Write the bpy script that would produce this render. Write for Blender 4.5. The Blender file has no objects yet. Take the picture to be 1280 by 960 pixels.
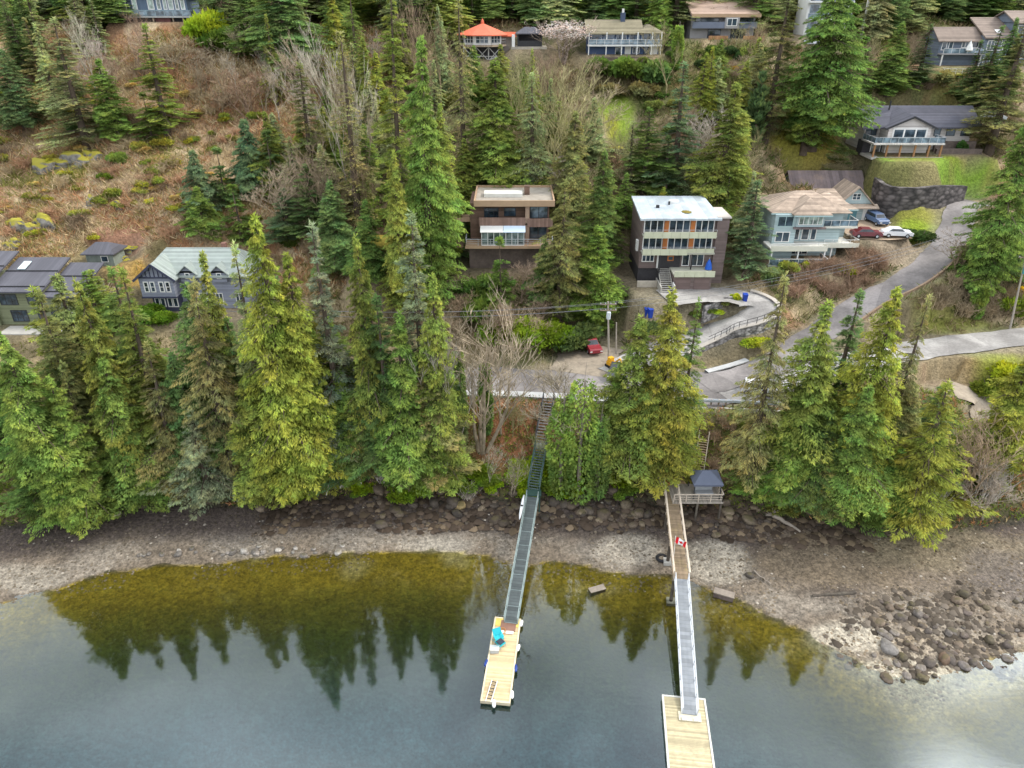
import bpy, math, random
import numpy as np
from mathutils import Vector, Matrix

R = math.radians
rnd = random.Random(11)
nrng = np.random.default_rng(5)
scene = bpy.context.scene
col = scene.collection

# ------------------------------------------------------------------ camera calibration, placing from image pixels
# metres; x to the right, y inland, z above the water.  The drone hovers 55 m over the bay.
HOVER, PITCH, FOC = 55.0, R(28.0), 900.0
CT, ST = math.cos(PITCH), math.sin(PITCH)

def slope_of(py):
    return math.tan(PITCH + math.atan((py - 480.0) / FOC))

def at_z(px, py, z):
    """camera ray through image pixel px,py -> point at height z"""
    y = (HOVER - z) / slope_of(py)
    return Vector(((px - 640.0) / FOC * (y * CT + (HOVER - z) * ST), y, z))

def at_y(px, py, y):
    """camera ray through image pixel px,py -> point at distance y inland"""
    z = HOVER - y * slope_of(py)
    return Vector(((px - 640.0) / FOC * (y * CT + (HOVER - z) * ST), y, z))

def px_per_m(p):
    return FOC / (p[1] * CT + (HOVER - p[2]) * ST)

# ------------------------------------------------------------------ tagging
def tag(o, label=None, cat=None, group=None, kind=None):
    if label: o['label'] = label
    if cat: o['category'] = cat
    if group: o['group'] = group
    if kind: o['kind'] = kind
    return o

def thing(name, label, cat, loc=(0, 0, 0), rz=0.0, group=None):
    o = bpy.data.objects.new(name, None)
    o.empty_display_size = 0.3
    col.objects.link(o)
    o.location = loc
    o.rotation_euler = (0, 0, rz)
    return tag(o, label, cat, group)

def kids(o):
    return [c for c in bpy.data.objects if c.parent == o]

def copy_thing(root, children, loc, rz=0.0, scale=(1, 1, 1), label=None, group=None, tint=None, tilt=(0, 0)):
    r = root.copy()
    col.objects.link(r)
    r.location = loc
    r.rotation_euler = (tilt[0], tilt[1], rz)
    r.scale = scale
    if label: r['label'] = label
    if group: r['group'] = group
    for ch in children:
        c = ch.copy()
        col.objects.link(c)
        c.parent = r
        if tint is not None and ch.name.split('.')[0] in ('crown', 'foliage', 'ivy'):
            c.color = (*tint, 1)
    return r

# ------------------------------------------------------------------ mesh building
class MB:
    def __init__(s):
        s.v = []; s.f = []; s.a = []
    def add(s, vs, fs):
        n = len(s.v)
        s.v.extend([tuple(v) for v in vs])
        s.f.extend([tuple(i + n for i in f) for f in fs])
        return s
    def box(s, x0, x1, y0, y1, z0, z1, m=None):
        vs = [Vector(p) for p in ((x0,y0,z0),(x1,y0,z0),(x1,y1,z0),(x0,y1,z0),(x0,y0,z1),(x1,y0,z1),(x1,y1,z1),(x0,y1,z1))]
        if m is not None: vs = [m @ v for v in vs]
        return s.add(vs, [(0,3,2,1),(4,5,6,7),(0,1,5,4),(1,2,6,5),(2,3,7,6),(3,0,4,7)])
    def bar(s, a, b, w, h=None):
        """rectangular bar from a to b, w wide, h tall (a, b on its centre line)"""
        a, b = Vector(a), Vector(b); h = h or w
        d = (b - a); L = d.length
        if L < 1e-6: return s
        d.normalize()
        up = Vector((0, 0, 1)) if abs(d.z) < 0.95 else Vector((1, 0, 0))
        sd = d.cross(up).normalized(); u = sd.cross(d).normalized()
        vs = []
        for p in (a, b):
            for i, j in ((-1,-1),(1,-1),(1,1),(-1,1)):
                vs.append(p + sd * (i * w / 2) + u * (j * h / 2))
        return s.add(vs, [(0,1,2,3),(7,6,5,4),(0,4,5,1),(1,5,6,2),(2,6,7,3),(3,7,4,0)])
    def tube(s, pts, radii, n=6, cap=True):
        pts = [Vector(p) for p in pts]
        if not hasattr(radii, '__len__'): radii = [radii] * len(pts)
        base = len(s.v); ref = None
        for i, p in enumerate(pts):
            d = (pts[min(i+1, len(pts)-1)] - pts[max(i-1, 0)]).normalized()
            if ref is None:
                ref = d.orthogonal().normalized()
            else:
                ref = (ref - d * ref.dot(d))
                ref = ref.normalized() if ref.length > 1e-5 else d.orthogonal().normalized()
            q = d.cross(ref)
            for k in range(n):
                t = 2 * math.pi * k / n
                s.v.append(tuple(p + (ref * math.cos(t) + q * math.sin(t)) * radii[i]))
        for i in range(len(pts) - 1):
            for k in range(n):
                a = base + i*n + k; b = base + i*n + (k+1) % n
                s.f.append((a, b, b + n, a + n))
        if cap:
            s.f.append(tuple(base + k for k in reversed(range(n))))
            s.f.append(tuple(base + (len(pts)-1)*n + k for k in range(n)))
        return s
    def lathe(s, prof, n=16, c=(0, 0)):
        base = len(s.v)
        for r, z in prof:
            for k in range(n):
                t = 2*math.pi*k/n
                s.v.append((c[0] + r*math.cos(t), c[1] + r*math.sin(t), z))
        for i in range(len(prof)-1):
            for k in range(n):
                a = base+i*n+k; b = base+i*n+(k+1) % n
                s.f.append((a, b, b+n, a+n))
        s.f.append(tuple(base + k for k in reversed(range(n))))
        s.f.append(tuple(base + (len(prof)-1)*n + k for k in range(n)))
        return s
    def poly(s, pts):
        return s.add(pts, [tuple(range(len(pts)))])
    def slab(s, pts, th):
        """a thick plate: polygon pts (any plane, counter-clockwise seen from above) extruded down by th"""
        n = len(pts)
        top = [Vector(p) for p in pts]; bot = [p - Vector((0, 0, th)) for p in top]
        fs = [tuple(range(n)), tuple(reversed(range(n, 2*n)))]
        for i in range(n):
            j = (i+1) % n
            fs.append((i, i+n, j+n, j))
        return s.add(top + bot, fs)
    def prism(s, pts2, y0, y1):
        """polygon in x,z pulled along y"""
        n = len(pts2)
        vs = [(p[0], y0, p[1]) for p in pts2] + [(p[0], y1, p[1]) for p in pts2]
        fs = [tuple(range(n)), tuple(reversed(range(n, 2*n)))]
        for i in range(n):
            j = (i+1) % n
            fs.append((i, i+n, j+n, j))
        return s.add(vs, fs)
    def build(s, name, mat=None, parent=None, smooth=False, loc=None):
        if name in ('post','orange_panel','gutter','trim_board','deck_balustrade','side_post') and len(s.v) > 8 and len(s.v) % 8 == 0 and len(s.f) == len(s.v)//8*6:
            o = None
            for k in range(len(s.v)//8):     # every post, panel or gutter length is a part of its own
                q = MB(); q.v = s.v[8*k:8*k+8]; q.f = [tuple(i-8*k for i in f) for f in s.f[6*k:6*k+6]]
                o = q.build(name, mat, parent, smooth, loc)
            return o
        me = bpy.data.meshes.new(name)
        me.from_pydata(s.v, [], s.f)
        if smooth: me.shade_smooth()
        me.update()
        o = bpy.data.objects.new(name, me)
        if mat: me.materials.append(mat)
        col.objects.link(o)
        if parent: o.parent = parent
        if loc is not None: o.location = loc
        return o

def raw_mesh(name, V, Fq, mat, attrs=None, smooth=False):
    """numpy vertices (n,3) and faces (m,k) -> mesh"""
    me = bpy.data.meshes.new(name)
    V = np.asarray(V, np.float32); Fq = np.asarray(Fq, np.int32)
    k = Fq.shape[1]
    me.vertices.add(len(V)); me.vertices.foreach_set('co', V.ravel())
    me.loops.add(Fq.size); me.loops.foreach_set('vertex_index', Fq.ravel())
    me.polygons.add(len(Fq))
    me.polygons.foreach_set('loop_start', np.arange(0, Fq.size, k, dtype=np.int32))
    me.polygons.foreach_set('loop_total', np.full(len(Fq), k, np.int32))
    if smooth: me.polygons.foreach_set('use_smooth', np.ones(len(Fq), bool))
    for nm, (typ, dom, data) in (attrs or {}).items():
        at = me.attributes.new(nm, typ, dom)
        at.data.foreach_set('color' if 'COLOR' in typ else 'value', np.asarray(data, np.float32).ravel())
    me.update(calc_edges=True)
    me.validate()
    if mat: me.materials.append(mat)
    return me

def link(name, me, parent=None):
    o = bpy.data.objects.new(name, me)
    col.objects.link(o)
    if parent: o.parent = parent
    return o

# ------------------------------------------------------------------ noise
def vnoise(x, y, seed=0):
    x = np.asarray(x, float); y = np.asarray(y, float)
    xi = np.floor(x).astype(np.int64); yi = np.floor(y).astype(np.int64)
    fx = x - xi; fy = y - yi
    fx = fx*fx*(3-2*fx); fy = fy*fy*(3-2*fy)
    def h(a, b):
        n = (a*374761393 + b*668265263 + seed*974711) & 0x7fffffff
        n = ((n ^ (n >> 13)) * 1274126177) & 0x7fffffff
        n = n ^ (n >> 16)
        return (n & 0xffff) / 65535.0
    return (h(xi, yi)*(1-fx) + h(xi+1, yi)*fx)*(1-fy) + (h(xi, yi+1)*(1-fx) + h(xi+1, yi+1)*fx)*fy

def fbm(x, y, seed=0, octv=4):
    v = 0; a = 0.5; t = 0
    for i in range(octv):
        v = v + a*vnoise(np.asarray(x)*2**i + 17*i, np.asarray(y)*2**i - 9*i, seed+i); t += a; a *= 0.5
    return v/t

def sstep(a, b, x):
    t = np.clip((np.asarray(x, float)-a)/(b-a), 0, 1)
    return t*t*(3-2*t)

# ------------------------------------------------------------------ materials
_m = {}
def new_mat(name):
    m = bpy.data.materials.new(name); m.use_nodes = True
    nt = m.node_tree
    for n in list(nt.nodes): nt.nodes.remove(n)
    out = nt.nodes.new('ShaderNodeOutputMaterial')
    return m, nt, out

def N(nt, typ, **kw):
    n = nt.nodes.new(typ)
    for k, v in kw.items():
        if k.startswith('i_'):
            key = k[2:]
            n.inputs[int(key) if key.isdigit() else key].default_value = v
        else:
            setattr(n, k, v)
    return n

def surf(name, c, rough=0.75, var=0.25, scale=1.5, bump=0.15, stripes=None, metal=0.0, stain=0.0, stain_c=None, spec=0.3, coords='Object'):
    """painted / timber / mineral surface: base colour broken by two noises, optional boards (axis, pitch) and stains"""
    if name in _m: return _m[name]
    m, nt, out = new_mat(name)
    L = nt.links.new
    b = N(nt, 'ShaderNodeBsdfPrincipled'); b.inputs['Roughness'].default_value = rough
    b.inputs['Metallic'].default_value = metal
    b.inputs['Specular IOR Level'].default_value = spec
    tc = N(nt, 'ShaderNodeTexCoord')
    n1 = N(nt, 'ShaderNodeTexNoise', i_Scale=scale, i_Detail=5.0, i_Roughness=0.65)
    n2 = N(nt, 'ShaderNodeTexNoise', i_Scale=scale*0.22, i_Detail=3.0)
    L(tc.outputs[coords], n1.inputs['Vector']); L(tc.outputs[coords], n2.inputs['Vector'])
    mix = N(nt, 'ShaderNodeMath', operation='ADD'); L(n1.outputs[0], mix.inputs[0]); L(n2.outputs[0], mix.inputs[1])
    mr = N(nt, 'ShaderNodeMapRange', i_1=0.6, i_2=1.4, i_3=1-var, i_4=1+var); L(mix.outputs[0], mr.inputs[0])
    val = mr.outputs[0]
    hgt = n1.outputs[0]
    if stripes:
        ax, pitch, depth = stripes
        sx = N(nt, 'ShaderNodeSeparateXYZ'); L(tc.outputs[coords], sx.inputs[0])
        mu = N(nt, 'ShaderNodeMath', operation='MULTIPLY', i_1=1.0/pitch); L(sx.outputs['XYZ'.index(ax)], mu.inputs[0])
        fr = N(nt, 'ShaderNodeMath', operation='FRACT'); L(mu.outputs[0], fr.inputs[0])
        fl = N(nt, 'ShaderNodeMath', operation='FLOOR'); L(mu.outputs[0], fl.inputs[0])
        wn = N(nt, 'ShaderNodeTexWhiteNoise', noise_dimensions='1D'); L(fl.outputs[0], wn.inputs['W'])
        gap = N(nt, 'ShaderNodeMapRange', i_1=0.0, i_2=0.16, i_3=1-depth, i_4=1.0); L(fr.outputs[0], gap.inputs[0])
        pv = N(nt, 'ShaderNodeMapRange', i_1=0.0, i_2=1.0, i_3=1-0.5*var-0.08, i_4=1+0.5*var+0.08); L(wn.outputs[0], pv.inputs[0])
        m1 = N(nt, 'ShaderNodeMath', operation='MULTIPLY'); L(gap.outputs[0], m1.inputs[0]); L(pv.outputs[0], m1.inputs[1])
        m2 = N(nt, 'ShaderNodeMath', operation='MULTIPLY'); L(m1.outputs[0], m2.inputs[0]); L(val, m2.inputs[1])
        val = m2.outputs[0]; hgt = gap.outputs[0]
    hs = N(nt, 'ShaderNodeVectorMath', operation='SCALE'); hs.inputs[0].default_value = c
    L(val, hs.inputs['Scale'])
    colr = hs.outputs[0]
    if stain > 0:
        n3 = N(nt, 'ShaderNodeTexNoise', i_Scale=0.5, i_Detail=6.0, i_Roughness=0.7); L(tc.outputs[coords], n3.inputs['Vector'])
        ms = N(nt, 'ShaderNodeMapRange', i_1=0.5, i_2=0.68, i_3=0.0, i_4=stain); L(n3.outputs[0], ms.inputs[0])
        mc = N(nt, 'ShaderNodeMix', data_type='RGBA'); L(ms.outputs[0], mc.inputs['Factor'])
        L(colr, mc.inputs['A']); mc.inputs['B'].default_value = (*(stain_c or [x*0.4 for x in c]), 1)
        colr = mc.outputs['Result']
    L(colr, b.inputs['Base Color'])
    if bump > 0:
        bp = N(nt, 'ShaderNodeBump', i_Strength=bump, i_Distance=0.05); L(hgt, bp.inputs['Height']); L(bp.outputs[0], b.inputs['Normal'])
    L(b.outputs[0], out.inputs[0])
    _m[name] = m
    return m

def foliage_mat(name, trans=0.3, sat_shift=0.35):
    if name in _m: return _m[name]
    m, nt, out = new_mat(name); L = nt.links.new
    oi = N(nt, 'ShaderNodeObjectInfo')
    at = N(nt, 'ShaderNodeAttribute', attribute_name='shade')
    geo = N(nt, 'ShaderNodeTexCoord')
    nz = N(nt, 'ShaderNodeTexNoise', i_Scale=0.35, i_Detail=2.0); L(geo.outputs['Object'], nz.inputs['Vector'])
    # shade 0..1 -> brightness
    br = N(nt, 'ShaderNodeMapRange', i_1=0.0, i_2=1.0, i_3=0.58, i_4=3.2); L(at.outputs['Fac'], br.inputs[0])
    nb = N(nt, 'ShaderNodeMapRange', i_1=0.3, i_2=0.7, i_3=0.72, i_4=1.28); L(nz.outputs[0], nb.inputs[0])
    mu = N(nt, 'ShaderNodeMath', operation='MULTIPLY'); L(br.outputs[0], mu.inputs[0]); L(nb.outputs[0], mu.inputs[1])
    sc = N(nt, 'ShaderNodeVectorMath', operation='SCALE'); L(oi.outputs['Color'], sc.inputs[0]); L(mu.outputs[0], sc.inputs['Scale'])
    # outer tips painted brighter than inner sprays, as if lit, and yellower
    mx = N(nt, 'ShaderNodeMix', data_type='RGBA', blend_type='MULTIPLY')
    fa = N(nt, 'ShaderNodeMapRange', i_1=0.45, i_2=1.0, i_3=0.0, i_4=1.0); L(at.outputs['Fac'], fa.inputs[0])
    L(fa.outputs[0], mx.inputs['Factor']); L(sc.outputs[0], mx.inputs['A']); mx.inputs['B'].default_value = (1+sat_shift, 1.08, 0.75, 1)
    # colour wanders inside one crown: older brownish sprays, fresher green ones
    nh = N(nt, 'ShaderNodeTexNoise', i_Scale=0.55, i_Detail=3.0); L(geo.outputs['Object'], nh.inputs['Vector'])
    hr = N(nt, 'ShaderNodeValToRGB'); L(nh.outputs[0], hr.inputs[0])
    hr.color_ramp.elements[0].position = .33; hr.color_ramp.elements[0].color = (1.10, .98, .92, 1)
    hr.color_ramp.elements[1].position = .66; hr.color_ramp.elements[1].color = (.84, 1.04, 1.06, 1)
    hx = N(nt, 'ShaderNodeMix', data_type='RGBA', blend_type='MULTIPLY', i_0=1.0); hx.inputs['Factor'].default_value = 1.0
    L(mx.outputs['Result'], hx.inputs['A']); L(hr.outputs[0], hx.inputs['B'])
    d = N(nt, 'ShaderNodeBsdfDiffuse'); t = N(nt, 'ShaderNodeBsdfTranslucent')
    L(hx.outputs['Result'], d.inputs[0]); L(hx.outputs['Result'], t.inputs[0])
    ms = N(nt, 'ShaderNodeMixShader', i_0=trans); L(d.outputs[0], ms.inputs[1]); L(t.outputs[0], ms.inputs[2])
    L(ms.outputs[0], out.inputs[0])
    _m[name] = m
    return m

def attr_mat(name, trans=0.0, rough=0.9):
    """colour straight from the mesh attribute 'col'"""
    if name in _m: return _m[name]
    m, nt, out = new_mat(name); L = nt.links.new
    at = N(nt, 'ShaderNodeAttribute', attribute_name='col')
    d = N(nt, 'ShaderNodeBsdfDiffuse'); L(at.outputs['Color'], d.inputs[0])
    t = N(nt, 'ShaderNodeBsdfTranslucent'); L(at.outputs['Color'], t.inputs[0])
    ms = N(nt, 'ShaderNodeMixShader', i_0=trans); L(d.outputs[0], ms.inputs[1]); L(t.outputs[0], ms.inputs[2])
    L(ms.outputs[0], out.inputs[0])
    _m[name] = m
    return m

def glass_mat(name='window_glass', c=(.03, .045, .06), rough=0.06):
    if name in _m: return _m[name]
    m, nt, out = new_mat(name); L = nt.links.new
    b = N(nt, 'ShaderNodeBsdfPrincipled', i_Roughness=rough)
    tc = N(nt, 'ShaderNodeTexCoord'); n = N(nt, 'ShaderNodeTexNoise', i_Scale=0.9, i_Detail=3.0)
    L(tc.outputs['Object'], n.inputs['Vector'])
    cr = N(nt, 'ShaderNodeValToRGB'); L(n.outputs[0], cr.inputs[0])
    cr.color_ramp.elements[0].position = 0.35; cr.color_ramp.elements[0].color = (*[x*0.45 for x in c], 1)
    cr.color_ramp.elements[1].position = 0.72; cr.color_ramp.elements[1].color = (*[x*2.4 for x in c], 1)
    L(cr.outputs[0], b.inputs['Base Color'])
    b.inputs['Specular IOR Level'].default_value = 0.8
    L(b.outputs[0], out.inputs[0]); _m[name] = m
    return m
# ------------------------------------------------------------------ terrain
def curve_xy(rows):
    pts = sorted([at_z(*r) for r in rows], key=lambda p: p.x)
    return np.array([p.x for p in pts]), np.array([p.y for p in pts])

WX, WY = curve_xy([(-300,800,0),(-120,785,0),(0,756,0),(60,741,0),(120,722,0),(200,706,0),(300,698,0),(430,692,0),(540,690,0),(600,697,0),(650,706,0),
    (700,702,0),(740,712,0),(800,718,0),(850,726,0),(880,736,0),(920,752,0),(960,772,0),(1000,788,0),(1030,806,0),(1060,822,0),(1095,842,0),
    (1130,852,0),(1165,848,0),(1200,834,0),(1240,822,0),(1285,812,0),(1420,790,0),(1600,770,0)])
FX, FY = curve_xy([(-300,690,2),(-100,680,2),(0,662,2),(60,655,2),(150,634,2),(300,636,2),(430,624,2),(600,628,2),(760,628,2),(900,640,2),(1000,652,2),
    (1100,664,2),(1200,668,2),(1290,652,2),(1420,650,2),(1600,650,2)])
PY_ = np.array([81, 89.5, 96, 102.4, 112, 120, 135, 150, 160, 172, 200, 260, 420.])
PZ_ = np.array([10, 10.4, 13.2, 17.3, 19.6, 25, 34, 43, 49, 52, 64, 92, 150.])

# roads: centre line (image x, image y, height), half width
ROADS = [
 ('road', 3.6, [(-200,520,8.6),(200,492,9.0),(400,482,9.7),(560,474,10.0),(700,478,10.1),(800,484,10.2),(900,486,10.4),(975,490,10.4)]),
 ('road', 2.35, [(880,482,10.4),(960,458,11.2),(1020,420,13.2),(1080,378,15.9),(1135,350,18.2),(1175,318,20.4),(1194,286,22.6),(1204,258,24.6),(1222,253,24.8)]),
 ('road', 2.7, [(900,492,10.4),(1010,466,11.0),(1100,446,11.4),(1170,434,11.8),(1280,421,12.4),(1420,408,13.4),(1600,400,14.5)]),
 ('road', 4.7, [(865,487,10.3),(930,480,10.45),(990,466,10.8)]),
 ('driveway', 3.0, [(830,372,17.25),(885,368,17.2),(925,372,16.8),(945,383,16.2),(930,396,15.2),(895,409,13.6),(850,428,12.0),(800,452,10.8),(770,470,10.3)]),
 ('gravel_track', 2.6, [(1190,486,9.0),(1225,500,8.0),(1243,528,6.6),(1252,560,5.0)]),
 ('gravel_yard', 4.2, [(725,468,10.1),(735,446,10.4),(742,432,10.6)]),
]
ROADW = []
for nm, hw, pts in ROADS:
    P = [at_z(*p) for p in pts]
    # smooth by Catmull-Rom
    Q = []
    for i in range(len(P)-1):
        p0, p1, p2, p3 = P[max(i-1,0)], P[i], P[i+1], P[min(i+2,len(P)-1)]
        for k in range(10):
            t = k/10
            Q.append(0.5*((2*p1)+(-p0+p2)*t+(2*p0-5*p1+4*p2-p3)*t*t+(-p0+3*p1-3*p2+p3)*t**3))
    Q.append(P[-1])
    ROADW.append((nm, hw, np.array([tuple(q) for q in Q])))

# building platforms: anchor (image x, image y, distance) + local rectangle
SITES = {
 'olive': ((50,405,97.8), (-9,8.5,-2,9)),
 'shed': ((126,333,108), (-2.6,2.6,-0.5,4.5)),
 'tudor': ((250,392,99.4), (-9.5,8.5,-2,11)),
 'brown': ((635,335,106.3), (-7,7.5,0,9.5)),
 'flats': ((845,357,102.5), (-6.5,8,-3,11)),
 'teal': ((1010,325,106.9), (-6,6,-1,9)),
 'white': ((1130,192,130.4), (-7,13,-2,13)),
 'red': ((603,74,153), (-4,5,1,8)),
 'pavilion': ((662,60,156), (-3,3,-1,4)),
 'blue': ((780,68,154.6), (-7.5,7.5,0,8)),
 'ranch': ((905,48,159), (-7,7,0,8)),
 'modern': ((1026,44,160), (-4,5,-1,8)),
 'grey': ((1210,82,151.7), (-7,14,-1,9)),
 'slate': ((190,27,162), (-8,8,0,8)),
 'hut': ((470,342,101), (-2.5,2.5,-1,4)),
}
ANCH = {k: at_y(*v[0]) for k, v in SITES.items()}
PADS = [(ANCH[k], v[1], 3.5) for k, v in SITES.items()]
_t = ANCH['teal']
PADS.append((Vector((_t.x+11.5, _t.y+9, 22.4)), (-4.0,5.2,-7.0,10.5), 2.5))      # garage court
PADS.append((Vector((_t.x+9.6, _t.y+22, 23.2)), (-6.2,6.0,-3.0,3.5), 2.0))            # back wing
_w = ANCH['white']
PADS.append((Vector((_w.x+4, _w.y-4.2, _w.z-0.15)), (-10,10,-1.6,1.6), 2.0))        # lawn terrace

def roads_weight(X, Y):
    """height and weight of the nearest road"""
    best = np.full(X.shape, 1e9); zz = np.zeros(X.shape); hw_ = np.zeros(X.shape)
    for nm, hw, Q in ROADW:
        for i in range(len(Q)-1):
            a, b = Q[i], Q[i+1]
            d = b[:2]-a[:2]; L2 = (d*d).sum()+1e-9
            t = np.clip(((X-a[0])*d[0]+(Y-a[1])*d[1])/L2, 0, 1)
            ds = np.hypot(X-(a[0]+t*d[0]), Y-(a[1]+t*d[1])) - hw
            m = ds < best
            best = np.where(m, ds, best); hw_ = np.where(m, 1.3 if nm == 'driveway' else 4.0, hw_); zz = np.where(m, a[2]+t*(b[2]-a[2]), zz)
    return best, zz, hw_

def ground_z(X, Y, detail=True, full=False):
    X = np.asarray(X, float); Y = np.asarray(Y, float)
    shp = X.shape; X = X.ravel(); Y = Y.ravel()
    wl = np.interp(X, WX, WY); ft = np.interp(X, FX, FY)
    if detail:
        wl = wl + (fbm(X*.25, Y*.05, 3)-.5)*2.2
    d = wl - Y
    sea = -(0.16*np.clip(d,0,7) + 0.22*np.clip(d-7,0,12) + 0.3*np.clip(d-19,0,1e9)); sea = np.maximum(sea, -7.5)
    t = np.clip((Y-wl)/np.maximum(ft-wl, .5), 0, 1)
    beach = 1.9*t**1.25
    b2 = np.clip((Y-ft)/2.6, 0, 1)
    bank = 1.9 + 2.0*b2*b2*(3-2*b2)
    t3 = np.clip((Y-ft-2.6)/np.maximum(81-ft-2.6, 1), 0, 1)
    slope = 3.9 + 6.1*t3
    up = np.interp(Y, PY_, PZ_)
    z = np.where(Y < wl, sea, np.where(Y < ft, beach, np.where(Y < ft+2.6, bank, np.where(Y < 81, slope, up))))
    hill = sstep(92, 112, Y)
    bumps = (fbm(X*.06, Y*.06, 21, 3)-.5)*5.0*hill*sstep(0, 25, Y-105) + (fbm(X*.22, Y*.22, 31, 3)-.5)*1.5*sstep(0, 8, Y-ft)
    z = z + bumps
    padw = np.zeros_like(z)
    for p, (x0, x1, y0, y1), fall in PADS:
        dx = np.maximum(np.maximum(p.x+x0-X, X-(p.x+x1)), 0); dy = np.maximum(np.maximum(p.y+y0-Y, Y-(p.y+y1)), 0)
        w = 1-sstep(0.3, fall, np.hypot(dx, dy))
        z = z*(1-w) + (p.z-0.05)*w
        padw = np.maximum(padw, w)
    near = (Y > 60) & (Y < 150)
    rd = np.full(z.shape, 1e3)
    if near.any():
        ds, rz, fl = roads_weight(X[near], Y[near])
        w = 1-sstep(0.15*fl, fl, ds)
        zz = z[near]; z[near] = zz*(1-w) + (rz-0.10)*w
        rd[near] = ds
    if detail:
        z = z + (fbm(X*1.1, Y*1.1, 41, 2)-.5)*np.where(Y < ft, 0.16*sstep(-3, 1, Y-wl)+0.05, 0.4)*(1-padw)*sstep(0, 1.5, rd)
    if full:
        return z.reshape(shp), wl.reshape(shp), ft.reshape(shp), padw.reshape(shp), rd.reshape(shp)
    return z.reshape(shp)

def gz(x, y):
    return float(ground_z(np.array([x]), np.array([y]))[0])

# the ground as a table, for quick standing-height look-ups
_gx = np.arange(-170, 171, 1.0); _gy = np.arange(20, 300, 1.0)
_GT = ground_z(*np.meshgrid(_gx, _gy))
def gq(x, y):
    fx = min(max(x+170, 0), 339.99); fy = min(max(y-20, 0), 278.99)
    i, j = int(fx), int(fy); u, v = fx-i, fy-j
    return float((_GT[j,i]*(1-u)+_GT[j,i+1]*u)*(1-v)+(_GT[j+1,i]*(1-u)+_GT[j+1,i+1]*u)*v)

def on_ground(px, py, ymin=45, ymax=210):
    """first meeting of the camera ray through image pixel px,py with the ground"""
    y = ymin; s = slope_of(py); last = None
    while y < ymax:
        z = HOVER - y*s
        x = (px-640)/FOC*(y*CT+(HOVER-z)*ST)
        if z <= gq(x, y): return Vector((x, y, gq(x, y)))
        y += 0.25
    return Vector((x, ymax, gq(x, ymax)))

# ground grid: fine where it is looked at, coarse to the horizon
xs = np.concatenate([np.linspace(-900,-170,12)[:-1], np.arange(-170,-110,2.0), np.arange(-110,110,0.7), np.arange(110,170,2.0), np.linspace(170,900,12)])
ys = np.concatenate([np.linspace(-500,24,14)[:-1], np.arange(24,44,1.0), np.arange(44,125,0.55), np.arange(125,175,1.0), np.arange(175,300,4.0), np.linspace(300,900,12)])
GX, GY = np.meshgrid(xs, ys)
GZ, GWL, GFT, GPAD, GRD = ground_z(GX, GY, True, True)

def C(*c): return np.array(c, float)
def mixc(a, b, w): return a*(1-w[..., None]) + b*w[..., None]

n1 = fbm(GX*.09, GY*.09, 51); n2 = fbm(GX*.35, GY*.35, 61); n3 = fbm(GX*.8, GY*.8, 71, 3)
ones = np.ones(GX.shape)
# seabed by depth; the water's absorption of light is painted into its colour
dep = -GZ
amber = mixc(C(.175,.130,.013)*ones[...,None], C(.28,.235,.10), sstep(.55,.72,n2)*(1-sstep(.1,.9,dep)))
sea = mixc(amber, C(.062,.058,.007), sstep(.3,1.2,dep))
sea = mixc(sea, C(.022,.032,.006), sstep(1.0,2.0,dep)); sea = mixc(sea, C(.022,.055,.070), sstep(1.9,4.2,dep))
pale = sstep(24,36,GX)*(1-sstep(.2,.7,dep))*sstep(.45,.6,n1+.25*(n2-.5))
sea = mixc(sea, C(.30,.27,.21), pale*.85)
# beach
tb = np.clip((GY-GWL)/np.maximum(GFT-GWL,.5),0,1)
grav = mixc(C(.165,.132,.098)*ones[...,None], C(.112,.09,.07), sstep(.4,.62,n2))
grav = mixc(grav, C(.25,.19,.12), sstep(.52,.66,n1)*sstep(15,40,GX)*.8)
barn = sstep(.51,.63,n2*.55+n1*.45+.13*(1-np.abs(tb-.38)*2.2)) * (1-sstep(.55,.8,tb))
beach = mixc(grav, C(.31,.27,.215), barn*.5)
beach = mixc(beach, C(.055,.042,.036), sstep(.30,.72,tb+.30*(n2-.5)+.12*np.exp(-((GX-5)/22)**2))*(1-.65*sstep(24,40,GX)*(1-sstep(.85,1,tb)))*.92)
beach = mixc(beach, C(.11,.085,.045), (1-sstep(.0,.06,tb))*.7)
# bank and slope to the road
slope = mixc(C(.09,.08,.035)*ones[...,None], C(.17,.14,.065), sstep(.4,.65,n2))
slope = mixc(slope, C(.12,.155,.03), sstep(.5,.66,n1)*.8)
_r = on_ground(640, 540)
rust = np.exp(-(((GX-_r.x)/6.5)**2+((GY-_r.y)/4.5)**2))
slope = mixc(slope, C(.24,.105,.05), np.clip(rust*1.6*sstep(.3,.6,n2+.2),0,1))
# hillside
wood = mixc(C(.15,.12,.065)*ones[...,None], C(.25,.195,.11), sstep(.42,.62,n2))
wood = mixc(wood, C(.12,.13,.04), sstep(.5,.64,n1)*.8)
brk = mixc(C(.38,.26,.155)*ones[...,None], C(.48,.37,.23), sstep(.4,.6,n2))
brk = mixc(brk, C(.15,.125,.05), sstep(.48,.62,n1)*.9)
brk = mixc(brk, C(.28,.125,.06), sstep(.56,.7,fbm(GX*.15,GY*.15,81))*.8)
lefthill = (1-sstep(-34,-14,GX))*sstep(99,104,GY)*(1-sstep(163,175,GY))
righthill = sstep(22,34,GX)*sstep(93,97,GY)*(1-sstep(150,170,GY))*.75
upl = mixc(wood, brk, np.clip(lefthill+righthill*sstep(.4,.6,n2),0,1))
gcol = np.where((GY < GWL)[...,None], sea, np.where((GY < GFT)[...,None], beach, np.where((GY<81)[...,None], slope, upl)))
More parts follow.
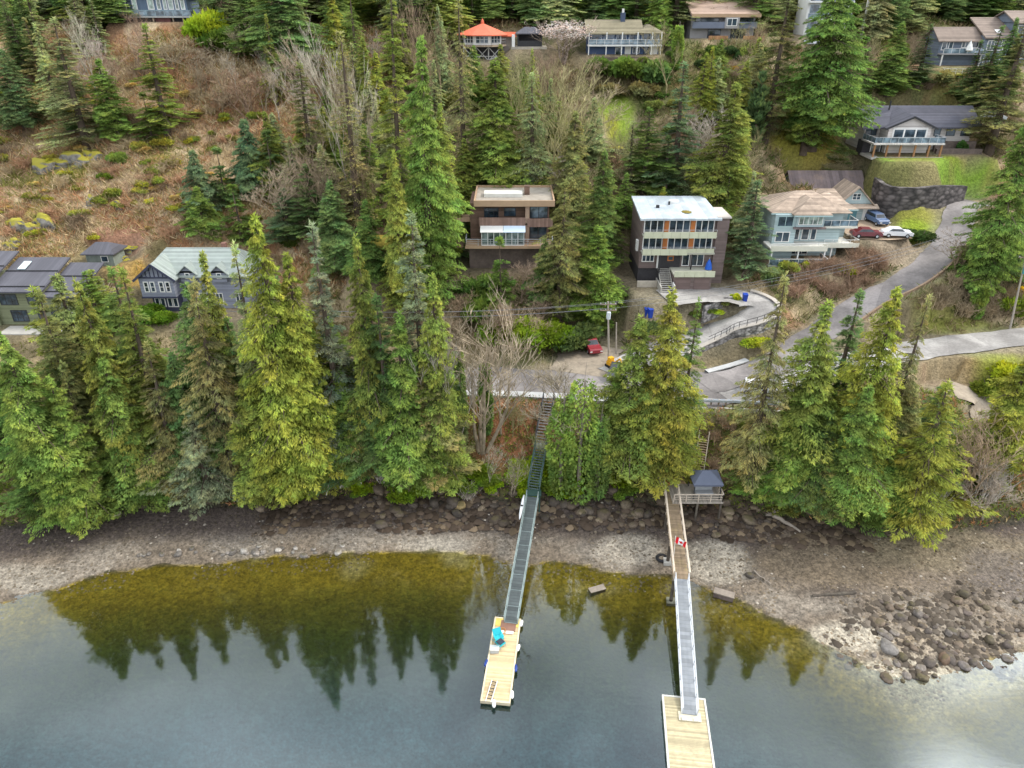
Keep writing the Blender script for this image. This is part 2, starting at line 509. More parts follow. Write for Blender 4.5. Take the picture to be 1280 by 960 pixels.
bmix = sstep(0, 2.2, GY-GFT); gcol = np.where(((GY>=GFT)&(GY<GFT+2.2))[...,None], mixc(C(.035,.03,.022)*ones[...,None], slope, bmix), gcol)

def patch(px, py, rx, ry, c, amt=1.0, soft=.35, seed=5):
    global gcol
    p = on_ground(px, py) if not isinstance(px, Vector) else px
    d = np.sqrt(((GX-p.x)/rx)**2+((GY-p.y)/ry)**2) + (fbm(GX*.4,GY*.4,seed)-.5)*.35
    gcol = mixc(gcol, C(*c), (1-sstep(1-soft,1+soft*.4,d))*amt)
LAWN = (.18,.25,.028)
patch(768,143,3.9,7,LAWN); patch(760,158,2.2,3,(.26,.27,.03))
patch(1150,268,9.5,7.5,(.20,.20,.03),.95); patch(1142,291,5,2.5,(.19,.25,.018)); patch(1190,243,4,4,(.2,.22,.02))
patch(1002,170,4.5,8,(.21,.17,.03),.8); patch(1000,206,7,3.6,(.25,.21,.028),.75); patch(985,195,3,3,(.2,.2,.03),.6)
patch(1150,222,12,4.5,(.215,.18,.085),.85); patch(1110,210,5,3,(.13,.13,.04),.8)
patch(905,72,7,2.6,(.15,.20,.02),.9); patch(940,62,5,2,(.15,.21,.02),.8)
patch(1115,60,3.5,3,(.2,.22,.03),.8); patch(1100,82,2.5,4,(.27,.2,.10),.7)
patch(1195,100,5,4,(.21,.2,.05),.7)
patch(745,170,2.6,5,(.36,.29,.2),.8); patch(722,190,2,5,(.30,.2,.12),.7); patch(770,205,2.5,3,(.19,.10,.06),.8)
patch(80,208,6,3.5,(.28,.24,.02),.75); patch(45,280,4,4,(.27,.23,.03),.7); patch(205,205,3,2.5,(.30,.24,.02),.7)
patch(160,345,4,3,(.42,.25,.04),.8); patch(150,300,6,2.5,(.29,.13,.08),.8); patch(40,150,8,6,(.26,.2,.09),.6)
patch(895,702,4,3.2,(.33,.295,.235),.7); patch(785,690,4,2.4,(.34,.30,.24),.75); patch(1065,796,4.5,2.0,(.36,.32,.25),.8); patch(1130,840,5,1.6,(.38,.34,.26),.8); patch(540,682,5,1.2,(.30,.27,.22),.6); patch(20,722,6,1.8,(.28,.25,.20),.6)
patch(1040,700,9,4,(.15,.115,.075),.7); patch(1190,690,10,3.5,(.19,.155,.10),.7); patch(1260,720,5,4,(.12,.10,.085),.7)
patch(640,508,8,1.8,(.26,.12,.055),.8); patch(885,590,3,5,(.17,.10,.06),.6)
patch(1205,452,9,1.6,(.22,.24,.03),.9); patch(1215,412,9,1.2,(.2,.22,.03),.8); patch(1200,330,3,4,(.17,.2,.03),.8); patch(1180,470,5,3,(.23,.13,.065),.8)
patch(1160,362,6,3,(.18,.18,.04),.7)
patch(1120,300,5,4,(.36,.27,.19),.8)
lw = (1-sstep(1.5,2.0,np.abs(GY-_w.y+4.2)))*sstep(-6.2,-5.4,GX-_w.x)*(1-sstep(14,16,GX-_w.x))
gcol = mixc(gcol, mixc(C(.155,.245,.026)*ones[...,None], C(.20,.215,.045), sstep(.45,.65,n2)), lw)
# bare soil round buildings, worn verges
gcol = mixc(gcol, C(.15,.125,.09), GPAD*(1-sstep(-4,2,np.abs(GX-(_w.x+4))-12))*0*ones + GPAD*.55*(~((np.abs(GX-_w.x-4)<13)&(np.abs(GY-_w.y+4.2)<3.6))))
gcol = mixc(gcol, C(.21,.185,.13), (1-sstep(.2,2.2,GRD))*.6)
gcol = gcol*(0.82+.36*n3)[...,None]
ny, nx = GX.shape
V = np.stack([GX, GY, GZ], -1).reshape(-1, 3)
idx = np.arange(ny*nx).reshape(ny, nx)
Fq = np.stack([idx[:-1,:-1], idx[:-1,1:], idx[1:,1:], idx[1:,:-1]], -1).reshape(-1, 4)
rgba = np.concatenate([np.clip(gcol,0,1), np.ones(gcol.shape[:2]+(1,))], -1).reshape(-1, 4)
stony = (np.clip(1-sstep(0,1.5,GY-GFT),0,1)).reshape(-1)

m, nt, out = new_mat('ground'); L = nt.links.new
b = N(nt, 'ShaderNodeBsdfPrincipled', i_Roughness=.9); b.inputs['Specular IOR Level'].default_value = .25
at = N(nt, 'ShaderNodeAttribute', attribute_name='col'); st = N(nt, 'ShaderNodeAttribute', attribute_name='stony')
tc = N(nt, 'ShaderNodeTexCoord')
nz = N(nt, 'ShaderNodeTexNoise', i_Scale=2.2, i_Detail=7.0, i_Roughness=.72); L(tc.outputs['Object'], nz.inputs['Vector'])
mr = N(nt, 'ShaderNodeMapRange', i_1=.32, i_2=.68, i_3=.5, i_4=1.5); L(nz.outputs[0], mr.inputs[0])
vo = N(nt, 'ShaderNodeTexVoronoi', i_Scale=3.4); L(tc.outputs['Object'], vo.inputs['Vector'])
vo2 = N(nt, 'ShaderNodeTexVoronoi', i_Scale=7.5); L(tc.outputs['Object'], vo2.inputs['Vector'])
sepc = N(nt, 'ShaderNodeSeparateColor'); L(vo.outputs['Color'], sepc.inputs[0])
sepd = N(nt, 'ShaderNodeSeparateColor'); L(vo2.outputs['Color'], sepd.inputs[0])
av = N(nt, 'ShaderNodeMath', operation='ADD'); L(sepc.outputs[0], av.inputs[0]); L(sepd.outputs[0], av.inputs[1])
pv = N(nt, 'ShaderNodeMapRange', i_1=0.2, i_2=1.8, i_3=.66, i_4=1.36); L(av.outputs[0], pv.inputs[0])
mxs = N(nt, 'ShaderNodeMix', data_type='FLOAT'); L(st.outputs['Fac'], mxs.inputs['Factor']); mxs.inputs['A'].default_value = 1.0; L(pv.outputs[0], mxs.inputs['B'])
mm = N(nt, 'ShaderNodeMath', operation='MULTIPLY'); L(mr.outputs[0], mm.inputs[0]); L(mxs.outputs['Result'], mm.inputs[1])
sc = N(nt, 'ShaderNodeVectorMath', operation='SCALE'); L(at.outputs['Color'], sc.inputs[0]); L(mm.outputs[0], sc.inputs['Scale'])
L(sc.outputs[0], b.inputs['Base Color'])
hh = N(nt, 'ShaderNodeMath', operation='SUBTRACT'); L(nz.outputs[0], hh.inputs[0]); L(vo.outputs['Distance'], hh.inputs[1])
bp = N(nt, 'ShaderNodeBump', i_Strength=.5, i_Distance=.2); L(hh.outputs[0], bp.inputs['Height']); L(bp.outputs[0], b.inputs['Normal'])
L(b.outputs[0], out.inputs[0])
me = raw_mesh('ground', V, Fq, m, {'col': ('FLOAT_COLOR','POINT',rgba), 'stony': ('FLOAT','POINT',stony)}, smooth=True)
tag(link('ground', me), kind='structure')

# ------------------------------------------------------------------ water
m, nt, out = new_mat('bay_water'); L = nt.links.new
tc = N(nt, 'ShaderNodeTexCoord')
mp = N(nt, 'ShaderNodeMapping'); mp.inputs['Scale'].default_value = (.55, 1.3, 1); L(tc.outputs['Object'], mp.inputs[0])
nz = N(nt, 'ShaderNodeTexNoise', i_Scale=1.1, i_Detail=4.0, i_Roughness=.55); L(mp.outputs[0], nz.inputs['Vector'])
nzb = N(nt, 'ShaderNodeTexNoise', i_Scale=.12, i_Detail=2.0); L(tc.outputs['Object'], nzb.inputs['Vector'])
amt = N(nt, 'ShaderNodeMapRange', i_1=.4, i_2=.65, i_3=.003, i_4=.012); L(nzb.outputs[0], amt.inputs[0])
bp = N(nt, 'ShaderNodeBump', i_Distance=.6); L(amt.outputs[0], bp.inputs['Strength']); L(nz.outputs[0], bp.inputs['Height'])
fr = N(nt, 'ShaderNodeFresnel', i_IOR=1.33); L(bp.outputs[0], fr.inputs['Normal'])
fa = N(nt, 'ShaderNodeMath', operation='MULTIPLY_ADD', i_1=1.3, i_2=.062); L(fr.outputs[0], fa.inputs[0])
gl = N(nt, 'ShaderNodeBsdfGlossy', i_Roughness=.045); gl.inputs[0].default_value = (.86,.95,1,1); L(bp.outputs[0], gl.inputs['Normal'])
tr = N(nt, 'ShaderNodeBsdfTransparent'); tr.inputs[0].default_value = (.93,.95,.88,1)
ms = N(nt, 'ShaderNodeMixShader'); L(fa.outputs[0], ms.inputs[0]); L(tr.outputs[0], ms.inputs[1]); L(gl.outputs[0], ms.inputs[2])
L(ms.outputs[0], out.inputs[0])
w = MB(); w.poly([(-900,-500,0),(900,-500,0),(900,80,0),(-900,80,0)])
tag(w.build('water', m), kind='structure')

# ------------------------------------------------------------------ roads
def asphalt(name, c, dark):
    m, nt, out = new_mat(name); L = nt.links.new
    b = N(nt,'ShaderNodeBsdfPrincipled',i_Roughness=.92); tc = N(nt,'ShaderNodeTexCoord')
    big = N(nt,'ShaderNodeTexNoise',i_Scale=.16,i_Detail=4.0,i_Roughness=.6); L(tc.outputs['Object'],big.inputs['Vector'])
    fin = N(nt,'ShaderNodeTexNoise',i_Scale=3.0,i_Detail=6.0,i_Roughness=.75); L(tc.outputs['Object'],fin.inputs['Vector'])
    vo = N(nt,'ShaderNodeTexVoronoi',feature='DISTANCE_TO_EDGE',i_Scale=.22); L(tc.outputs['Object'],vo.inputs['Vector'])
    vp = N(nt,'ShaderNodeTexVoronoi',i_Scale=.13); L(tc.outputs['Object'],vp.inputs['Vector'])
    se = N(nt,'ShaderNodeSeparateColor'); L(vp.outputs['Color'],se.inputs[0])
    f1 = N(nt,'ShaderNodeMapRange',i_1=.42,i_2=.60,i_3=0,i_4=1); L(big.outputs[0],f1.inputs[0])
    mx = N(nt,'ShaderNodeMix',data_type='RGBA'); L(f1.outputs[0],mx.inputs['Factor']); mx.inputs['A'].default_value=(*c,1); mx.inputs['B'].default_value=(*dark,1)
    pv = N(nt,'ShaderNodeMapRange',i_1=0,i_2=1,i_3=.84,i_4=1.14); L(se.outputs[0],pv.inputs[0])
    fv = N(nt,'ShaderNodeMapRange',i_1=.3,i_2=.7,i_3=.78,i_4=1.2); L(fin.outputs[0],fv.inputs[0])
    ck = N(nt,'ShaderNodeMapRange',i_1=.0,i_2=.012,i_3=.8,i_4=1.0); L(vo.outputs['Distance'],ck.inputs[0])
    m1 = N(nt,'ShaderNodeMath',operation='MULTIPLY'); L(pv.outputs[0],m1.inputs[0]); L(fv.outputs[0],m1.inputs[1])
    m2 = N(nt,'ShaderNodeMath',operation='MULTIPLY'); L(m1.outputs[0],m2.inputs[0]); L(ck.outputs[0],m2.inputs[1])
    sc = N(nt,'ShaderNodeVectorMath',operation='SCALE'); L(mx.outputs['Result'],sc.inputs[0]); L(m2.outputs[0],sc.inputs['Scale']); L(sc.outputs[0],b.inputs['Base Color'])
    bp = N(nt,'ShaderNodeBump',i_Strength=.15,i_Distance=.03); L(fin.outputs[0],bp.inputs['Height']); L(bp.outputs[0],b.inputs['Normal']); L(b.outputs[0],out.inputs[0])
    return m
asph = asphalt('asphalt', (.245,.222,.212), (.135,.122,.116))
asph_l = asphalt('pale_asphalt', (.40,.38,.355), (.25,.235,.22))
gravm = surf('gravel', (.30,.25,.19), .95, .35, 2.5, .3, stain=.6, stain_c=(.16,.13,.10))
conc = surf('concrete', (.42,.42,.41), .85, .15, 1.5, .1, stain=.4)
for i, (nm, hw, Q) in enumerate(ROADW):
    mb = MB(); n = len(Q)
    cols = 7
    for k in range(n):
        t = Q[min(k+1,n-1)]-Q[max(k-1,0)]; t = t[:2]/np.linalg.norm(t[:2]); s = np.array([t[1], -t[0]])
        for c in range(cols):
            u = (c/(cols-1)*2-1)*hw*(1+(.05*math.sin(k*.8+c)+.09*(rnd.random()-.5) if c in (0,cols-1) else 0))
            mb.v.append((Q[k][0]+s[0]*u, Q[k][1]+s[1]*u, Q[k][2]+.02+.008*i))
    for k in range(n-1):
        for c in range(cols-1):
            a = k*cols+c; mb.f.append((a, a+1, a+cols+1, a+cols))
    mt = {'road': asph, 'driveway': asph_l, 'gravel_track': gravm, 'gravel_yard': gravm}[nm]
    if i == 2: mt = asph_l
    tag(mb.build(nm, mt), kind='structure')
mb = MB(); p = PADS[len(SITES)][0]
mb.poly([(p.x-4.4,p.y-6.6,p.z+.05),(p.x+1,p.y-7.4,p.z+.05),(p.x+5.2,p.y-6.4,p.z+.05),(p.x+5.0,p.y+4.2,p.z+.05),(p.x-3.4,p.y+4.4,p.z+.05)])
tag(mb.build('gravel_court', surf('tan_gravel', (.36,.27,.19), .95, .25, 1.2, .2, stain=.4)), kind='structure')
# pavement along the water side of the shore road
Q = ROADW[0][2]
mb = MB(); sel = [k for k in range(len(Q)) if -75 < Q[k][0] < 22]
for k in sel:
    t = Q[min(k+1,len(Q)-1)]-Q[k-1]; t = t[:2]/np.linalg.norm(t[:2]); s = np.array([t[1], -t[0]])
    for u, dz in ((3.3,.0),(3.3,.15),(4.7,.15),(4.7,-.4)):
        mb.v.append((Q[k][0]+s[0]*u, Q[k][1]+s[1]*u, Q[k][2]+.03+dz))
for j in range(len(sel)-1):
    for c in range(3):
        a = j*4+c; mb.f.append((a, a+1, a+5, a+4))
tag(mb.build('pavement', conc), kind='structure')
mb = MB()
Q2 = ROADW[1][2]
for k in range(3, 10):
    t = Q2[k+1]-Q2[k-1]; t = t[:2]/np.linalg.norm(t[:2]); s = np.array([-t[1], t[0]])
    for u, dz in ((2.45,.0),(2.45,.15),(3.35,.15),(3.35,-.3)):
        mb.v.append((Q2[k][0]+s[0]*u, Q2[k][1]+s[1]*u, Q2[k][2]+.04+dz))
for j in range(6):
    for c in range(3):
        a = j*4+c; mb.f.append((a, a+1, a+5, a+4))
tag(mb.build('pavement', conc), kind='structure')
# ------------------------------------------------------------------ vegetation
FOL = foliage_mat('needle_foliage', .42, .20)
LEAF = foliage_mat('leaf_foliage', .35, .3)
BARK = surf('bark', (.10,.075,.055), .95, .35, 6, .4)
BARKG = surf('grey_bark', (.23,.195,.155), .95, .35, 5, .3)

def unit(a): return a/np.maximum(np.linalg.norm(a, axis=-1, keepdims=True), 1e-6)

def kites(P, D, S, Ln, Wd, bend=None):
    """leaf-shaped quads: base P, direction D, side S, length, width"""
    n = len(P)
    Ln = Ln[:, None]; Wd = Wd[:, None]
    V = np.empty((n, 4, 3))
    mid = P + D*Ln*.45
    if bend is not None: mid = mid + bend*Ln*.12
    V[:,0] = P; V[:,1] = mid + S*Wd*.5; V[:,2] = P + D*Ln; V[:,3] = mid - S*Wd*.5
    return V.reshape(-1,3), np.arange(n*4).reshape(n,4)

def conifer(seed, H=25.0, Rb=3.6, kind='cedar', dens=1.0, base=.06, slim=1.0):
    """returns crown mesh, trunk mesh"""
    g = np.random.default_rng(seed)
    P=[];D=[];S=[];LN=[];WD=[];SH=[]
    step = {'cedar':.40,'fir':.62,'hemlock':.55,'cypress':.45}[kind]
    nb = {'cedar':7,'fir':6,'hemlock':6,'cypress':8}[kind]
    ph = g.uniform(0, 100)
    tb = MB()
    zs = np.arange(base*H, H*.995, step)
    for z in zs:
        t = z/H; z0_ = z
        if kind == 'cedar': prof = (1-t**1.55)**.85*(1-.50*(1-min(1,t/.30))**2)*(.92+.12*math.sin(t*17+ph))
        elif kind == 'cypress': prof = (1-t**2.2)*(.55+.45*min(1,t/.2))
        else: prof = (1-t**1.2)**.88*(1-.50*(1-min(1,t/.30))**2)*(.9+.16*math.sin(t*21+ph))
        for k in range(nb):
            if g.random() < .06: continue
            z = z0_ + g.uniform(-.55,.55)*step; t = min(z/H,.995)
            az = g.uniform(0, 2*math.pi)
            lump = .42+1.08*float(vnoise(math.cos(az)*1.5+ph+5, math.sin(az)*1.5+z*.24+ph, seed))
            L = max(.35, Rb*prof*lump*(g.uniform(.72,1.14) if kind=='cedar' else g.uniform(.55,1.28))*slim)
            if L < .45 and t < .9: continue
            o = np.array([math.cos(az), math.sin(az), 0]); lat = np.array([-math.sin(az), math.cos(az), 0])
            bs = g.uniform(.15,.75)*.55 + .45*lump*.6      # bough tone
            if kind == 'cedar':
                ns = int((18+46*L)*dens); dr, upc = g.uniform(.42,.62), .20
            elif kind == 'cypress':
                ns = int((9+18*L)*dens); dr, upc = -.5, 0
            elif kind == 'hemlock':
                ns = int((14+46*L)*dens); dr, upc = g.uniform(.35,.6), 0
            else:
                ns = int((14+46*L)*dens); dr, upc = g.uniform(.16,.46), .05
            u = g.uniform(.16,1,ns)**.75
            zz = -dr*L*u**1.4 + upc*L*np.clip(u-.7,0,1)**2*3 + (.18*L*u if kind=='fir' and t>.6 else 0)
            side = g.uniform(-1,1,ns)
            spread = side*(.34 if kind=='cedar' else .30)*L*np.sin(np.clip(u*1.05,0,1)*math.pi)**.8
            p = o*(u*L)[:,None] + lat*spread[:,None]; p[:,2] += z+zz+g.normal(0,.06,ns)
            if kind == 'cedar':
                d = o*g.uniform(.15,.8,ns)[:,None] + lat*(side*.8+g.normal(0,.25,ns))[:,None]
                d[:,2] -= g.uniform(.35,1.15,ns)
                ln = g.uniform(.18,.44,ns)*(.7+.3*prof); wd = ln*g.uniform(.22,.40,ns)
                s = np.cross(d, o*1.0+np.array([0,0,.6])+g.normal(0,.35,(ns,3)))
            elif kind == 'cypress':
                d = o*g.uniform(.1,.5,ns)[:,None] + lat*(side*.3)[:,None]; d[:,2] += g.uniform(.5,1.1,ns)
                ln = g.uniform(.4,.8,ns); wd = ln*.35; s = np.cross(d, o+g.normal(0,.4,(ns,3)))
            elif kind == 'hemlock':
                d = o*g.uniform(.35,.9,ns)[:,None] + lat*(np.sign(side)*g.uniform(.2,.8,ns))[:,None]; d[:,2] -= g.uniform(.35,1.0,ns)
                ln = g.uniform(.24,.58,ns)*(.6+.4*prof); wd = ln*g.uniform(.13,.22,ns)
                s = np.cross(d, np.array([0,0,1.])+g.normal(0,.5,(ns,3)))
            else:
                d = o*g.uniform(.45,1,ns)[:,None] + lat*(np.sign(side)*g.uniform(.35,1.0,ns))[:,None]; d[:,2] -= g.uniform(.02,.45,ns)
                ln = g.uniform(.22,.52,ns)*(.6+.4*prof); wd = ln*g.uniform(.17,.29,ns)
                s = np.cross(d, np.array([0,0,1.])+g.normal(0,.3,(ns,3)))
            P.append(p); D.append(unit(d)); S.append(unit(s)); LN.append(ln); WD.append(wd)
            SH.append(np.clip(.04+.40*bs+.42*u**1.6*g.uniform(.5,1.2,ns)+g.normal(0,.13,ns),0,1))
            if kind != 'cypress' and g.random() < (.30 if kind=='cedar' else .5):
                q = [(0,0,z)]+[tuple(o*L*uu+np.array([0,0,z-dr*L*uu**1.4])) for uu in (.5,.95)]
                tb.tube(q, [.07*L/3+.02,.04*L/3+.012,.01], 3, False)
    for k in range(int(26*dens)):      # leader
        z = H*(1-.05*g.random())
        a = g.uniform(0,6.28); d = np.array([[math.cos(a)*.5, math.sin(a)*.5, g.uniform(.0,1)]])
        P.append(np.array([[0,0,z]])); D.append(unit(d)); S.append(unit(np.cross(d, g.normal(0,1,(1,3))))); LN.append(np.array([.55])); WD.append(np.array([.16])); SH.append(np.array([.65]))
    P=np.concatenate(P);D=np.concatenate(D);S=np.concatenate(S);LN=np.concatenate(LN);WD=np.concatenate(WD);SH=np.concatenate(SH)
    V,Fq = kites(P,D,S,LN,WD,bend=np.cross(D,S))
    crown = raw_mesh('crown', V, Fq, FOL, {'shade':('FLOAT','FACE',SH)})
    tb.tube([(0,0,-1.2),(0,0,H*.08),(0.06,0,H*.4),(0,0.05,H*.75),(0,0,H*.985)], [.021*H,.0165*H,.011*H,.0055*H,.0012*H], 8)
    for k in range(14):                # dead lower twigs
        a = g.uniform(0,6.28); z = g.uniform(.02,.16)*H; l = g.uniform(.25,.6)*Rb
        tb.tube([(0,0,z),(math.cos(a)*l*.6,math.sin(a)*l*.6,z-.1*l),(math.cos(a)*l+.2,math.sin(a)*l,z-.35*l)], [.05,.03,.01], 3, False)
    me = bpy.data.meshes.new('trunk'); me.from_pydata(tb.v, [], tb.f); me.materials.append(BARK); me.update()
    return crown, me, H, Rb

def bare_tree(seed, H=14.0, stems=1, spread=.5, twig=1.0, thick=1.0, lvl=4):
    g = random.Random(seed); tk = MB(); br = MB()
    def grow(p, d, l, r, lev):
        pts=[p]; dd=d; n=3 if lev<2 else 2
        for i in range(n):
            dd = (dd + Vector((g.gauss(0,.13),g.gauss(0,.13),g.gauss(.05,.10)))).normalized()
            pts.append(pts[-1]+dd*l/n)
        rr=[r*(1-.55*i/n) for i in range(n+1)]
        if lev>=lvl: rr[-1]=r*.15
        (tk if lev==0 else br).tube(pts, rr, 6 if lev==0 else 4 if lev==1 else 3, False)
        if lev<lvl:
            k = (5,5,4,4,3)[lev] if lev else 6
            k = int(k*twig+.5)
            for i in range(k):
                f = g.uniform(.35,1.0) if lev else g.uniform(.3,1)
                j=min(int(f*n),n-1); q=pts[j].lerp(pts[j+1],f*n-j)
                a=g.uniform(0,6.28); side=Vector((math.cos(a),math.sin(a),0))
                nd=(dd*g.uniform(.5,1)+side*g.uniform(.35,.85)*spread*2+Vector((0,0,.28))).normalized()
                grow(q, nd, l*g.uniform(.42,.72), max(r*(1-.55*f)*.5,.021), lev+1)
    for s in range(stems):
        a=s*6.283/max(stems,1)+g.uniform(-.4,.4); lean=(.0 if stems==1 else g.uniform(.18,.5)*spread*1.6)
        d=Vector((math.cos(a)*lean,math.sin(a)*lean,1)).normalized()
        grow(Vector((math.cos(a)*.15*(stems>1),math.sin(a)*.15*(stems>1),-.4)), d, H*(.55 if stems==1 else .5), H*.012*thick, 0)
    # rescale to height
    zmax=max(v[2] for v in tk.v+br.v); k=H/zmax
    def fin(mb,nm):
        me=bpy.data.meshes.new(nm); me.from_pydata([(x*k,y*k,z*k) for x,y,z in mb.v],[],mb.f); me.materials.append(BARKT); me.update(); return me
    rad=np.percentile([math.hypot(v[0],v[1]) for v in br.v],92)*k
    return fin(br,'branches'), fin(tk,'trunk'), H, rad

# bark whose tone follows the object colour
m, nt, out = new_mat('tinted_bark'); L = nt.links.new
b = N(nt,'ShaderNodeBsdfDiffuse'); oi=N(nt,'ShaderNodeObjectInfo'); tc=N(nt,'ShaderNodeTexCoord'); nz=N(nt,'ShaderNodeTexNoise',i_Scale=1.3,i_Detail=4.0)
L(tc.outputs['Object'],nz.inputs['Vector']); mr=N(nt,'ShaderNodeMapRange',i_1=.3,i_2=.7,i_3=.55,i_4=1.45); L(nz.outputs[0],mr.inputs[0])
sc=N(nt,'ShaderNodeVectorMath',operation='SCALE'); L(oi.outputs['Color'],sc.inputs[0]); L(mr.outputs[0],sc.inputs['Scale']); L(sc.outputs[0],b.inputs[0]); L(b.outputs[0],out.inputs[0])
BARKT = m

def bush(seed, n=2600, lobes=7, leaf=.22, flat=.75):
    """rounded shrub about 2 m across made of leaves over several lobes"""
    g=np.random.default_rng(seed)
    cs=np.stack([g.uniform(-.6,.6,lobes),g.uniform(-.6,.6,lobes),g.uniform(.25,.85,lobes)*flat],-1); rs=g.uniform(.32,.6,lobes)
    k=g.integers(0,lobes,n); d=unit(g.normal(0,1,(n,3))); d[:,2]=np.abs(d[:,2])*.9-.15
    rr=rs[k]*g.uniform(.7,1.08,n)
    p=cs[k]+d*rr[:,None]*np.array([1,1,flat]); p[:,2]=np.maximum(p[:,2],.02)
    dd=unit(d+g.normal(0,.6,(n,3))); s=unit(np.cross(dd,g.normal(0,1,(n,3))))
    ln=g.uniform(.6,1.3,n)*leaf; V,Fq=kites(p,dd,s,ln,ln*.55)
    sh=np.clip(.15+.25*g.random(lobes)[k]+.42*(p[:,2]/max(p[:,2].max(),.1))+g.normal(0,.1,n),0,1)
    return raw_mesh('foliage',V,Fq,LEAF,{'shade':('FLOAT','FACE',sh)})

def twig_bush(seed, n=420):
    """leafless tangle about 2 m across"""
    g=random.Random(seed); mb=MB()
    for i in range(n//6):
        a=g.uniform(0,6.28); l=g.uniform(.5,1.15); q=Vector((g.gauss(0,.25),g.gauss(0,.25),0)); d=Vector((math.cos(a)*g.uniform(.1,.9),math.sin(a)*g.uniform(.1,.9),1)).normalized()
        e=q+d*l; mb.tube([q,q+d*l*.55+Vector((0,0,.04)),e],[.022,.016,.006],3,False)
        for j in range(5):
            f=g.uniform(.3,1); s=q.lerp(e,f); dd=(d+Vector((g.gauss(0,.7),g.gauss(0,.7),g.gauss(0,.35)))).normalized()
            mb.tube([s,s+dd*g.uniform(.2,.55)],[.012,.004],3,False)
    me=bpy.data.meshes.new('branches'); me.from_pydata(mb.v,[],mb.f); me.materials.append(BARKT); me.update()
    return me

PROTO={}
PROTO['cedar']=[conifer(101,25,4.3,'cedar'),conifer(102,25,3.9,'cedar',base=.04),conifer(103,25,4.6,'cedar',base=.10),conifer(104,25,4.1,'cedar',.95),conifer(105,25,3.7,'cedar',.9,base=.05),conifer(106,25,4.4,'cedar',.95,base=.12)]
PROTO['fir']=[conifer(201,25,3.9,'fir',1.25),conifer(202,25,3.5,'fir',1.25,base=.14),conifer(203,25,4.1,'fir',1.3),conifer(204,25,3.6,'fir',1.2,base=.08)]
PROTO['hemlock']=[conifer(301,25,4.2,'hemlock',1.3),conifer(302,25,4.6,'hemlock',1.25,base=.10)]
PROTO['thin']=[conifer(501,25,3.4,'hemlock',.55,base=.12),conifer(502,25,3.2,'fir',.55,base=.10)]
PROTO['young']=[conifer(401,9,2.3,'fir',1.3,base=.03),conifer(402,9,2.5,'cedar',1.2,base=.03)]
PROTO['cypress']=[conifer(601,10,1.25,'cypress',1.0,base=.02)]
PROTO['alder']=[bare_tree(701,16,1,.36,1.0),bare_tree(702,16,1,.42,1.05),bare_tree(703,15,3,.40,.8,.9)]
PROTO['maple']=[bare_tree(711,13,4,.55,.85,1.0),bare_tree(712,12,1,.6,1.15,1.2)]
PROTO['bush']=[bush(801),bush(802,2400,5),bush(803,3000,9)]
PROTO['hedge']=[bush(811,6000,16,.14,.7)]
PROTO['twigs']=[twig_bush(821),twig_bush(822),twig_bush(823)]

T_={'Y':(.185,.200,.040),'y':(.158,.182,.045),'G':(.118,.166,.040),'g':(.100,.145,.042),'B':(.098,.140,.072),'D':(.084,.122,.052),'d':(.097,.140,.050),
    'P':(.210,.225,.110),'O':(.190,.180,.080),'o':(.155,.163,.062),'S':(.165,.190,.115)}
used={}
TREES=[]
def tree(kind, tx, ty, by, wpx, tint, label, y=None, var=None, group=None, cat='tree', nm=None):
    """tip at image pixel tx,ty; by = image row where the trunk meets the ground; wpx crown width in image pixels"""
    if y is None:
        y=60.0; s=slope_of(by)
        while y<230:
            z=HOVER-y*s; x=(tx-640)/FOC*(y*CT+(HOVER-z)*ST)
            if z<=gq(x,y): break
            y+=.25
    tip=at_y(tx,ty,y); zb=gq(tip.x,y); h=max(tip.z-zb,2.0)
    k=px_per_m((tip.x,y,zb+.35*h)); rad=wpx/2/k
    arr=PROTO[kind]; i=used.get(kind,0); used[kind]=i+1
    cr,tr,H0,R0=arr[(i if var is None else var)%len(arr)]
    name={'cedar':'cedar_tree','fir':'fir_tree','hemlock':'hemlock_tree','thin':'sparse_conifer','young':'young_conifer','cypress':'columnar_tree','alder':'bare_tree','maple':'bare_tree'}[kind]
    kx=rad/(R0*.79)
    root=thing(nm or name,label,cat,(tip.x,y,zb),rnd.uniform(0,6.28),group)
    root.scale=(kx,kx*rnd.uniform(.92,1.08),h/H0); root.rotation_euler=(rnd.gauss(0,.015),rnd.gauss(0,.015),root.rotation_euler[2])
    bare=kind in('alder','maple')
    j=rnd.uniform(.88,1.12); c=[tint[q]*j*rnd.uniform(.95,1.05) for q in range(3)]
    t=link('trunk',tr,root); f=link('branches' if bare else 'crown',cr,root)
    f.color=(*c,1); t.color=(*[q*.8 for q in c],1) if bare else (1,1,1,1)
    TREES.append((root,h))
    return root

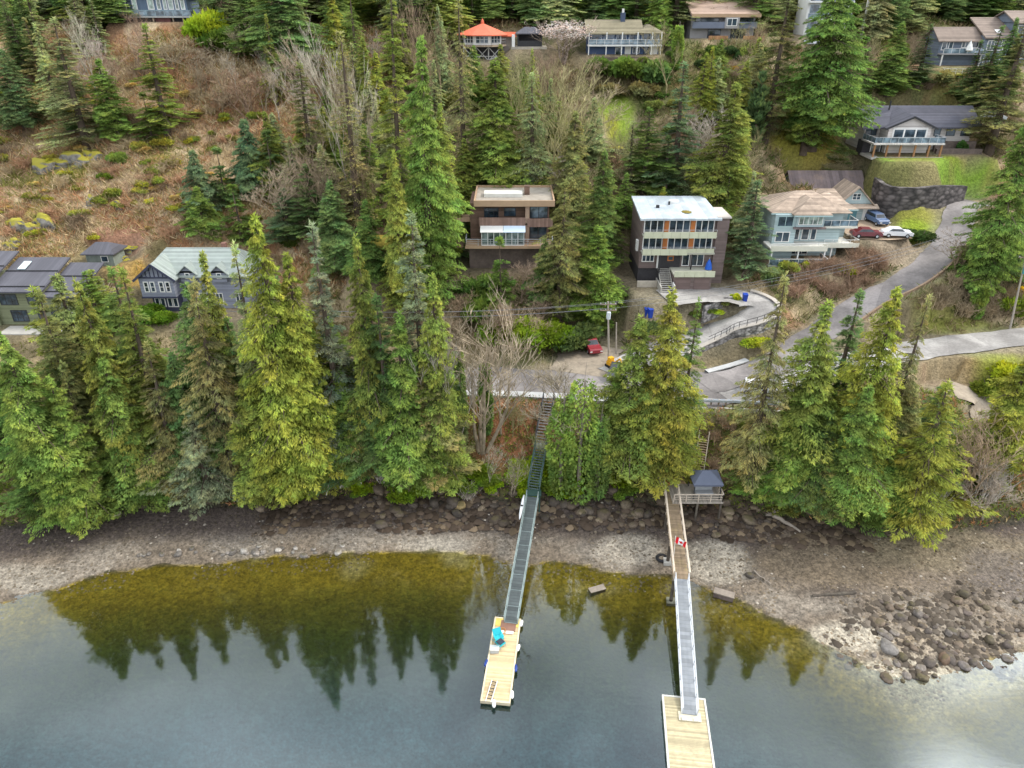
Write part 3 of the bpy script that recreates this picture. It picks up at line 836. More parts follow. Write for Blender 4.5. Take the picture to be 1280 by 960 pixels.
GC='conifers'; GB='leafless trees'
for row in [
 # ---- shore belt, left of the left stairs
 ('cedar',4,418,636,105,'G','dark green cedar cut by the left edge of the view, above the beach'),
 ('cedar',58,470,639,80,'G','short bright green cedar at the left shore, below the olive roofed house'),
 ('fir',40,366,600,80,'o','yellow-brown fir standing in front of the olive house with metal roofs'),
 ('cedar',100,348,600,85,'y','yellow-green cedar right in front of the right wing of the olive house'),
 ('hemlock',72,455,614,85,'o','olive hemlock with drooping boughs, second row back from the left beach'),
 ('cedar',125,450,622,90,'G','full green cedar on the left shore with dead brown twigs at its foot'),
 ('fir',143,338,585,80,'y','tall olive fir between the olive house and the half-timbered blue house'),
 ('hemlock',178,430,614,90,'O','brownish hemlock on the shore under the clipped hedge of the blue house'),
 ('hemlock',233,352,600,95,'O','brown-olive hemlock directly in front of the half-timbered gable'),
 ('cedar',248,316,560,70,'y','green cedar covering the middle dormer of the pale green roof'),
 ('hemlock',236,512,624,100,'S','pale grey-green hemlock whose long boughs hang over the beach'),
 ('fir',287,303,580,75,'P','pale yellow fir in front of the right end of the pale green roof'),
 ('cedar',320,270,606,112,'Y','tallest bright yellow cedar on the shore, at the right end of the pale green roof'),
 ('cedar',356,318,602,95,'Y','yellow-green cedar leaning against the tallest yellow one, on its right'),
 ('cedar',306,470,614,85,'y','lower yellow-green cedar at the foot of the tallest yellow cedar'),
 ('fir',393,280,585,85,'S','grey-green fir with layered boughs, right of the yellow cedars'),
 ('cedar',442,296,590,85,'y','yellow-tipped cedar left of the mossy roofed hut'),
 ('fir',425,470,590,80,'B','dark bluish fir with grey dead branches, low on the shore'),
 ('fir',470,370,600,75,'d','dark green fir below the mossy roofed hut'),
 ('fir',514,263,578,95,'S','very tall pale grey-green fir below the brown house stairs'),
 ('cedar',494,392,608,105,'G','bright green cedar with drooping boughs hanging above the boulders'),
 ('cedar',541,345,600,75,'y','slim yellow-green cedar at the left end of the visible shore road'),
 ('cedar',545,520,602,55,'G','low green cedar on the bank, left of the leafless alders'),
 ('cedar',380,520,606,60,'y','small olive cedar at the top of the beach among dead branches'),
 ('fir',20,560,638,60,'g','small dark fir at the left edge of the beach'),
 # ---- right of the left stairs
 ('cedar',803,396,586,98,'y','left cedar of the three bright green ones beside the pier, near the road'),
 ('cedar',845,362,592,108,'Y','tallest of the three bright green cedars above the pier entrance'),
 ('fir',872,372,560,48,'g','dark slim fir behind the right side of the bright cedars near the pier'),
 ('cedar',775,455,586,62,'G','shorter green cedar at the left foot of the bright cedars near the pier'),
 ('hemlock',985,343,606,80,'O','brownish fir with open boughs in front of the road junction'),
 ('fir',1073,362,560,70,'d','dark fir poking up between the yellow-green cedars of the right group'),
 ('cedar',1038,378,611,105,'y','broad green cedar left in the large group in front of the uphill lane'),
 ('cedar',1121,360,606,112,'Y','tallest yellow-green cedar of the large right group'),
 ('hemlock',1160,372,600,70,'O','olive brown conifer on the right flank of the large right group'),
 ('cedar',1085,480,638,100,'G','deep green cedar low in front of the large right group'),
 ('cedar',1005,470,606,75,'G','green cedar at the left foot of the large right group'),
 ('hemlock',1190,478,656,118,'Y','yellow-olive conifer with soft boughs above the right beach'),
 ('cedar',1130,560,652,80,'G','short bright green cedar overhanging the gravel beach on the right'),
 ('cedar',1285,440,600,95,'Y','yellow-green conifer cut by the right edge, below the pale road'),
 # ---- middle slope
 ('cedar',520,48,368,86,'G','very tall deep green cedar in the middle of the slope, left of the brown house'),
 ('fir',478,-25,330,85,'y','very tall yellow-green fir reaching the top edge, left of the red roof'),
 ('cedar',488,190,395,58,'y','pale green cedar in front of the two tallest middle conifers'),
 ('cedar',548,130,318,50,'y','yellow-green cedar right against the tallest middle cedar, above the brown house deck'),
 ('cedar',617,74,248,86,'G','broad green cedar behind the flat roofed brown house'),
 ('hemlock',668,92,250,80,'P','pale green conifer behind the right end of the brown house'),
 ('thin',575,-5,240,62,'O','brownish sparse conifer just below the red roof'),
 ('thin',425,40,300,62,'O','thin brown conifer among the tall grey alders'),
 ('hemlock',703,225,402,74,'o','drooping olive hemlock between the brown house and the grey roofed flats'),
 ('cedar',755,187,330,65,'g','green cedar left behind the flats with orange panels'),
 ('cedar',748,282,402,92,'G','bushy bright green cedar left beside the flats with orange panels'),
 ('young',627,298,388,46,'G','young bright green cedar in front of the brown house wall'),
 ('young',680,300,372,40,'d','dark young conifer in the garden right of the brown house'),
 ('fir',857,78,240,70,'B','dark blue-green fir above the flats, below the house with brown roof'),
 ('fir',812,134,242,66,'g','dark green fir left above the flat roof'),
 ('cedar',916,104,268,80,'y','bright yellow-green cedar right behind the flats'),
 ('fir',951,226,346,62,'B','blue-green fir between the flats and the pale teal house'),
 ('cypress',954,94,192,20,'D','slim dark columnar tree left of the mossy clearing'),
 ('fir',990,-40,188,70,'o','olive fir left of the giant cedar'),
 ('cedar',1063,-75,192,108,'g','giant cedar left of the white gabled house'),
 ('cedar',1035,20,190,70,'G','bushy cedar against the left side of the giant cedar'),
 ('cedar',1128,28,116,50,'G','lone cone shaped cedar above the white gabled house'),
 ('cedar',1298,126,372,88,'G','giant dark cedar right of the green lawn and the lane'),
 ('fir',1290,10,190,75,'O','brownish fir cut by the right edge, beside the grey house'),
 ('cedar',1292,230,345,60,'d','dark cedar cut by the right edge behind the overhead wires'),
 # ---- left hill
 ('fir',66,22,182,72,'P','pale olive fir on the left hill, nearest to the mossy ledge'),
 ('hemlock',42,30,150,50,'P','pale thin conifer left of the pale olive fir on the left hill'),
 ('cedar',122,74,172,62,'G','green cedar on the left hill, right of the pale olive fir'),
 ('fir',180,30,165,58,'y','yellow-green fir on the brown hill below the slate-blue house'),
 ('young',178,118,172,36,'G','small bright conifer at the foot of the yellow-green hill fir'),
 ('cedar',2,62,162,58,'D','dark cedar cut by the left edge on the upper hill'),
 ('cedar',345,-50,95,100,'d','large dark green cedar right of the slate-blue house'),
 ('cedar',305,-20,70,60,'g','dark green cedar behind the round glossy bush'),
 ('fir',372,78,240,72,'o','olive fir on the right edge of the brown hillside'),
 ('young',240,190,262,48,'B','blue-green young fir, leftmost of the clump on the brown hillside'),
 ('young',270,186,256,42,'d','dark young fir in the middle of the clump on the brown hillside'),
 ('young',303,152,248,58,'B','tallest young fir of the clump on the brown hillside'),
 ('young',332,165,252,46,'d','dark young fir at the right of the clump on the brown hillside'),
 ('young',245,235,288,46,'G','bright green young conifer low in the clump on the brown hillside'),
 ('young',290,232,300,50,'G','young conifer below the clump, above the pale green roof'),
 ('fir',380,205,300,62,'d','dark green fir between the hillside clump and the tall alders'),
 ('fir',352,235,305,50,'B','blue-green fir just above the right end of the pale green roof'),
 ('cedar',410,225,340,70,'d','dark cedar behind the yellow-tipped shore conifers'),
 ('cedar',455,250,350,60,'g','green cedar behind the mossy roofed hut'),
 ('cedar',565,220,318,40,'d','dark cedar left against the brown house'),
 ('cedar',720,140,300,70,'o','olive cedar above the drooping hemlock'),
 ('fir',838,170,258,50,'d','dark fir right behind the flat roof of the flats'),
 ('fir',1085,60,150,50,'d','dark fir right behind the giant cedar'),
 ('fir',1165,30,110,44,'D','dark fir left of the grey house at the top right'),
]:
    k,tx,ty,by,wp,ti,lb=row
    tree(k,tx,ty,by,wp,T_[ti],lb,group=GC)

TAN=(.37,.295,.205); GRY=(.39,.34,.275); BRN=(.29,.215,.145); OLV=(.35,.32,.16); PNK=(.44,.385,.33)
for row in [
 ('maple',598,368,566,112,TAN,'large leafless alder with many stems at the edge of the shore road',None),
 ('alder',572,392,590,70,GRY,'slim leafless alder left of the many-stemmed one',None),
 ('alder',625,395,545,60,TAN,'leafless tree on the road edge, right of the many-stemmed alder',None),
 ('maple',708,428,560,86,TAN,'leafless tree with ivy covered trunk beside the top of the left stairs',None),
 ('alder',640,560,622,40,TAN,'small leafless sapling on the rusty bank, left of the green stairs',None),
 ('alder',612,545,615,36,GRY,'thin grey sapling on the bank under the many-stemmed alder',None),
 ('alder',398,12,215,72,GRY,'tall grey alder on the upper slope right of the brown hillside',None),
 ('alder',418,45,250,62,GRY,'second tall grey alder, a little right of and below the first',None),
 ('alder',440,35,280,56,TAN,'tan leafless alder beside the yellow-green middle fir',None),
 ('alder',370,30,180,60,TAN,'leafless alder below the large dark cedar on the left hill',None),
 ('maple',715,62,250,82,OLV,'olive leafless maple between the pale conifer and the small lawn',None),
 ('maple',738,100,180,70,TAN,'tan leafless maple left of the small bright lawn',None),
 ('alder',645,55,200,54,OLV,'leafless tree between the red roof and the broad green cedar',None),
 ('alder',690,70,180,50,OLV,'leafless tree under the blossoming tree near the blue house',None),
 ('alder',545,0,150,50,BRN,'brown leafless tree left of the red roof',None),
 ('alder',520,-20,120,50,BRN,'brown leafless tree at the top between the tall fir and the red roof',None),
 ('alder',94,5,130,40,PNK,'pale leafless tree with white trunk on the upper left hill',None),
 ('alder',108,25,138,38,PNK,'second pale leafless tree, right of the white trunk on the left hill',None),
 ('maple',205,38,88,64,TAN,'multi-stemmed leafless shrub tree below the slate-blue house',None),
 ('maple',240,52,98,56,TAN,'fan of leafless stems left below the glossy round bush',None),
 ('alder',160,30,90,34,TAN,'thin leafless tree below the left end of the slate-blue house',None),
 ('maple',300,80,150,60,BRN,'brown leafless tree on the hillside below the large dark cedar',None),
 ('maple',340,190,300,70,TAN,'leafless tan tree beside the young fir clump',None),
 ('maple',395,170,300,60,BRN,'brown leafless tree among the dark firs right of the hillside clump',None),
 ('maple',715,180,268,50,PNK,'pale pinkish leafless tree on the landslip above the drooping hemlock',None),
 ('maple',880,130,215,56,PNK,'greyish pink leafless tree beside the bright cedar behind the flats',None),
 ('maple',930,60,110,40,BRN,'leafless tree right of the yellow garden shrubs',None),
 ('alder',842,20,120,44,OLV,'leafless tree between the blue-fronted house and the house with timber decks',None),
 ('maple',1240,510,640,84,BRN,'grey-brown leafless thicket tree at the right edge above the beach',None),
 ('maple',1262,560,655,70,GRY,'grey dead tree leaning above the right end of the beach',None),
 ('maple',1210,290,350,50,BRN,'leafless shrub tree by the lane at the leaning wooden pole',None),
 ('maple',880,-15,40,50,BRN,'leafless tree above the brown roof at the top',None),
 ('maple',660,395,430,40,BRN,'brown leafless shrub tree in front of the broad hedge by the road',None),
 ('maple',652,312,380,50,TAN,'leafless tan tree in front of the brown house terrace',None),
]:
    k,tx,ty,by,wp,ti,lb,_=row
    tree(k,tx,ty,by,wp,ti,lb,group=GB)

CLEAR=[(on_ground(1000,178),6.5),(on_ground(768,143),6.5),(on_ground(765,165),4),(on_ground(1150,268),9),(on_ground(1110,285),8)]
def clear(p): return any((p-c).length<r for c,r in CLEAR)
# trees of the woods that nothing tells apart
def wood(n,box,kinds,tints,hr,wr,label,group,seed=0):
    g=random.Random(label); k=0; tr=0
    while k<n and tr<n*40:
        tr+=1; px=g.uniform(box[0],box[2]); py=g.uniform(box[1],box[3]); p=on_ground(px,py)
        ds,_,_f=roads_weight(np.array([p.x]),np.array([p.y]))
        if ds[0]<2.2 or clear(p) or any(q.x+b[0]-2.5<p.x<q.x+b[1]+2.5 and q.y+b[2]-(9 if q.y>94 and q.y<140 else 5)<p.y<q.y+b[3]+2 for q,b,_g in PADS): continue
        h=g.uniform(*hr); s=px_per_m(p); tip=Vector((p.x,p.y,p.z+h)); dp=tip.y*CT+(HOVER-tip.z)*ST
        tx=640+FOC*tip.x/dp; ty=480+FOC*math.tan(math.atan2(HOVER-tip.z,tip.y)-PITCH)
        tree(g.choice(kinds),tx,ty,0,g.uniform(*wr)*s,g.choice(tints),label,y=p.y,group=group); k+=1
wood(16,(585,118,760,262),['alder','maple','alder'],[OLV,TAN,BRN,OLV],(6,10.5),(3.5,6),'leafless tree in the wood between the red roof and the brown house','leafless trees below the red roof')
wood(17,(330,70,470,300),['alder','maple','alder'],[TAN,GRY,BRN],(8,15),(3.5,6),'leafless tree in the wood right of the brown hillside','leafless trees right of the brown hillside')
wood(14,(90,40,330,150),['maple','alder'],[TAN,BRN,PNK],(5,10),(3,6),'leafless tree on the upper part of the brown hillside','leafless trees on the upper brown hillside')
wood(14,(770,150,960,250),['maple','alder'],[TAN,OLV,BRN],(5,9),(3,5),'leafless tree on the slope behind the flats','leafless trees behind the flats')
wood(12,(900,60,1240,125),['maple','alder'],[TAN,OLV,BRN],(4,8),(3,5),'leafless tree on the terraces near the top right houses','leafless trees near the top right houses')
wood(12,(560,350,720,440),['maple','alder'],[TAN,BRN],(4,8),(3,5),'leafless tree in the thicket above the shore road','leafless trees above the shore road')
wood(16,(390,545,780,610),['alder','maple'],[TAN,GRY,OLV],(4,8),(2,3.6),'leafless sapling on the bank between road and rocks','leafless saplings of the shore bank')
wood(26,(335,90,560,300),['cedar','hemlock','cedar','thin'],[T_['y'],T_['P'],T_['P'],T_['G'],T_['Y']],(9,16),(5,7),'mid-sized conifer in the middle wood between the tall trees','mid-sized conifers of the middle wood')
wood(24,(570,110,960,320),['thin','cedar','hemlock','cedar'],[T_['P'],T_['y'],T_['G'],T_['Y']],(8,13),(4.5,6.5),'mid-sized conifer on the slope around the brown house and the flats','mid-sized conifers around the brown house')
wood(30,(-20,520,560,606),['cedar','fir','hemlock','cedar'],[T_['G'],T_['o'],T_['y'],T_['d'],T_['O'],T_['g']],(12,21),(7.5,10.5),'conifer inside the dense left shore belt, between the taller trees','conifers filling the left shore belt')
wood(8,(0,400,180,470),['cedar','fir'],[T_['y'],T_['o'],T_['G']],(7,12),(5,7),'conifer between the olive house and the shore belt','conifers below the olive house')
wood(8,(960,540,1180,640),['cedar','hemlock'],[T_['G'],T_['o'],T_['d']],(9,15),(6,8.5),'conifer inside the large right group, between the taller ones','conifers filling the large right group')
wood(12,(0,20,140,150),['fir','cedar','thin'],[T_['P'],T_['d'],T_['O']],(9,16),(4.5,6),'conifer on the upper left hill above the mossy ledge','conifers of the upper left hill')
wood(8,(1180,60,1290,150),['fir','cedar'],[T_['d'],T_['o']],(9,15),(5,7),'conifer at the right edge around the grey house','conifers around the grey house')

# blossom tree beside the blue-fronted house
bt=tree('maple',706,18,80,62,(.30,.24,.20),'white blossoming tree left of the blue-fronted house')
bt.name='blossom_tree'
g=np.random.default_rng(9); n=2600
d=unit(g.normal(0,1,(n,3))); d[:,2]=d[:,2]*.5+.15; p=d*g.uniform(.45,1,n)[:,None]*np.array([1,1,1.0]); 
_,_,H0,R0=PROTO['maple'][0]
p=p*np.array([R0*1.0,R0*1.0,H0*.42])+np.array([0,0,H0*.62])
k=(vnoise(p[:,0]*.9+9,p[:,2]*.9+p[:,1]*.7,4)>.40); p=p[k]; n=len(p); d=unit(g.normal(0,1,(n,3))); s=unit(np.cross(d,g.normal(0,1,(n,3)))); ln=g.uniform(.15,.38,n)
V,Fq=kites(p,d,s,ln,ln*.6)
bl=link('blossom',raw_mesh('blossom',V,Fq,LEAF,{'shade':('FLOAT','FACE',np.clip(g.normal(.5,.12,n),0,1))}),bt); bl.color=(.36,.30,.29,1)
# ivy sleeves on the trunks by the stairs
def ivy(px,ty,by,wpx,tint,label):
    r=on_ground(px,by); top=at_y(px,ty,r.y); h=top.z-r.z; rad=wpx/2/px_per_m(r)
    g=np.random.default_rng(int(px)); n=3400
    z=g.uniform(0,1,n); a=g.uniform(0,6.28,n); rr=rad*(.45+.55*np.sin(np.clip(z*.85+.12,0,1)*math.pi))*(.55+.6*vnoise(a*1.3,z*6,3))*g.uniform(.8,1.1,n)
    p=np.stack([np.cos(a)*rr,np.sin(a)*rr,z*h],-1); d=unit(np.stack([np.cos(a),np.sin(a),-.6+g.normal(0,.5,n)],-1)+g.normal(0,.5,(n,3))); s=unit(np.cross(d,g.normal(0,1,(n,3)))); ln=g.uniform(.25,.55,n)
    V,Fq=kites(p,d,s,ln,ln*.6)
    t=thing('ivy_clad_tree',label,'tree',r)
    f=link('crown',raw_mesh('crown',V,Fq,LEAF,{'shade':('FLOAT','FACE',np.clip(.2+.35*vnoise(a*2,z*9,8)+g.normal(.12,.1,n)+.2*z,0,1))}),t); f.color=(*tint,1)
    mb=MB(); mb.tube([(0,0,-.5),(0,0,h*.5),(.2,0,h*1.02)],[.3,.2,.05],6)
    for q in range(5): 
        z0=h*(.6+.08*q); aa=q*1.9; mb.tube([(0,0,z0),(math.cos(aa)*rad*.8,math.sin(aa)*rad*.8,z0+h*.2)],[.08,.015],4,False)
    mb.build('trunk',BARKG,t)
ivy(722,478,622,46,T_['G'],'ivy smothered tree right beside the green metal stairs')
ivy(700,500,618,34,T_['G'],'ivy covered trunk between the stairs and the fuller ivy tree')
ivy(745,520,618,30,T_['g'],'low ivy column at the left foot of the bright cedars')
ivy(577,440,560,14,T_['d'],'thin ivy wrapped trunk at the left of the leafless alders')
ivy(608,455,540,14,T_['g'],'thin ivy wrapped trunk in front of the shore road')
ivy(1217,352,396,16,T_['G'],'slim ivy pillar among the brambles right of the lane')
ivy(845,32,80,12,T_['G'],'ivy covered trunk right of the blue-fronted house')

# the near edge of the forest, behind the top houses
for i,px in enumerate(range(-30,1320,22)):
    x=px+rnd.uniform(-8,8)
    if 575<x<630 or 640<x<690 or 135<x<235 or 715<x<830 or 855<x<950 or 1000<x<1050 or 1165<x<1290: yy=rnd.uniform(170,176)
    else: yy=rnd.uniform(158,170)
    if 60<x<340 and rnd.random()<.45: continue
    tree(rnd.choice(['cedar','fir','cedar']),x,rnd.uniform(-75,-30),0,rnd.uniform(44,64),T_[rnd.choice(['g','G','y','G','P','d'])],'green conifer at the near edge of the forest along the top of the view',y=yy,group='conifers at the near edge of the top forest')

# forest beyond the crest: individual trees nothing in the picture tells apart
k=0
for px in list(range(-40,1330,26)):
    for rowi,(yy,ty) in enumerate(((178,-40),(196,-70))):
        x=px+rnd.uniform(-10,10)+13*rowi
        if 560<x<700 and rowi==0: continue
        if 130<x<240 and rowi==0: continue
        if 700<x<960 and rowi==0 and rnd.random()<.4: continue
        kind=rnd.choice(['cedar','fir','cedar','hemlock']); tint=T_[rnd.choice(['d','g','g','d','D','o'])]
        tree(kind,x,ty+rnd.uniform(-25,15),0,rnd.uniform(48,66),tint,'dark conifer in the forest along the top edge, behind the houses',y=yy+rnd.uniform(-5,5),group='dark conifers of the forest behind the top houses')
for i,(px,ty,by,wp) in enumerate([(640,-20,24,50),(615,-25,26,46),(668,-30,22,46),(590,-10,40,42),(745,-40,24,50),(772,-35,24,48),(800,-45,22,50),(840,-30,50,40),(716,-30,20,40),(560,-20,40,46)]):
    tree('cedar' if i%3 else 'fir',px,ty,by,wp,T_['g' if i%2 else 'd'],'green conifer close behind the red roof and the blue-fronted house',y=168+rnd.uniform(-3,5),group='green conifers close behind the red roofed and blue-fronted houses')
for i,(px,wp) in enumerate([(1105,40),(1140,44),(1175,46),(1205,46),(1240,50),(1275,50)]):
    tree('cedar' if i%2 else 'fir',px,-45,18,wp,T_['d' if i%2 else 'g'],'dark conifer close behind the grey house at the top right',y=171+rnd.uniform(-3,4),group='dark conifers close behind the grey house')

# ------------------------------------------------------------------ shrubs
def shrub(px,py,wpx,hr,tint,label,kind='bush',cat='shrub',group=None,nm=None,loc=None):
    p=on_ground(px,py) if loc is None else loc
    w=wpx/px_per_m(p)/2
    root=thing(nm or {'bush':'shrub','hedge':'hedge','twigs':'bare_shrub'}[kind],label,cat,p-Vector((0,0,.1)),rnd.uniform(0,6.28),group)
    root.scale=(w,w*rnd.uniform(.85,1.15),w*hr)
    o=link('branches' if kind=='twigs' else 'foliage',rnd.choice(PROTO[kind]),root)
    j=rnd.uniform(.88,1.12)*(1.0 if kind=='twigs' else 1.12); o.color=(*[min(c*j,.8) for c in tint],1)
    if kind!='twigs':
        mb=TWIGSTEM
        s=link('stem',mb,root)
    return root
_s=MB()
for i in range(5):
    a=i*1.26; _s.tube([(0,0,-.1),(.25*math.cos(a),.25*math.sin(a),.45),(.45*math.cos(a),.45*math.sin(a),.8)],[.05,.035,.01],4,False)
TWIGSTEM=bpy.data.meshes.new('stem'); TWIGSTEM.from_pydata(_s.v,[],_s.f); TWIGSTEM.materials.append(BARK)

for a in [
 (265,60,52,1.5,(.13,.17,.015),'large glossy yellow-green round bush right of the slate-blue house'),
 (278,66,40,1.4,(.06,.10,.02),'dark green bush against the right side of the glossy round bush'),
 (762,98,50,1.1,(.055,.09,.02),'big dark laurel bush below the left end of the blue-fronted house'),
 (792,100,56,1.1,(.065,.10,.02),'big laurel bush below the middle of the blue-fronted house'),
 (820,104,48,1.1,(.06,.095,.03),'laurel bush below the right end of the blue-fronted house'),
 (765,120,40,.9,(.12,.10,.045),'olive bush under the laurels, at the top of the small lawn'),
 (805,122,44,.9,(.10,.09,.04),'brown-green bush under the laurels, right of the small lawn'),
 (1200,190,17,2.0,(.035,.075,.02),'egg shaped clipped dark shrub on the bright lawn of the white house'),
 (1168,172,22,1.1,(.17,.19,.10),'pale variegated shrub at the right corner of the white house deck'),
 (1198,160,14,1.0,(.05,.085,.03),'small round shrub in front of the right wing of the white house'),
 (912,68,24,.9,(.035,.06,.025),'dark rhododendron under the timber deck of the house at the top'),
 (890,66,20,.8,(.05,.08,.02),'green shrub left of the dark rhododendron under the timber deck'),
 (875,86,14,1.5,(.03,.05,.02),'small dark upright shrub left of the yellow shrubs'),
 (922,78,12,2.2,(.03,.055,.02),'dark upright shrub right above the yellow shrubs'),
 (897,88,13,1.1,(.36,.27,.02),'left one of the two yellow flowering shrubs in the terraced garden'),
 (914,88,13,1.1,(.38,.28,.02),'right one of the two yellow flowering shrubs in the terraced garden'),
 (936,94,7,1.0,(.30,.22,.02),'small third yellow flowering shrub, away to the right of the pair'),
 (918,378,14,1.3,(.22,.25,.02),'yellow-green shrub on the island of the flats driveway'),
 (1058,345,26,1.0,(.20,.23,.015),'bright yellow-green shrub under the gravel court of the teal house'),
 (985,340,26,1.0,(.15,.17,.04),'pale green shrub below the lower deck of the teal house'),
 (1005,335,18,1.2,(.20,.22,.03),'yellowish shrub at the right of the lower deck of the teal house'),
 (963,352,26,1.2,(.12,.15,.06),'grey-green shrub between the blue-green fir and the stone wall'),
 (1275,350,24,1.4,(.38,.27,.02),'upper yellow flowering bush at the right edge under the wires'),
 (1282,375,22,1.3,(.34,.25,.02),'lower yellow flowering bush at the right edge'),
 (1265,395,34,1.4,(.10,.14,.02),'green bush left of the yellow bushes at the right edge'),
 (1235,490,44,1.0,(.10,.13,.02),'green bush on the verge right below the pale road'),
 (1265,480,50,1.2,(.19,.20,.015),'yellow-green bush at the right edge below the pale road'),
 (1250,560,60,1.4,(.16,.17,.02),'large olive-yellow bush beside the gravel pull-out'),
 (148,205,20,1.4,(.11,.16,.04),'fresh green bush right of the mossy ledge'),
 (133,225,18,1.2,(.09,.13,.02),'green bush below the right end of the mossy ledge'),
 (95,168,22,1.3,(.05,.085,.03),'dark bush at the foot of the pale olive fir'),
 (140,148,26,1.2,(.045,.08,.025),'dark green bush at the foot of the green hill cedar'),
 (200,180,30,.8,(.17,.16,.03),'olive mossy bush in the middle of the brown hillside'),
 (600,400,60,1.1,(.06,.09,.02),'dark shrub left in the thicket behind the shore road'),
 (592,368,44,1.2,(.05,.085,.02),'dark green garden shrub under the long brown stairs'),
 (618,366,40,1.2,(.07,.11,.03),'green garden shrub between the stairs and the young cedar'),
 (720,435,60,.9,(.055,.08,.03),'dusty green shrub bank left of the red pickup'),
 (810,420,34,1.0,(.06,.085,.035),'grey-green shrub right of the power pole'),
 (1150,300,40,.7,(.035,.06,.018),'long dark shrub at the lower end of the sloping lawn'),
 (1130,296,24,.8,(.045,.07,.02),'dark shrub at the left lower corner of the sloping lawn'),
 (884,390,20,.8,(.10,.14,.03),'green bush in the hollow of the flats driveway bend'),
 (902,386,18,.8,(.13,.14,.045),'olive bush right of the green one in the driveway bend'),
 (868,396,20,.9,(.09,.12,.03),'dark green bush left in the hollow of the driveway bend'),
 (955,128,22,2.2,(.03,.05,.02),'dark bush under the olive fir, left of the mossy clearing'),
 (1190,72,22,1.0,(.05,.08,.02),'green shrub left below the grey house'),
 (1140,108,30,1.2,(.045,.07,.025),'dark shrub at the foot of the lone cone shaped cedar'),
 (1180,104,28,1.0,(.13,.12,.05),'olive shrub below the yellow rimmed deck of the grey house'),
]: shrub(*a)
for i,(px,py,w) in enumerate([(75,600,54),(150,606,50),(232,560,40),(296,596,56),(385,612,50),(432,606,60),(545,600,44),(1150,650,60),(955,612,44),(1232,620,56),(60,505,40),(480,600,40)]):
    shrub(px,py,w,1.5,(.52,.47,.41),'tangle of bleached dead branches at the foot of the shore conifers','twigs',group='dead branch tangles on the shore')
# big clipped evergreen mass by the road
for i,(px,py,w,lb) in enumerate([(628,425,52,'left third of the broad clipped evergreen above the shore road'),(658,430,62,'middle and tallest of the broad evergreens above the shore road'),(690,430,54,'right one of the broad evergreens above the shore road')]):
    shrub(px,py,w,1.25,(.085,.125,.012),lb,'hedge',nm='evergreen_bush')
shrub(180,398,44,.9,(.05,.095,.012),'clipped dark green hedge in front of the half-timbered gable','hedge','hedge')
shrub(204,402,32,1.0,(.06,.105,.012),'right end of the clipped hedge under the half-timbered gable','hedge','hedge')
shrub(945,432,34,.7,(.18,.21,.02),'low yellow-green hedge along the foot of the stone retaining wall','hedge','hedge')
shrub(1185,172,34,.45,(.15,.18,.03),'low clipped hedge on the terrace of the white house','hedge','hedge')
shrub(890,392,26,.5,(.24,.26,.02),'yellow-green verge hedge on the inner curve of the flats driveway','hedge','hedge')

def scatter(label,group,n,box,kind,tints,wr,hr,cond=None,cat='shrub'):
    k=0; tries=0
    while k<n and tries<n*30:
        tries+=1
        px=rnd.uniform(box[0],box[2]); py=rnd.uniform(box[1],box[3])
        p=on_ground(px,py)
        ds,_,_f=roads_weight(np.array([p.x]),np.array([p.y]))
        if ds[0]<1.2 or clear(p) or any(q.x+b[0]-1<p.x<q.x+b[1]+1 and q.y+b[2]-1<p.y<q.y+b[3]+1 for q,b,_g in PADS): continue
        if cond and not cond(p): continue
        shrub(0,0,rnd.uniform(*wr),rnd.uniform(*hr),rnd.choice(tints),label,kind,cat,group,loc=p); k+=1
RB=(.42,.25,.15); TB=(.46,.36,.22); DB=(.27,.20,.13); GO=(.19,.18,.045)
scatter('knee-high leafless brown bush on the bracken covered left hillside','brown bushes on the left hillside',76,(0,95,330,305),'twigs',[RB,TB,RB,DB],(22,40),(.5,.9))
scatter('low olive green bush scattered on the left hillside','olive bushes on the left hillside',110,(0,90,335,305),'bush',[GO,(.15,.16,.035),(.12,.14,.03),(.24,.19,.08),(.20,.20,.03)],(9,24),(.6,1.1))
scatter('leafless grey-brown bush on the wooded middle slope','bushes of the middle slope',42,(340,120,900,330),'twigs',[TB,DB,BRN],(24,44),(.7,1.3))
scatter('green undergrowth bush on the wooded middle slope','green bushes of the middle slope',60,(340,110,960,340),'bush',[(.06,.09,.02),(.08,.10,.03),(.10,.11,.03)],(18,34),(.7,1.2))
scatter('reddish leafless bush on the bank below the teal house','reddish bushes below the teal house',36,(990,318,1150,372),'twigs',[(.38,.25,.17),(.32,.22,.15)],(22,36),(.7,1.1))
scatter('leafless brown bramble bush between the lane and the pale road','brambles between the lane and the pale road',28,(1150,350,1275,410),'twigs',[(.36,.28,.18),(.29,.23,.15)],(26,42),(.7,1.1))
scatter('pale tan bramble on the bank under the white house lawn','brambles under the white house lawn',30,(1030,198,1220,232),'twigs',[(.48,.40,.24),(.38,.33,.18)],(16,28),(.6,.9))
scatter('grey-green bramble on the bank under the white house lawn','green brambles under the white house lawn',18,(1030,195,1220,225),'bush',[(.15,.15,.06),(.11,.13,.05)],(12,22),(.5,.8))
scatter('brown bush on the terraces near the upper right houses','bushes near the upper right houses',30,(860,70,1250,130),'twigs',[TB,DB,BRN],(14,26),(.7,1.1))
scatter('green garden bush near the upper right houses','garden bushes near the upper right houses',40,(760,60,1250,125),'bush',[(.05,.08,.02),(.08,.10,.03)],(9,18),(.7,1.2))
scatter('leafless twiggy bush on the shore bank','twiggy bushes of the shore bank',28,(0,545,1280,632),'twigs',[TB,GRY,BRN],(22,40),(.7,1.2))
scatter('leafy green bush on the shore bank','leafy bushes of the shore bank',70,(380,560,790,622),'bush',[(.13,.18,.012),(.10,.15,.015),(.08,.12,.02)],(18,38),(.7,1.1))
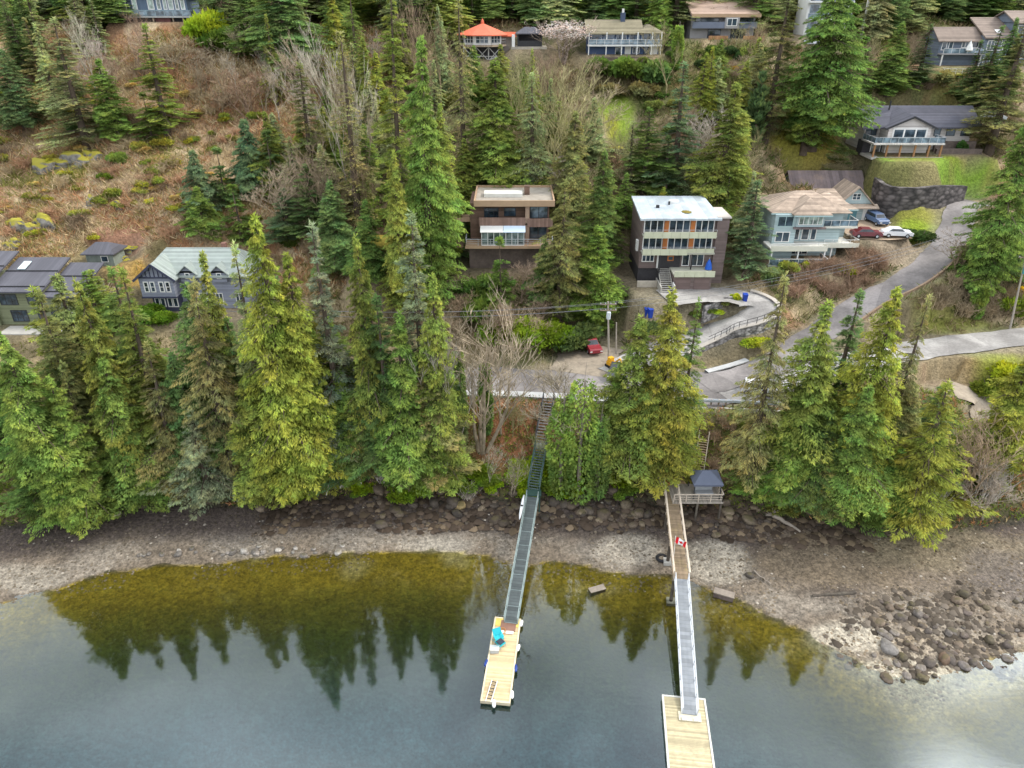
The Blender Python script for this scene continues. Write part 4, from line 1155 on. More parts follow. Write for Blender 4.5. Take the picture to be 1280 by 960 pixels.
scatter('leafy bush on the right shore bank','leafy bushes of the right shore bank',30,(890,530,1270,640),'bush',[(.07,.09,.02),(.11,.11,.03),(.08,.12,.015)],(18,34),(.7,1.1))
scatter('leafless brown bush on the bank right of the pier','brown bushes right of the pier',20,(885,520,990,632),'twigs',[(.36,.26,.17),(.29,.22,.14)],(20,34),(.7,1.1))

# ------------------------------------------------------------------ ground cover nobody could count
def cover(name,label,n,box,cfun,hmin,hmax,blades,wfac,seed,lean=.8,cond=None):
    g=np.random.default_rng(seed)
    X=g.uniform(box[0],box[2],n); Y=g.uniform(box[1],box[3],n)
    Z,wl,ft,pw,rd=ground_z(X,Y,True,True)
    keep=(pw<.15)&(rd>.7)&(Y>ft+.6)
    if cond is not None: keep&=cond(X,Y)
    X=X[keep];Y=Y[keep];Z=Z[keep]; n=len(X)
    c=cfun(X,Y,g)
    k=blades
    P=np.repeat(np.stack([X,Y,Z-.05],-1),k,0)+np.concatenate([g.normal(0,.22,(n*k,2)),np.zeros((n*k,1))],1)
    D=unit(np.concatenate([g.normal(0,lean,(n*k,2)),np.ones((n*k,1))],1)); S=unit(np.cross(D,g.normal(0,1,(n*k,3))))
    ln=g.uniform(hmin,hmax,n*k); V,Fq=kites(P,D,S,ln,ln*wfac)
    cc=np.repeat(c,k,0)*g.uniform(.6,1.4,(n*k,1))
    rgba=np.concatenate([np.clip(cc,0,1),np.ones((n*k,1))],1)
    o=link(name,raw_mesh(name,V,Fq,attr_mat('cover',.25),{'col':('FLOAT_COLOR','FACE',rgba)}))
    tag(o,label,'ground cover',kind='stuff')
def pal(cols,sc=.12,seed=3):
    cols=np.array(cols,float)
    def f(X,Y,g):
        v=fbm(X*sc,Y*sc,seed)*.75+.25*g.random(len(X)); i=np.clip(((v-.3)/.4*len(cols)).astype(int),0,len(cols)-1)
        return cols[i]
    return f
cover('bracken','dead red-brown bracken over the left hillside',34000,(-118,100,-22,168),pal([(.24,.24,.07),(.54,.42,.24),(.50,.32,.17),(.46,.25,.13),(.30,.26,.10),(.35,.26,.17),(.58,.46,.28)],.16),.5,1.7,6,.085,1,1.0)
cover('undergrowth','mixed brown and green undergrowth of the wooded slope',32000,(-30,92,120,178),pal([(.08,.11,.03),(.26,.21,.11),(.14,.155,.045),(.36,.28,.16),(.22,.16,.09)]),.45,1.5,6,.11,2,.95,
      cond=lambda X,Y:~((np.abs(X-_w.x-4)<12.5)&(np.abs(Y-_w.y+4.2)<2.3)) & ~(np.hypot((X-on_ground(1150,268).x)/9,(Y-on_ground(1150,268).y)/7)<1) & ~(np.hypot((X-on_ground(768,143).x)/4,(Y-on_ground(768,143).y)/8)<1))
cover('bank_undergrowth','green and tan undergrowth on the bank between road and shore',22000,(-70,64,75,84),pal([(.14,.20,.03),(.22,.27,.04),(.34,.26,.13),(.13,.16,.05),(.42,.21,.10),(.17,.23,.04)],.25),.25,.8,6,.2,3,.9)
cover('hill_grass','rough grass and leaf litter on the left lower slope',9000,(-95,64,-20,100),pal([(.09,.12,.02),(.16,.12,.06),(.12,.13,.03)]),.25,.7,5,.22,4,.9)
# ------------------------------------------------------------------ buildings
GLASS = glass_mat()
GLASSB = glass_mat('sky_glass', (.10,.14,.17), .04)
WHITE = surf('white_paint', (.72,.71,.68), .6, .10, 1.5, .05)
CREAM = surf('cream_paint', (.50,.51,.37), .7, .14, 1.2, .05, stain=.35, stain_c=(.32,.31,.2))
TIMB = surf('weathered_timber', (.30,.235,.17), .85, .25, 2, .2, stripes=('X', .16, .45))
TIMBY = surf('brown_timber', (.20,.125,.08), .85, .25, 2, .2, stripes=('Z', .18, .5))
ORNG = surf('orange_cedar', (.46,.16,.045), .6, .18, 2, .1, stripes=('X', .25, .3))
DARKW = surf('shade_painted_wall', (.045,.042,.045), .8, .3, 2, .1)  # near-black tone paints in the shade of recesses and under decks
METAL = surf('galvanised_metal', (.50,.52,.54), .45, .15, 2, .05, metal=.35)
BLACKM = surf('black_metal', (.03,.03,.033), .5, .2, 3, .05)
STONE = surf('dark_stone_base', (.13,.10,.085), .95, .45, 2.2, .5)

def window(root, x0, x1, z0, z1, y, frame=None, nx=1, nz=1, fr=.09, glass=None, name='window', axis='y', sgn=-1):
    """framed window on a wall at y (axis 'y') or at x = y (axis 'x'); faces sgn"""
    f = MB(); d0, d1 = (y+sgn*.06, y-sgn*.02) if sgn < 0 else (y-.02, y+.06)
    lo, hi = min(d0, d1), max(d0, d1)
    def bx(mb, a0, a1, c0, c1, e0, e1):
        if axis == 'y': mb.box(a0, a1, e0, e1, c0, c1)
        else: mb.box(e0, e1, a0, a1, c0, c1)
    bx(f, x0, x1, z1-fr, z1, lo, hi); bx(f, x0, x1, z0, z0+fr, lo, hi)
    bx(f, x0, x0+fr, z0+fr, z1-fr, lo, hi); bx(f, x1-fr, x1, z0+fr, z1-fr, lo, hi)
    for i in range(1, nx):
        xx = x0+(x1-x0)*i/nx; bx(f, xx-fr*.45, xx+fr*.45, z0+fr, z1-fr, lo, hi)
    for i in range(1, nz):
        zz = z0+(z1-z0)*i/nz; bx(f, x0+fr, x1-fr, zz-fr*.3, zz+fr*.3, lo+.01, hi-.01)
    o = f.build(name, frame or WHITE, root)
    p = MB(); m = y+sgn*.025
    bx(p, x0+fr*.5, x1-fr*.5, z0+fr*.5, z1-fr*.5, m-.008, m+.008)
    p.build('pane', glass or GLASS, o)
    return o

def rail(root, pts, h=1.0, mat=None, posts=1.4, infill=None, name='railing', bars=1, w=.06):
    mb = MB(); pts = [Vector(p) for p in pts]
    for a, b in zip(pts, pts[1:]):
        L = (b-a).length; n = max(1, int(round(L/posts)))
        for i in range(n+1):
            p = a.lerp(b, i/n); mb.box(p.x-w/2, p.x+w/2, p.y-w/2, p.y+w/2, p.z, p.z+h)
        up = Vector((0,0,h+w/2)); mb.bar(a+up, b+up, w*1.4, w)
        for k in range(bars):
            u = Vector((0,0,h*(k+1)/(bars+1))); mb.bar(a+u, b+u, w*.5)
    o = mb.build(name, mat or METAL, root)
    if infill:
        g = MB()
        for a, b in zip(pts, pts[1:]):
            d = (b-a).normalized(); 
            g.add([a+Vector((0,0,.08)), b+Vector((0,0,.08)), b+Vector((0,0,h-.05)), a+Vector((0,0,h-.05))], [(0,1,2,3)])
        g.build('glass_panel', infill, o)
    return o

def gable(root, x0, x1, y0, y1, ze, zr, mat, axis='x', over=.45, th=.18, name='roof', wall=None, ends=(1,1)):
    """gable roof with its ridge along axis; wall = material of the gable triangles"""
    mb = MB()
    if axis == 'x':
        ym = (y0+y1)/2; k = (zr-ze)/(ym-y0); e = ze-over*k
        mb.slab([(x0-over,y0-over,e),(x1+over,y0-over,e),(x1+over,ym,zr),(x0-over,ym,zr)], th)
        mb.slab([(x0-over,ym,zr),(x1+over,ym,zr),(x1+over,y1+over,e),(x0-over,y1+over,e)], th)
        tri = [[(x,y0,ze-th),(x,y1,ze-th),(x,ym,zr-th-.02)] for x in (x0,x1)]
    else:
        xm = (x0+x1)/2; k = (zr-ze)/(xm-x0); e = ze-over*k
        mb.slab([(x0-over,y0-over,e),(xm,y0-over,zr),(xm,y1+over,zr),(x0-over,y1+over,e)], th)
        mb.slab([(xm,y0-over,zr),(x1+over,y0-over,e),(x1+over,y1+over,e),(xm,y1+over,zr)], th)
        tri = [[(x0,y,ze-th),(x1,y,ze-th),(xm,y,zr-th-.02)] for y in (y0,y1)]
    o = mb.build(name, mat, root)
    if wall:
        for i, t in enumerate(tri):
            if ends[i]: g = MB(); g.poly(t); g.build('gable_wall', wall, root)
    return o

def hip(root, x0, x1, y0, y1, ze, zr, mat, over=.5, name='roof', ins=None, th=.16):
    x0 -= over; x1 += over; y0 -= over; y1 += over
    w = x1-x0; d = y1-y0; ins = ins if ins is not None else min(w, d)/2
    mb = MB()
    if w >= d: a, b = (x0+ins, (y0+y1)/2, zr), (x1-ins, (y0+y1)/2, zr)
    else: a, b = ((x0+x1)/2, y0+ins, zr), ((x0+x1)/2, y1-ins, zr)
    A, B, C_, D_ = (x0,y0,ze), (x1,y0,ze), (x1,y1,ze), (x0,y1,ze)
    low = [(p[0],p[1],p[2]-th) for p in (A,B,C_,D_)]
    if w >= d:
        vs = [A,B,C_,D_,a,b]+low; fs = [(0,1,5,4),(1,2,5),(2,3,4,5),(3,0,4)]
    else:
        vs = [A,B,C_,D_,a,b]+low; fs = [(0,1,4),(1,2,5,4),(2,3,5),(3,0,4,5)]
    fs += [(6,7,1,0),(7,8,2,1),(8,9,3,2),(9,6,0,3),(9,8,7,6)]
    mb.add(vs, fs)
    return mb.build(name, mat, root)

def block(root, name, x0, x1, y0, y1, z0, z1, mat):
    m = MB(); m.box(x0,x1,y0,y1,z0,z1); return m.build(name, mat, root)

def stairs(root, a, b, w, n, mat, name='stairs', stringer=True, rails=None):
    """flight of n treads from a (bottom) to b (top)"""
    a, b = Vector(a), Vector(b); mb = MB()
    d = Vector((b.x-a.x, b.y-a.y, 0)); d.normalize(); s = Vector((d.y, -d.x, 0))
    run = Vector((b.x-a.x, b.y-a.y, 0)).length/n
    for i in range(n):
        p = a.lerp(b, (i+.5)/n)
        vs = []
        for u, v, z in ((-1,-1,-.05),(1,-1,-.05),(1,1,-.05),(-1,1,-.05),(-1,-1,0),(1,-1,0),(1,1,0),(-1,1,0)):
            vs.append(p+s*(u*w/2)+d*(v*run*.36)+Vector((0,0,z)))
        mb.add(vs, [(0,3,2,1),(4,5,6,7),(0,1,5,4),(1,2,6,5),(2,3,7,6),(3,0,4,7)])
    if stringer:
        for u in (-1, 1): mb.bar(a+s*u*w/2-Vector((0,0,.12)), b+s*u*w/2-Vector((0,0,.12)), .08, .26)
    o = mb.build(name, mat, root)
    if rails:
        for u in (-1, 1):
            q = MB(); A = a+s*u*w/2; B = b+s*u*w/2; k = max(2, int((B-A).length/1.6))
            for i in range(k+1):
                p = A.lerp(B, i/k); q.box(p.x-.04,p.x+.04,p.y-.04,p.y+.04,p.z-.1,p.z+1.0)
            q.bar(A+Vector((0,0,1)), B+Vector((0,0,1)), .1, .07); q.bar(A+Vector((0,0,.5)), B+Vector((0,0,.5)), .05)
            q.build('handrail', rails, o)
    return o

# --- olive house with dark metal roofs (left edge)
OLV_W = surf('olive_siding', (.185,.20,.115), .8, .12, 1.5, .1, stripes=('Z', .2, .3))
CHAR = surf('charcoal_metal_roof', (.085,.083,.098), .5, .14, .8, .08, stripes=('X', .5, .3))
CONCW = surf('terrace_concrete', (.42,.40,.36), .85, .2, 1.5, .1, stain=.4)
A = ANCH['olive']; h = thing('olive_house', 'olive sided house with dark metal shed roofs and a skylight, at the left edge', 'house', A)
block(h, 'wall', -5.4, 1.7, 0, 7.4, -1, 5.1, OLV_W)
block(h, 'wall', 1.7, 7.0, -.6, 7.0, -1, 4.6, OLV_W)
block(h, 'wall', -11, -5.4, -.5, 8, -1, 5.6, OLV_W)
def shed_roof(x0,x1,y0,y1,z0,z1,ribs=True):
    m = MB(); m.slab([(x0,y0,z0),(x1,y0,z0),(x1,y1,z1),(x0,y1,z1)], .22); o = m.build('roof', CHAR, h)
    s = MB()
    for t in (.42,.86): 
        y=y1+(y0-y1)*t; z=z1+(z0-z1)*t; s.box(x0+.05,x1-.05,y-.07,y+.07,z+.005,z+.14)
    s.build('snow_guard', BLACKM, o)
    return o
r1 = shed_roof(-5.5,2.3,-.9,8,5.35,7.6); shed_roof(2.32,7.5,-1.3,7.6,4.75,6.9); shed_roof(-11.5,-5.6,-1.2,8.6,5.9,8.4)
m = MB(); m.slab([(-3.9,4.6,6.93),(-2.8,4.6,6.93),(-2.8,6.6,7.44),(-3.9,6.6,7.44)], .1); m.build('skylight', surf('pale_skylight', (.62,.76,.78), .2, .05), r1)  # skylight is a plain pale blue panel
window(h,-4.7,-2.1,3.0,4.7,0,BLACKM,3,1,.08); window(h,-.7,.9,3.1,4.6,0,BLACKM,1,1,.1)
window(h,-3.7,-1.3,.4,2.2,0,BLACKM,3,3,.08); window(h,.2,1.6,.5,2.1,0,BLACKM,2,2,.08)
window(h,2.6,5.4,.1,2.4,-.6,BLACKM,3,1,.08,name='glass_door')
window(h,2.0,4.6,3.0,4.2,7.0,WHITE,1,1,.1,axis='x',sgn=1)
block(h,'porch_light',5.8,6.1,-.95,-.66,2.1,2.5,WHITE)
block(h,'terrace',-4,7.5,-3.6,-.62,-.6,-.02,CONCW)
stairs(h,(8.2,1.0,.2),(9.6,5.6,3.8),1.4,14,TIMB,rails=TIMB)

A = ANCH['shed']; h2 = thing('garden_shed', 'small shed with dark hipped roof in the rubble behind the olive house', 'shed', A)
block(h2,'wall',-2.1,2.1,.3,3.9,-.5,2.0,surf('grey_green_boards',(.20,.23,.20),.8,.2,2,.1,stripes=('X',.2,.3)))
hip(h2,-2.1,2.1,.3,3.9,2.0,3.3,CHAR,over=.5,ins=1.6)
window(h2,.2,1.3,.6,1.6,.3,WHITE)

# --- half-timbered blue house
BLU = surf('blue_grey_siding',(.24,.255,.31),.75,.12,1.5,.08,stripes=('Z',.25,.2))
NAVY = surf('navy_trim',(.05,.055,.09),.7,.2)
PGR = surf('pale_green_shingle',(.29,.325,.30),.9,.22,1.0,.15,stripes=('Y',.3,.2),stain=.45,stain_c=(.24,.29,.24))
A = ANCH['tudor']; h = thing('half_timbered_house','blue half-timbered house with long pale green roof and white paired windows','house',A); h.scale = (.93,.95,.92)
block(h,'wall',-8.3,7.4,2.4,10.2,-1,5.6,BLU)
block(h,'wall',-8.7,-3.4,.4,2.4,2.6,6.0,BLU)
block(h,'wall',-7.6,-3.4,1.1,2.39,-1,2.6,NAVY)
hip(h,-8.6,7.6,2.2,10.4,5.6,9.0,PGR,over=.6,ins=3.1)
g_ = MB(); g_.poly([(-8.7,.4,6.0),(-3.4,.4,6.0),(-6.05,.4,8.1)]); gw=g_.build('gable_wall',BLU,h)
m=MB()
for i in range(7):
    x=-8.0+i*.65; zt=6.0+max(.15,(1-abs(x+6.05)/2.65)*2.1-.1); m.box(x-.07,x+.07,.32,.398,6.0,zt)
m.box(-8.8,-3.3,.3,.4,5.85,6.06)
m.build('half_timbering',NAVY,gw); block(h,'trim_board',-8.8,-3.3,.3,.398,2.5,2.75,NAVY)
m=MB()
m.slab([(-9.3,-.1,5.65),(-6.05,-.1,8.35),(-6.05,6.2,8.35),(-9.3,3.6,5.65)],.2); m.slab([(-6.05,-.1,8.35),(-2.8,-.1,5.65),(-2.8,3.6,5.65),(-6.05,6.2,8.35)],.2); m.build('roof',PGR,h)
m=MB(); m.bar((-9.35,-.13,5.5),(-6.05,-.13,8.2),.06,.35); m.bar((-6.05,-.13,8.2),(-2.75,-.13,5.5),.06,.35); m.build('bargeboard',NAVY,h)
for x in (-8.1,-7.1,-5.7,-4.7): window(h,x,x+.8,3.5,5.3,.4,WHITE,1,2,.16)
for x in (-7.3,-6.4,-5.3,-4.4): window(h,x,x+.8,.7,2.3,1.1,WHITE,1,1,.14)
for x in (-1.6,3.4):
    block(h,'dormer',x-1.15,x+1.15,1.9,4.2,4.6,6.5,BLU)
    gable(h,x-1.3,x+1.3,1.9,5.6,6.3,7.5,PGR,'y',.35,.14,'dormer_roof',BLU,(1,0))
    window(h,x-.4,x+.4,5.2,6.2,1.9,WHITE,1,1,.14)
for x in (-.6,2.0,5.2): window(h,x,x+1.2,1.0,2.6,2.4,WHITE,2,1,.12)
block(h,'chimney',2.6,3.3,6.8,7.5,8.0,9.5,surf('brick',(.25,.13,.10),.9,.3,3,.2))

# --- brown flat-roofed house
BRS = surf('brown_shingle',(.15,.095,.07),.9,.28,2.5,.2,stripes=('Z',.22,.3))
TANF = surf('tan_fascia',(.40,.27,.17),.75,.14,1.5,.05)
ROOFG = surf('tar_gravel_roof',(.34,.30,.25),.95,.25,.8,.1,stain=.5,stain_c=(.17,.15,.11))
A = ANCH['brown']; h = thing('brown_house','brown flat roofed house with stacked decks and a glass sunroom','house',A)
block(h,'stone_base',-5.9,6.3,.2,8.5,-4.5,3.6,STONE)
block(h,'wall',-5.7,6.2,1.6,9,4.0,9.6,BRS)
block(h,'deck',-6.4,6.8,-1.6,1.6,3.55,3.95,TANF)
block(h,'deck',-8.6,-5.75,2.2,5.4,6.6,6.9,TANF)
block(h,'upper_deck',-4.2,6.6,-.2,1.6,6.75,7.0,TANF)
m=MB(); m.box(-4.3,2.6,-.35,-.2,6.5,7.9); m.box(2.9,6.7,-.35,-.2,6.5,7.75); m.build('parapet',surf('brown_boards',(.22,.14,.11),.85,.2,2,.1,stripes=('X',.3,.35)),h)
block(h,'roof',-5.0,6.9,-.6,9.4,9.62,10.15,TANF)
m=MB(); m.box(-4.8,6.7,-.4,9.2,10.152,10.2); rf=m.build('roof_surface',ROOFG,h)
m=MB(); 
for a in ((-5.0,6.9,-.6,-.4),(-5.0,6.9,9.2,9.4),(-5.0,-4.8,-.4,9.2),(6.7,6.9,-.4,9.2)): m.box(*a,10.153,10.5)
m.build('roof_parapet',TANF,h)
m=MB(); m.box(-3.6,2.2,2.6,5.0,10.2,10.75); m.build('roof_lantern',surf('white_membrane',(.58,.57,.52),.7,.15),h)
block(h,'chimney',2.5,3.3,4.2,5.2,10.2,11.5,BRS)
m=MB(); m.box(-5.75,-3.9,3.0,9,8.2,8.9); m.build('side_roof',ROOFG,h)
window(h,-3.6,-1.4,7.2,8.9,1.6,BLACKM,3,1,.08); window(h,-.6,1.2,7.6,8.9,1.6,BLACKM,2,1,.08); window(h,3.3,6.0,7.3,9.1,1.6,BLACKM,2,1,.1,GLASSB)
window(h,3.3,5.9,4.2,6.2,1.6,BLACKM,2,1,.1)
block(h,'post',2.6,3.2,-.2,1.6,4.0,9.6,surf('tan_column',(.33,.23,.17),.8,.15))
s=thing('sunroom','','',(0,0,0)); 
for k_ in ('label','category'):
    if k_ in s: del s[k_]
s.parent=h
m=MB()
for x in np.linspace(-3.9,2.4,8): m.box(x-.05,x+.05,-1.35,-1.25,3.96,6.1)
m.box(-3.95,2.45,-1.36,-1.24,6.05,6.2); m.box(-3.95,2.45,-1.36,-1.24,3.96,4.1); m.build('frame',WHITE,s)
m=MB(); m.box(-3.85,2.35,-1.315,-1.285,4.1,6.05); m.build('pane',glass_mat('pale_glass',(.10,.13,.12),.05),s)
m=MB(); m.slab([(-4.1,-1.7,6.1),(-.7,-1.7,6.1),(-.7,-.36,6.7),(-4.1,-.36,6.7)],.08); m.build('awning',WHITE,s)
m=MB(); m.slab([(-.65,-1.7,6.1),(2.6,-1.7,6.1),(2.6,-.36,6.7),(-.65,-.36,6.7)],.06); m.build('glass_roof',surf('sky_blue_glazing',(.62,.74,.86),.15,.05),s)
rail(h,[(-6.3,1.4,3.95),(-6.3,-1.5,3.95),(6.7,-1.5,3.95),(6.7,1.4,3.95)],1.0,METAL,1.9,None,bars=2)
rail(h,[(-8.5,5.3,6.9),(-8.5,2.3,6.9),(-5.8,2.3,6.9)],1.0,BRS,1.2)
block(h,'patio_table',.3,2.0,-.9,0.2,4.55,4.65,surf('teal_table',(.45,.62,.6),.4,.1))
# long brown stairs left of it
st=thing('timber_stairs','long brown timber stairs bending down at the left of the flat roofed brown house','stairs',A+Vector((-6.6,-.5,3.95)))
block(st,'landing',-3.6,-.1,-.9,2.0,-.3,0,TIMBY)
b=A+Vector((-6.6,-.5,3.95))
stairs(st,(-6.6,-2.2,-3.1),(-3.4,.2,0),2.2,14,TIMBY,'upper_flight',rails=TIMBY)
block(st,'lower_landing',-8.2,-6.2,-4.2,-1.9,-3.4,-3.12,TIMBY)
zb=gq(b.x-7.4,b.y-11)-b.z
stairs(st,(-7.4,-9.4,max(zb,-9.5)+.4),(-7.4,-4.2,-3.2),1.5,20,TIMB,'lower_flight',rails=TIMB)
p=on_ground(605,362); wk=thing('timber_terrace','low timber terrace with railing at the foot of the long brown stairs','terrace',p+Vector((0,0,.8)))
block(wk,'deck',-5.5,3.0,-1.2,1.6,-.25,0,TIMB); rail(wk,[(-5.4,-1.15,0),(2.9,-1.15,0),(2.9,1.5,0)],1.0,TIMB,1.4,bars=3)
m=MB(); 
for x in (-5.2,-2,2.8):
    for y in (-1,1.3): m.box(x-.1,x+.1,y-.1,y+.1,-3,-.26)
m.build('post',TIMB,wk)

# --- flats with orange panels
FBR = surf('chocolate_siding',(.165,.125,.115),.85,.16,1.5,.1,stripes=('Z',.25,.25))
FROOF = surf('pale_blue_roof',(.43,.48,.51),.55,.14,.5,.05,stripes=('X',1.0,.12),stain=.6,stain_c=(.62,.68,.72))
A = ANCH['flats']; h = thing('apartment_building','brown four-level house with orange panels, cream balconies and pale blue roof','apartment house',A); h.scale = (.93,1,1)
block(h,'wall',-6.0,5.7,1.6,11,2.2,10.0,FBR)
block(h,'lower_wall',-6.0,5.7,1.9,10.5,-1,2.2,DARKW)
block(h,'side_tower',5.72,7.6,1.2,6.6,-1,9.9,FBR)
block(h,'tower_cap',5.6,7.8,1.0,6.8,9.9,10.1,surf('pale_cap',(.5,.45,.4),.8,.15))
m=MB(); m.slab([(-6.5,.6,10.0),(6.2,.6,10.0),(5.9,11.4,10.7),(-6.3,11.4,10.7)],.3); rf=m.build('roof',FROOF,h)
m=MB(); m.box(-.6,.9,7.4,8.4,10.3,10.85); m.build('skylight',WHITE,rf)
block(rf,'roof_vent',-3.2,-2.7,5.4,5.8,10.2,10.7,BLACKM); block(rf,'roof_vent',-.95,-.7,6.9,7.15,10.3,10.9,BLACKM)
m=MB(); 
for i in range(9):
    a=i*.7; m.add([(1.3+math.cos(a)*.9*rnd.uniform(.5,1),3.6+math.sin(a)*1.2*rnd.uniform(.5,1),10.23),(1.3,3.6,10.30),(1.3+math.cos(a+.9)*.9,3.6+math.sin(a+.9)*1.1,10.235)],[(0,2,1)])
m.build('moss_patch',surf('roof_moss',(.19,.15,.03),.95,.4,3),rf)
for zf in (5.0,7.55):
    block(h,'balcony_floor',-5.9,5.6,.1,1.6,zf-.2,zf,surf('balcony_slab',(.38,.37,.31),.8,.15))
    m=MB()
    for i in range(8):
        x=-5.85+i*1.42
        dy=.25 if (i>=5 and zf<6) else 0
        m.box(x,x+1.38,.0+dy,.09+dy,zf-.3,zf+.62)
    m.build('balcony_parapet',CREAM,h)
    rail(h,[(-5.8,.05,zf+.62),(5.5,.05,zf+.62)],.28,METAL,1.42,None,bars=0,w=.04)
    for (x0,x1) in ((-5.7,-2.55),(-1.75,1.6),(2.4,5.4)):
        window(h,x0,x1,zf+.1,zf+2.15,1.6,WHITE,3,1,.15)
    m=MB(); m.box(-2.5,-1.8,1.35,1.598,zf,zf+2.3); m.box(1.65,2.35,1.35,1.598,zf,zf+2.3); m.build('orange_panel',ORNG,h)
window(h,-5.6,-3.6,3.2,4.3,1.6,WHITE,3,1,.12); window(h,.9,2.1,2.55,4.5,1.6,WHITE,1,1,.12); window(h,2.3,4.4,2.55,4.5,1.6,WHITE,2,1,.12)
block(h,'entrance_recess_shade',-2.9,.6,1.45,1.59,2.3,4.7,DARKW)  # dark slab proud of the wall, its colour paints the recess shade
f=window(h,-1.5,-.5,3.4,4.2,1.44,ORNG,1,1,.14)
block(h,'front_door',-3.2,-2.95,1.3,1.58,2.3,4.4,WHITE)
m=MB(); m.box(-3.05,-2.85,.15,.35,0,4.8); m.box(2.0,2.2,.15,.35,2.45,4.8); m.build('post',BLACKM,h)
block(h,'garage',-.9,5.1,-1.6,1.88,-1,2.15,FBR)
m=MB(); m.box(-1.0,5.4,-2.1,1.7,2.16,2.4); m.build('terrace',surf('terrace_floor',(.45,.44,.36),.8,.2,1,.1,stain=.5,stain_c=(.25,.27,.15)),h)
m=MB()
for i in range(4): m.box(-1.0+i*1.6,.56+i*1.6,-2.2,-2.1,2.1,3.0)
m.build('terrace_parapet',CREAM,h)
for x in (-.6,2.4): 
    g_=block(h,'garage_door',x,x+2.4,-1.68,-1.605,-.1,1.85,surf('garage_brown',(.16,.115,.105),.75,.1,1.5,.1,stripes=('Z',.5,.3)))
stairs(h,(-2.0,-3.2,.1),(-2.0,1.2,2.4),1.8,12,CONCW)
block(h,'stair_cheek',-3.15,-2.95,-3.2,1.0,-.6,.9,CONCW); block(h,'stair_cheek',-1.05,-.92,-3.2,-1.7,-.6,1.2,WHITE)
m=MB(); m.lathe([(.05,2.4),(.55,2.5),(.38,3.4),(.08,4.0)],8,(4.6,.3)); 
t=thing('folded_parasol','folded bright blue parasol on the terrace above the garages','parasol',A)
m.build('cloth',surf('bright_blue_cloth',(.02,.11,.50),.6,.2),t); m=MB(); m.tube([(4.6,.3,2.42),(4.6,.3,4.3)],.04,6); m.build('pole',METAL,t)
block(h,'low_wall',-6.4,-3.2,-.6,-.3,-1,.9,surf('pale_stone_wall',(.38,.34,.28),.9,.35,2,.3))
block(h,'wall_unit',-6.35,-6.02,3,4,4.4,6.0,WHITE)

# --- pale teal house with hip roofs
TEAL = surf('pale_teal_siding',(.37,.46,.47),.75,.12,1.5,.08,stripes=('Z',.2,.22))
TEALD = surf('teal_trim',(.33,.45,.45),.7,.1)
SHK = surf('cedar_shake_roof',(.34,.265,.205),.9,.42,1.6,.3,stripes=('Y',.35,.22),stain=.35,stain_c=(.22,.17,.13))
SHKD = surf('dark_shake_roof',(.17,.135,.135),.9,.3,1.2,.25,stripes=('X',.6,.25),stain=.5,stain_c=(.24,.17,.13))
A = ANCH['teal']; h = thing('hip_roofed_house','pale teal house with tan hipped shake roofs, round bay and white decks','house',A)
block(h,'wall',-5.2,5.0,2.2,10,0,7.0,TEAL)
block(h,'bay_wall',-2.6,1.6,.6,2.2,5.0,7.0,TEAL)
block(h,'wall',-5.8,-2.4,.8,2.2,0,6.8,TEAL)
block(h,'wall',1.6,6.8,4.6,11,2.2,7.0,TEAL)
hip(h,-5.6,5.2,2.0,10.4,7.0,9.2,SHK,over=.7); hip(h,-2.9,1.9,.4,6.5,7.0,9.0,SHK,over=.5,ins=2.6); hip(h,.5,7.0,4.2,11,6.95,8.9,SHK,over=.7)
m=MB()
for x0,x1,y in ((-6.4,-3.4,1.25),(-3.4,2.4,-.12),(2.4,7.7,3.46)): m.box(x0,x1,y-.1,y,6.72,6.9)
m.build('gutter',TEALD,h)
window(h,-2.3,1.3,5.3,6.8,.6,WHITE,5,1,.1,glass_mat('blind_glass',(.24,.30,.26),.1))
window(h,-5.4,-3.0,5.0,6.6,.8,TEALD,2,1,.1); window(h,2.2,3.4,5.2,6.7,4.6,TEALD,1,1,.1); window(h,3.7,4.5,4.8,6.7,4.6,WHITE,1,1,.1)
block(h,'upper_deck',1.62,7.2,1.4,4.6,4.55,4.85,surf('deck_white',(.66,.64,.57),.7,.15))
block(h,'skirt_roof',-2.9,1.9,.3,2.2,4.7,4.95,SHKD)
for x0,x1 in ((-2.2,-1.2),(-.9,.3),(.5,1.4)): window(h,x0,x1,2.5,4.3,2.2,WHITE,1,1,.12)
window(h,2.4,3.4,2.6,4.4,4.6,WHITE,1,1,.12); window(h,3.8,5.6,2.8,4.3,4.6,WHITE,2,1,.12); window(h,-5.4,-3.2,2.6,4.2,.8,WHITE,2,1,.12)
m=MB(); m.box(-6.6,1.9,-1.6,2.2,2.05,2.3); m.box(1.9,7.4,.2,4.6,2.0,2.25); dk=m.build('deck',surf('deck_white',(.6,.6,.55),.7,.15),h)
m=MB(); m.box(-6.6,1.9,-1.7,-1.6,1.9,2.7); m.box(1.9,7.4,.1,.2,1.9,2.6); m.build('deck_fascia',surf('deck_cream',(.62,.60,.5),.7,.12),h)
rail(h,[(-6.5,-1.55,2.7),(1.85,-1.55,2.7)],.35,WHITE,1.4,bars=0,w=.05); rail(h,[(2.0,.15,2.6),(7.3,.15,2.6),(7.3,4.5,2.3)],.5,WHITE,1.4,bars=0,w=.05)
rail(h,[(1.7,1.45,4.85),(7.1,1.45,4.85),(7.1,4.5,4.85)],.9,WHITE,1.3,GLASSB,bars=0,w=.05)
m=MB()
for x in (-6.3,-2.3,1.7): m.box(x-.1,x+.1,-1.5,-1.3,-.6,2.04)
for x in (3.5,7.1): m.box(x-.1,x+.1,.4,.6,-.6,2.0)
m.build('post',WHITE,h)
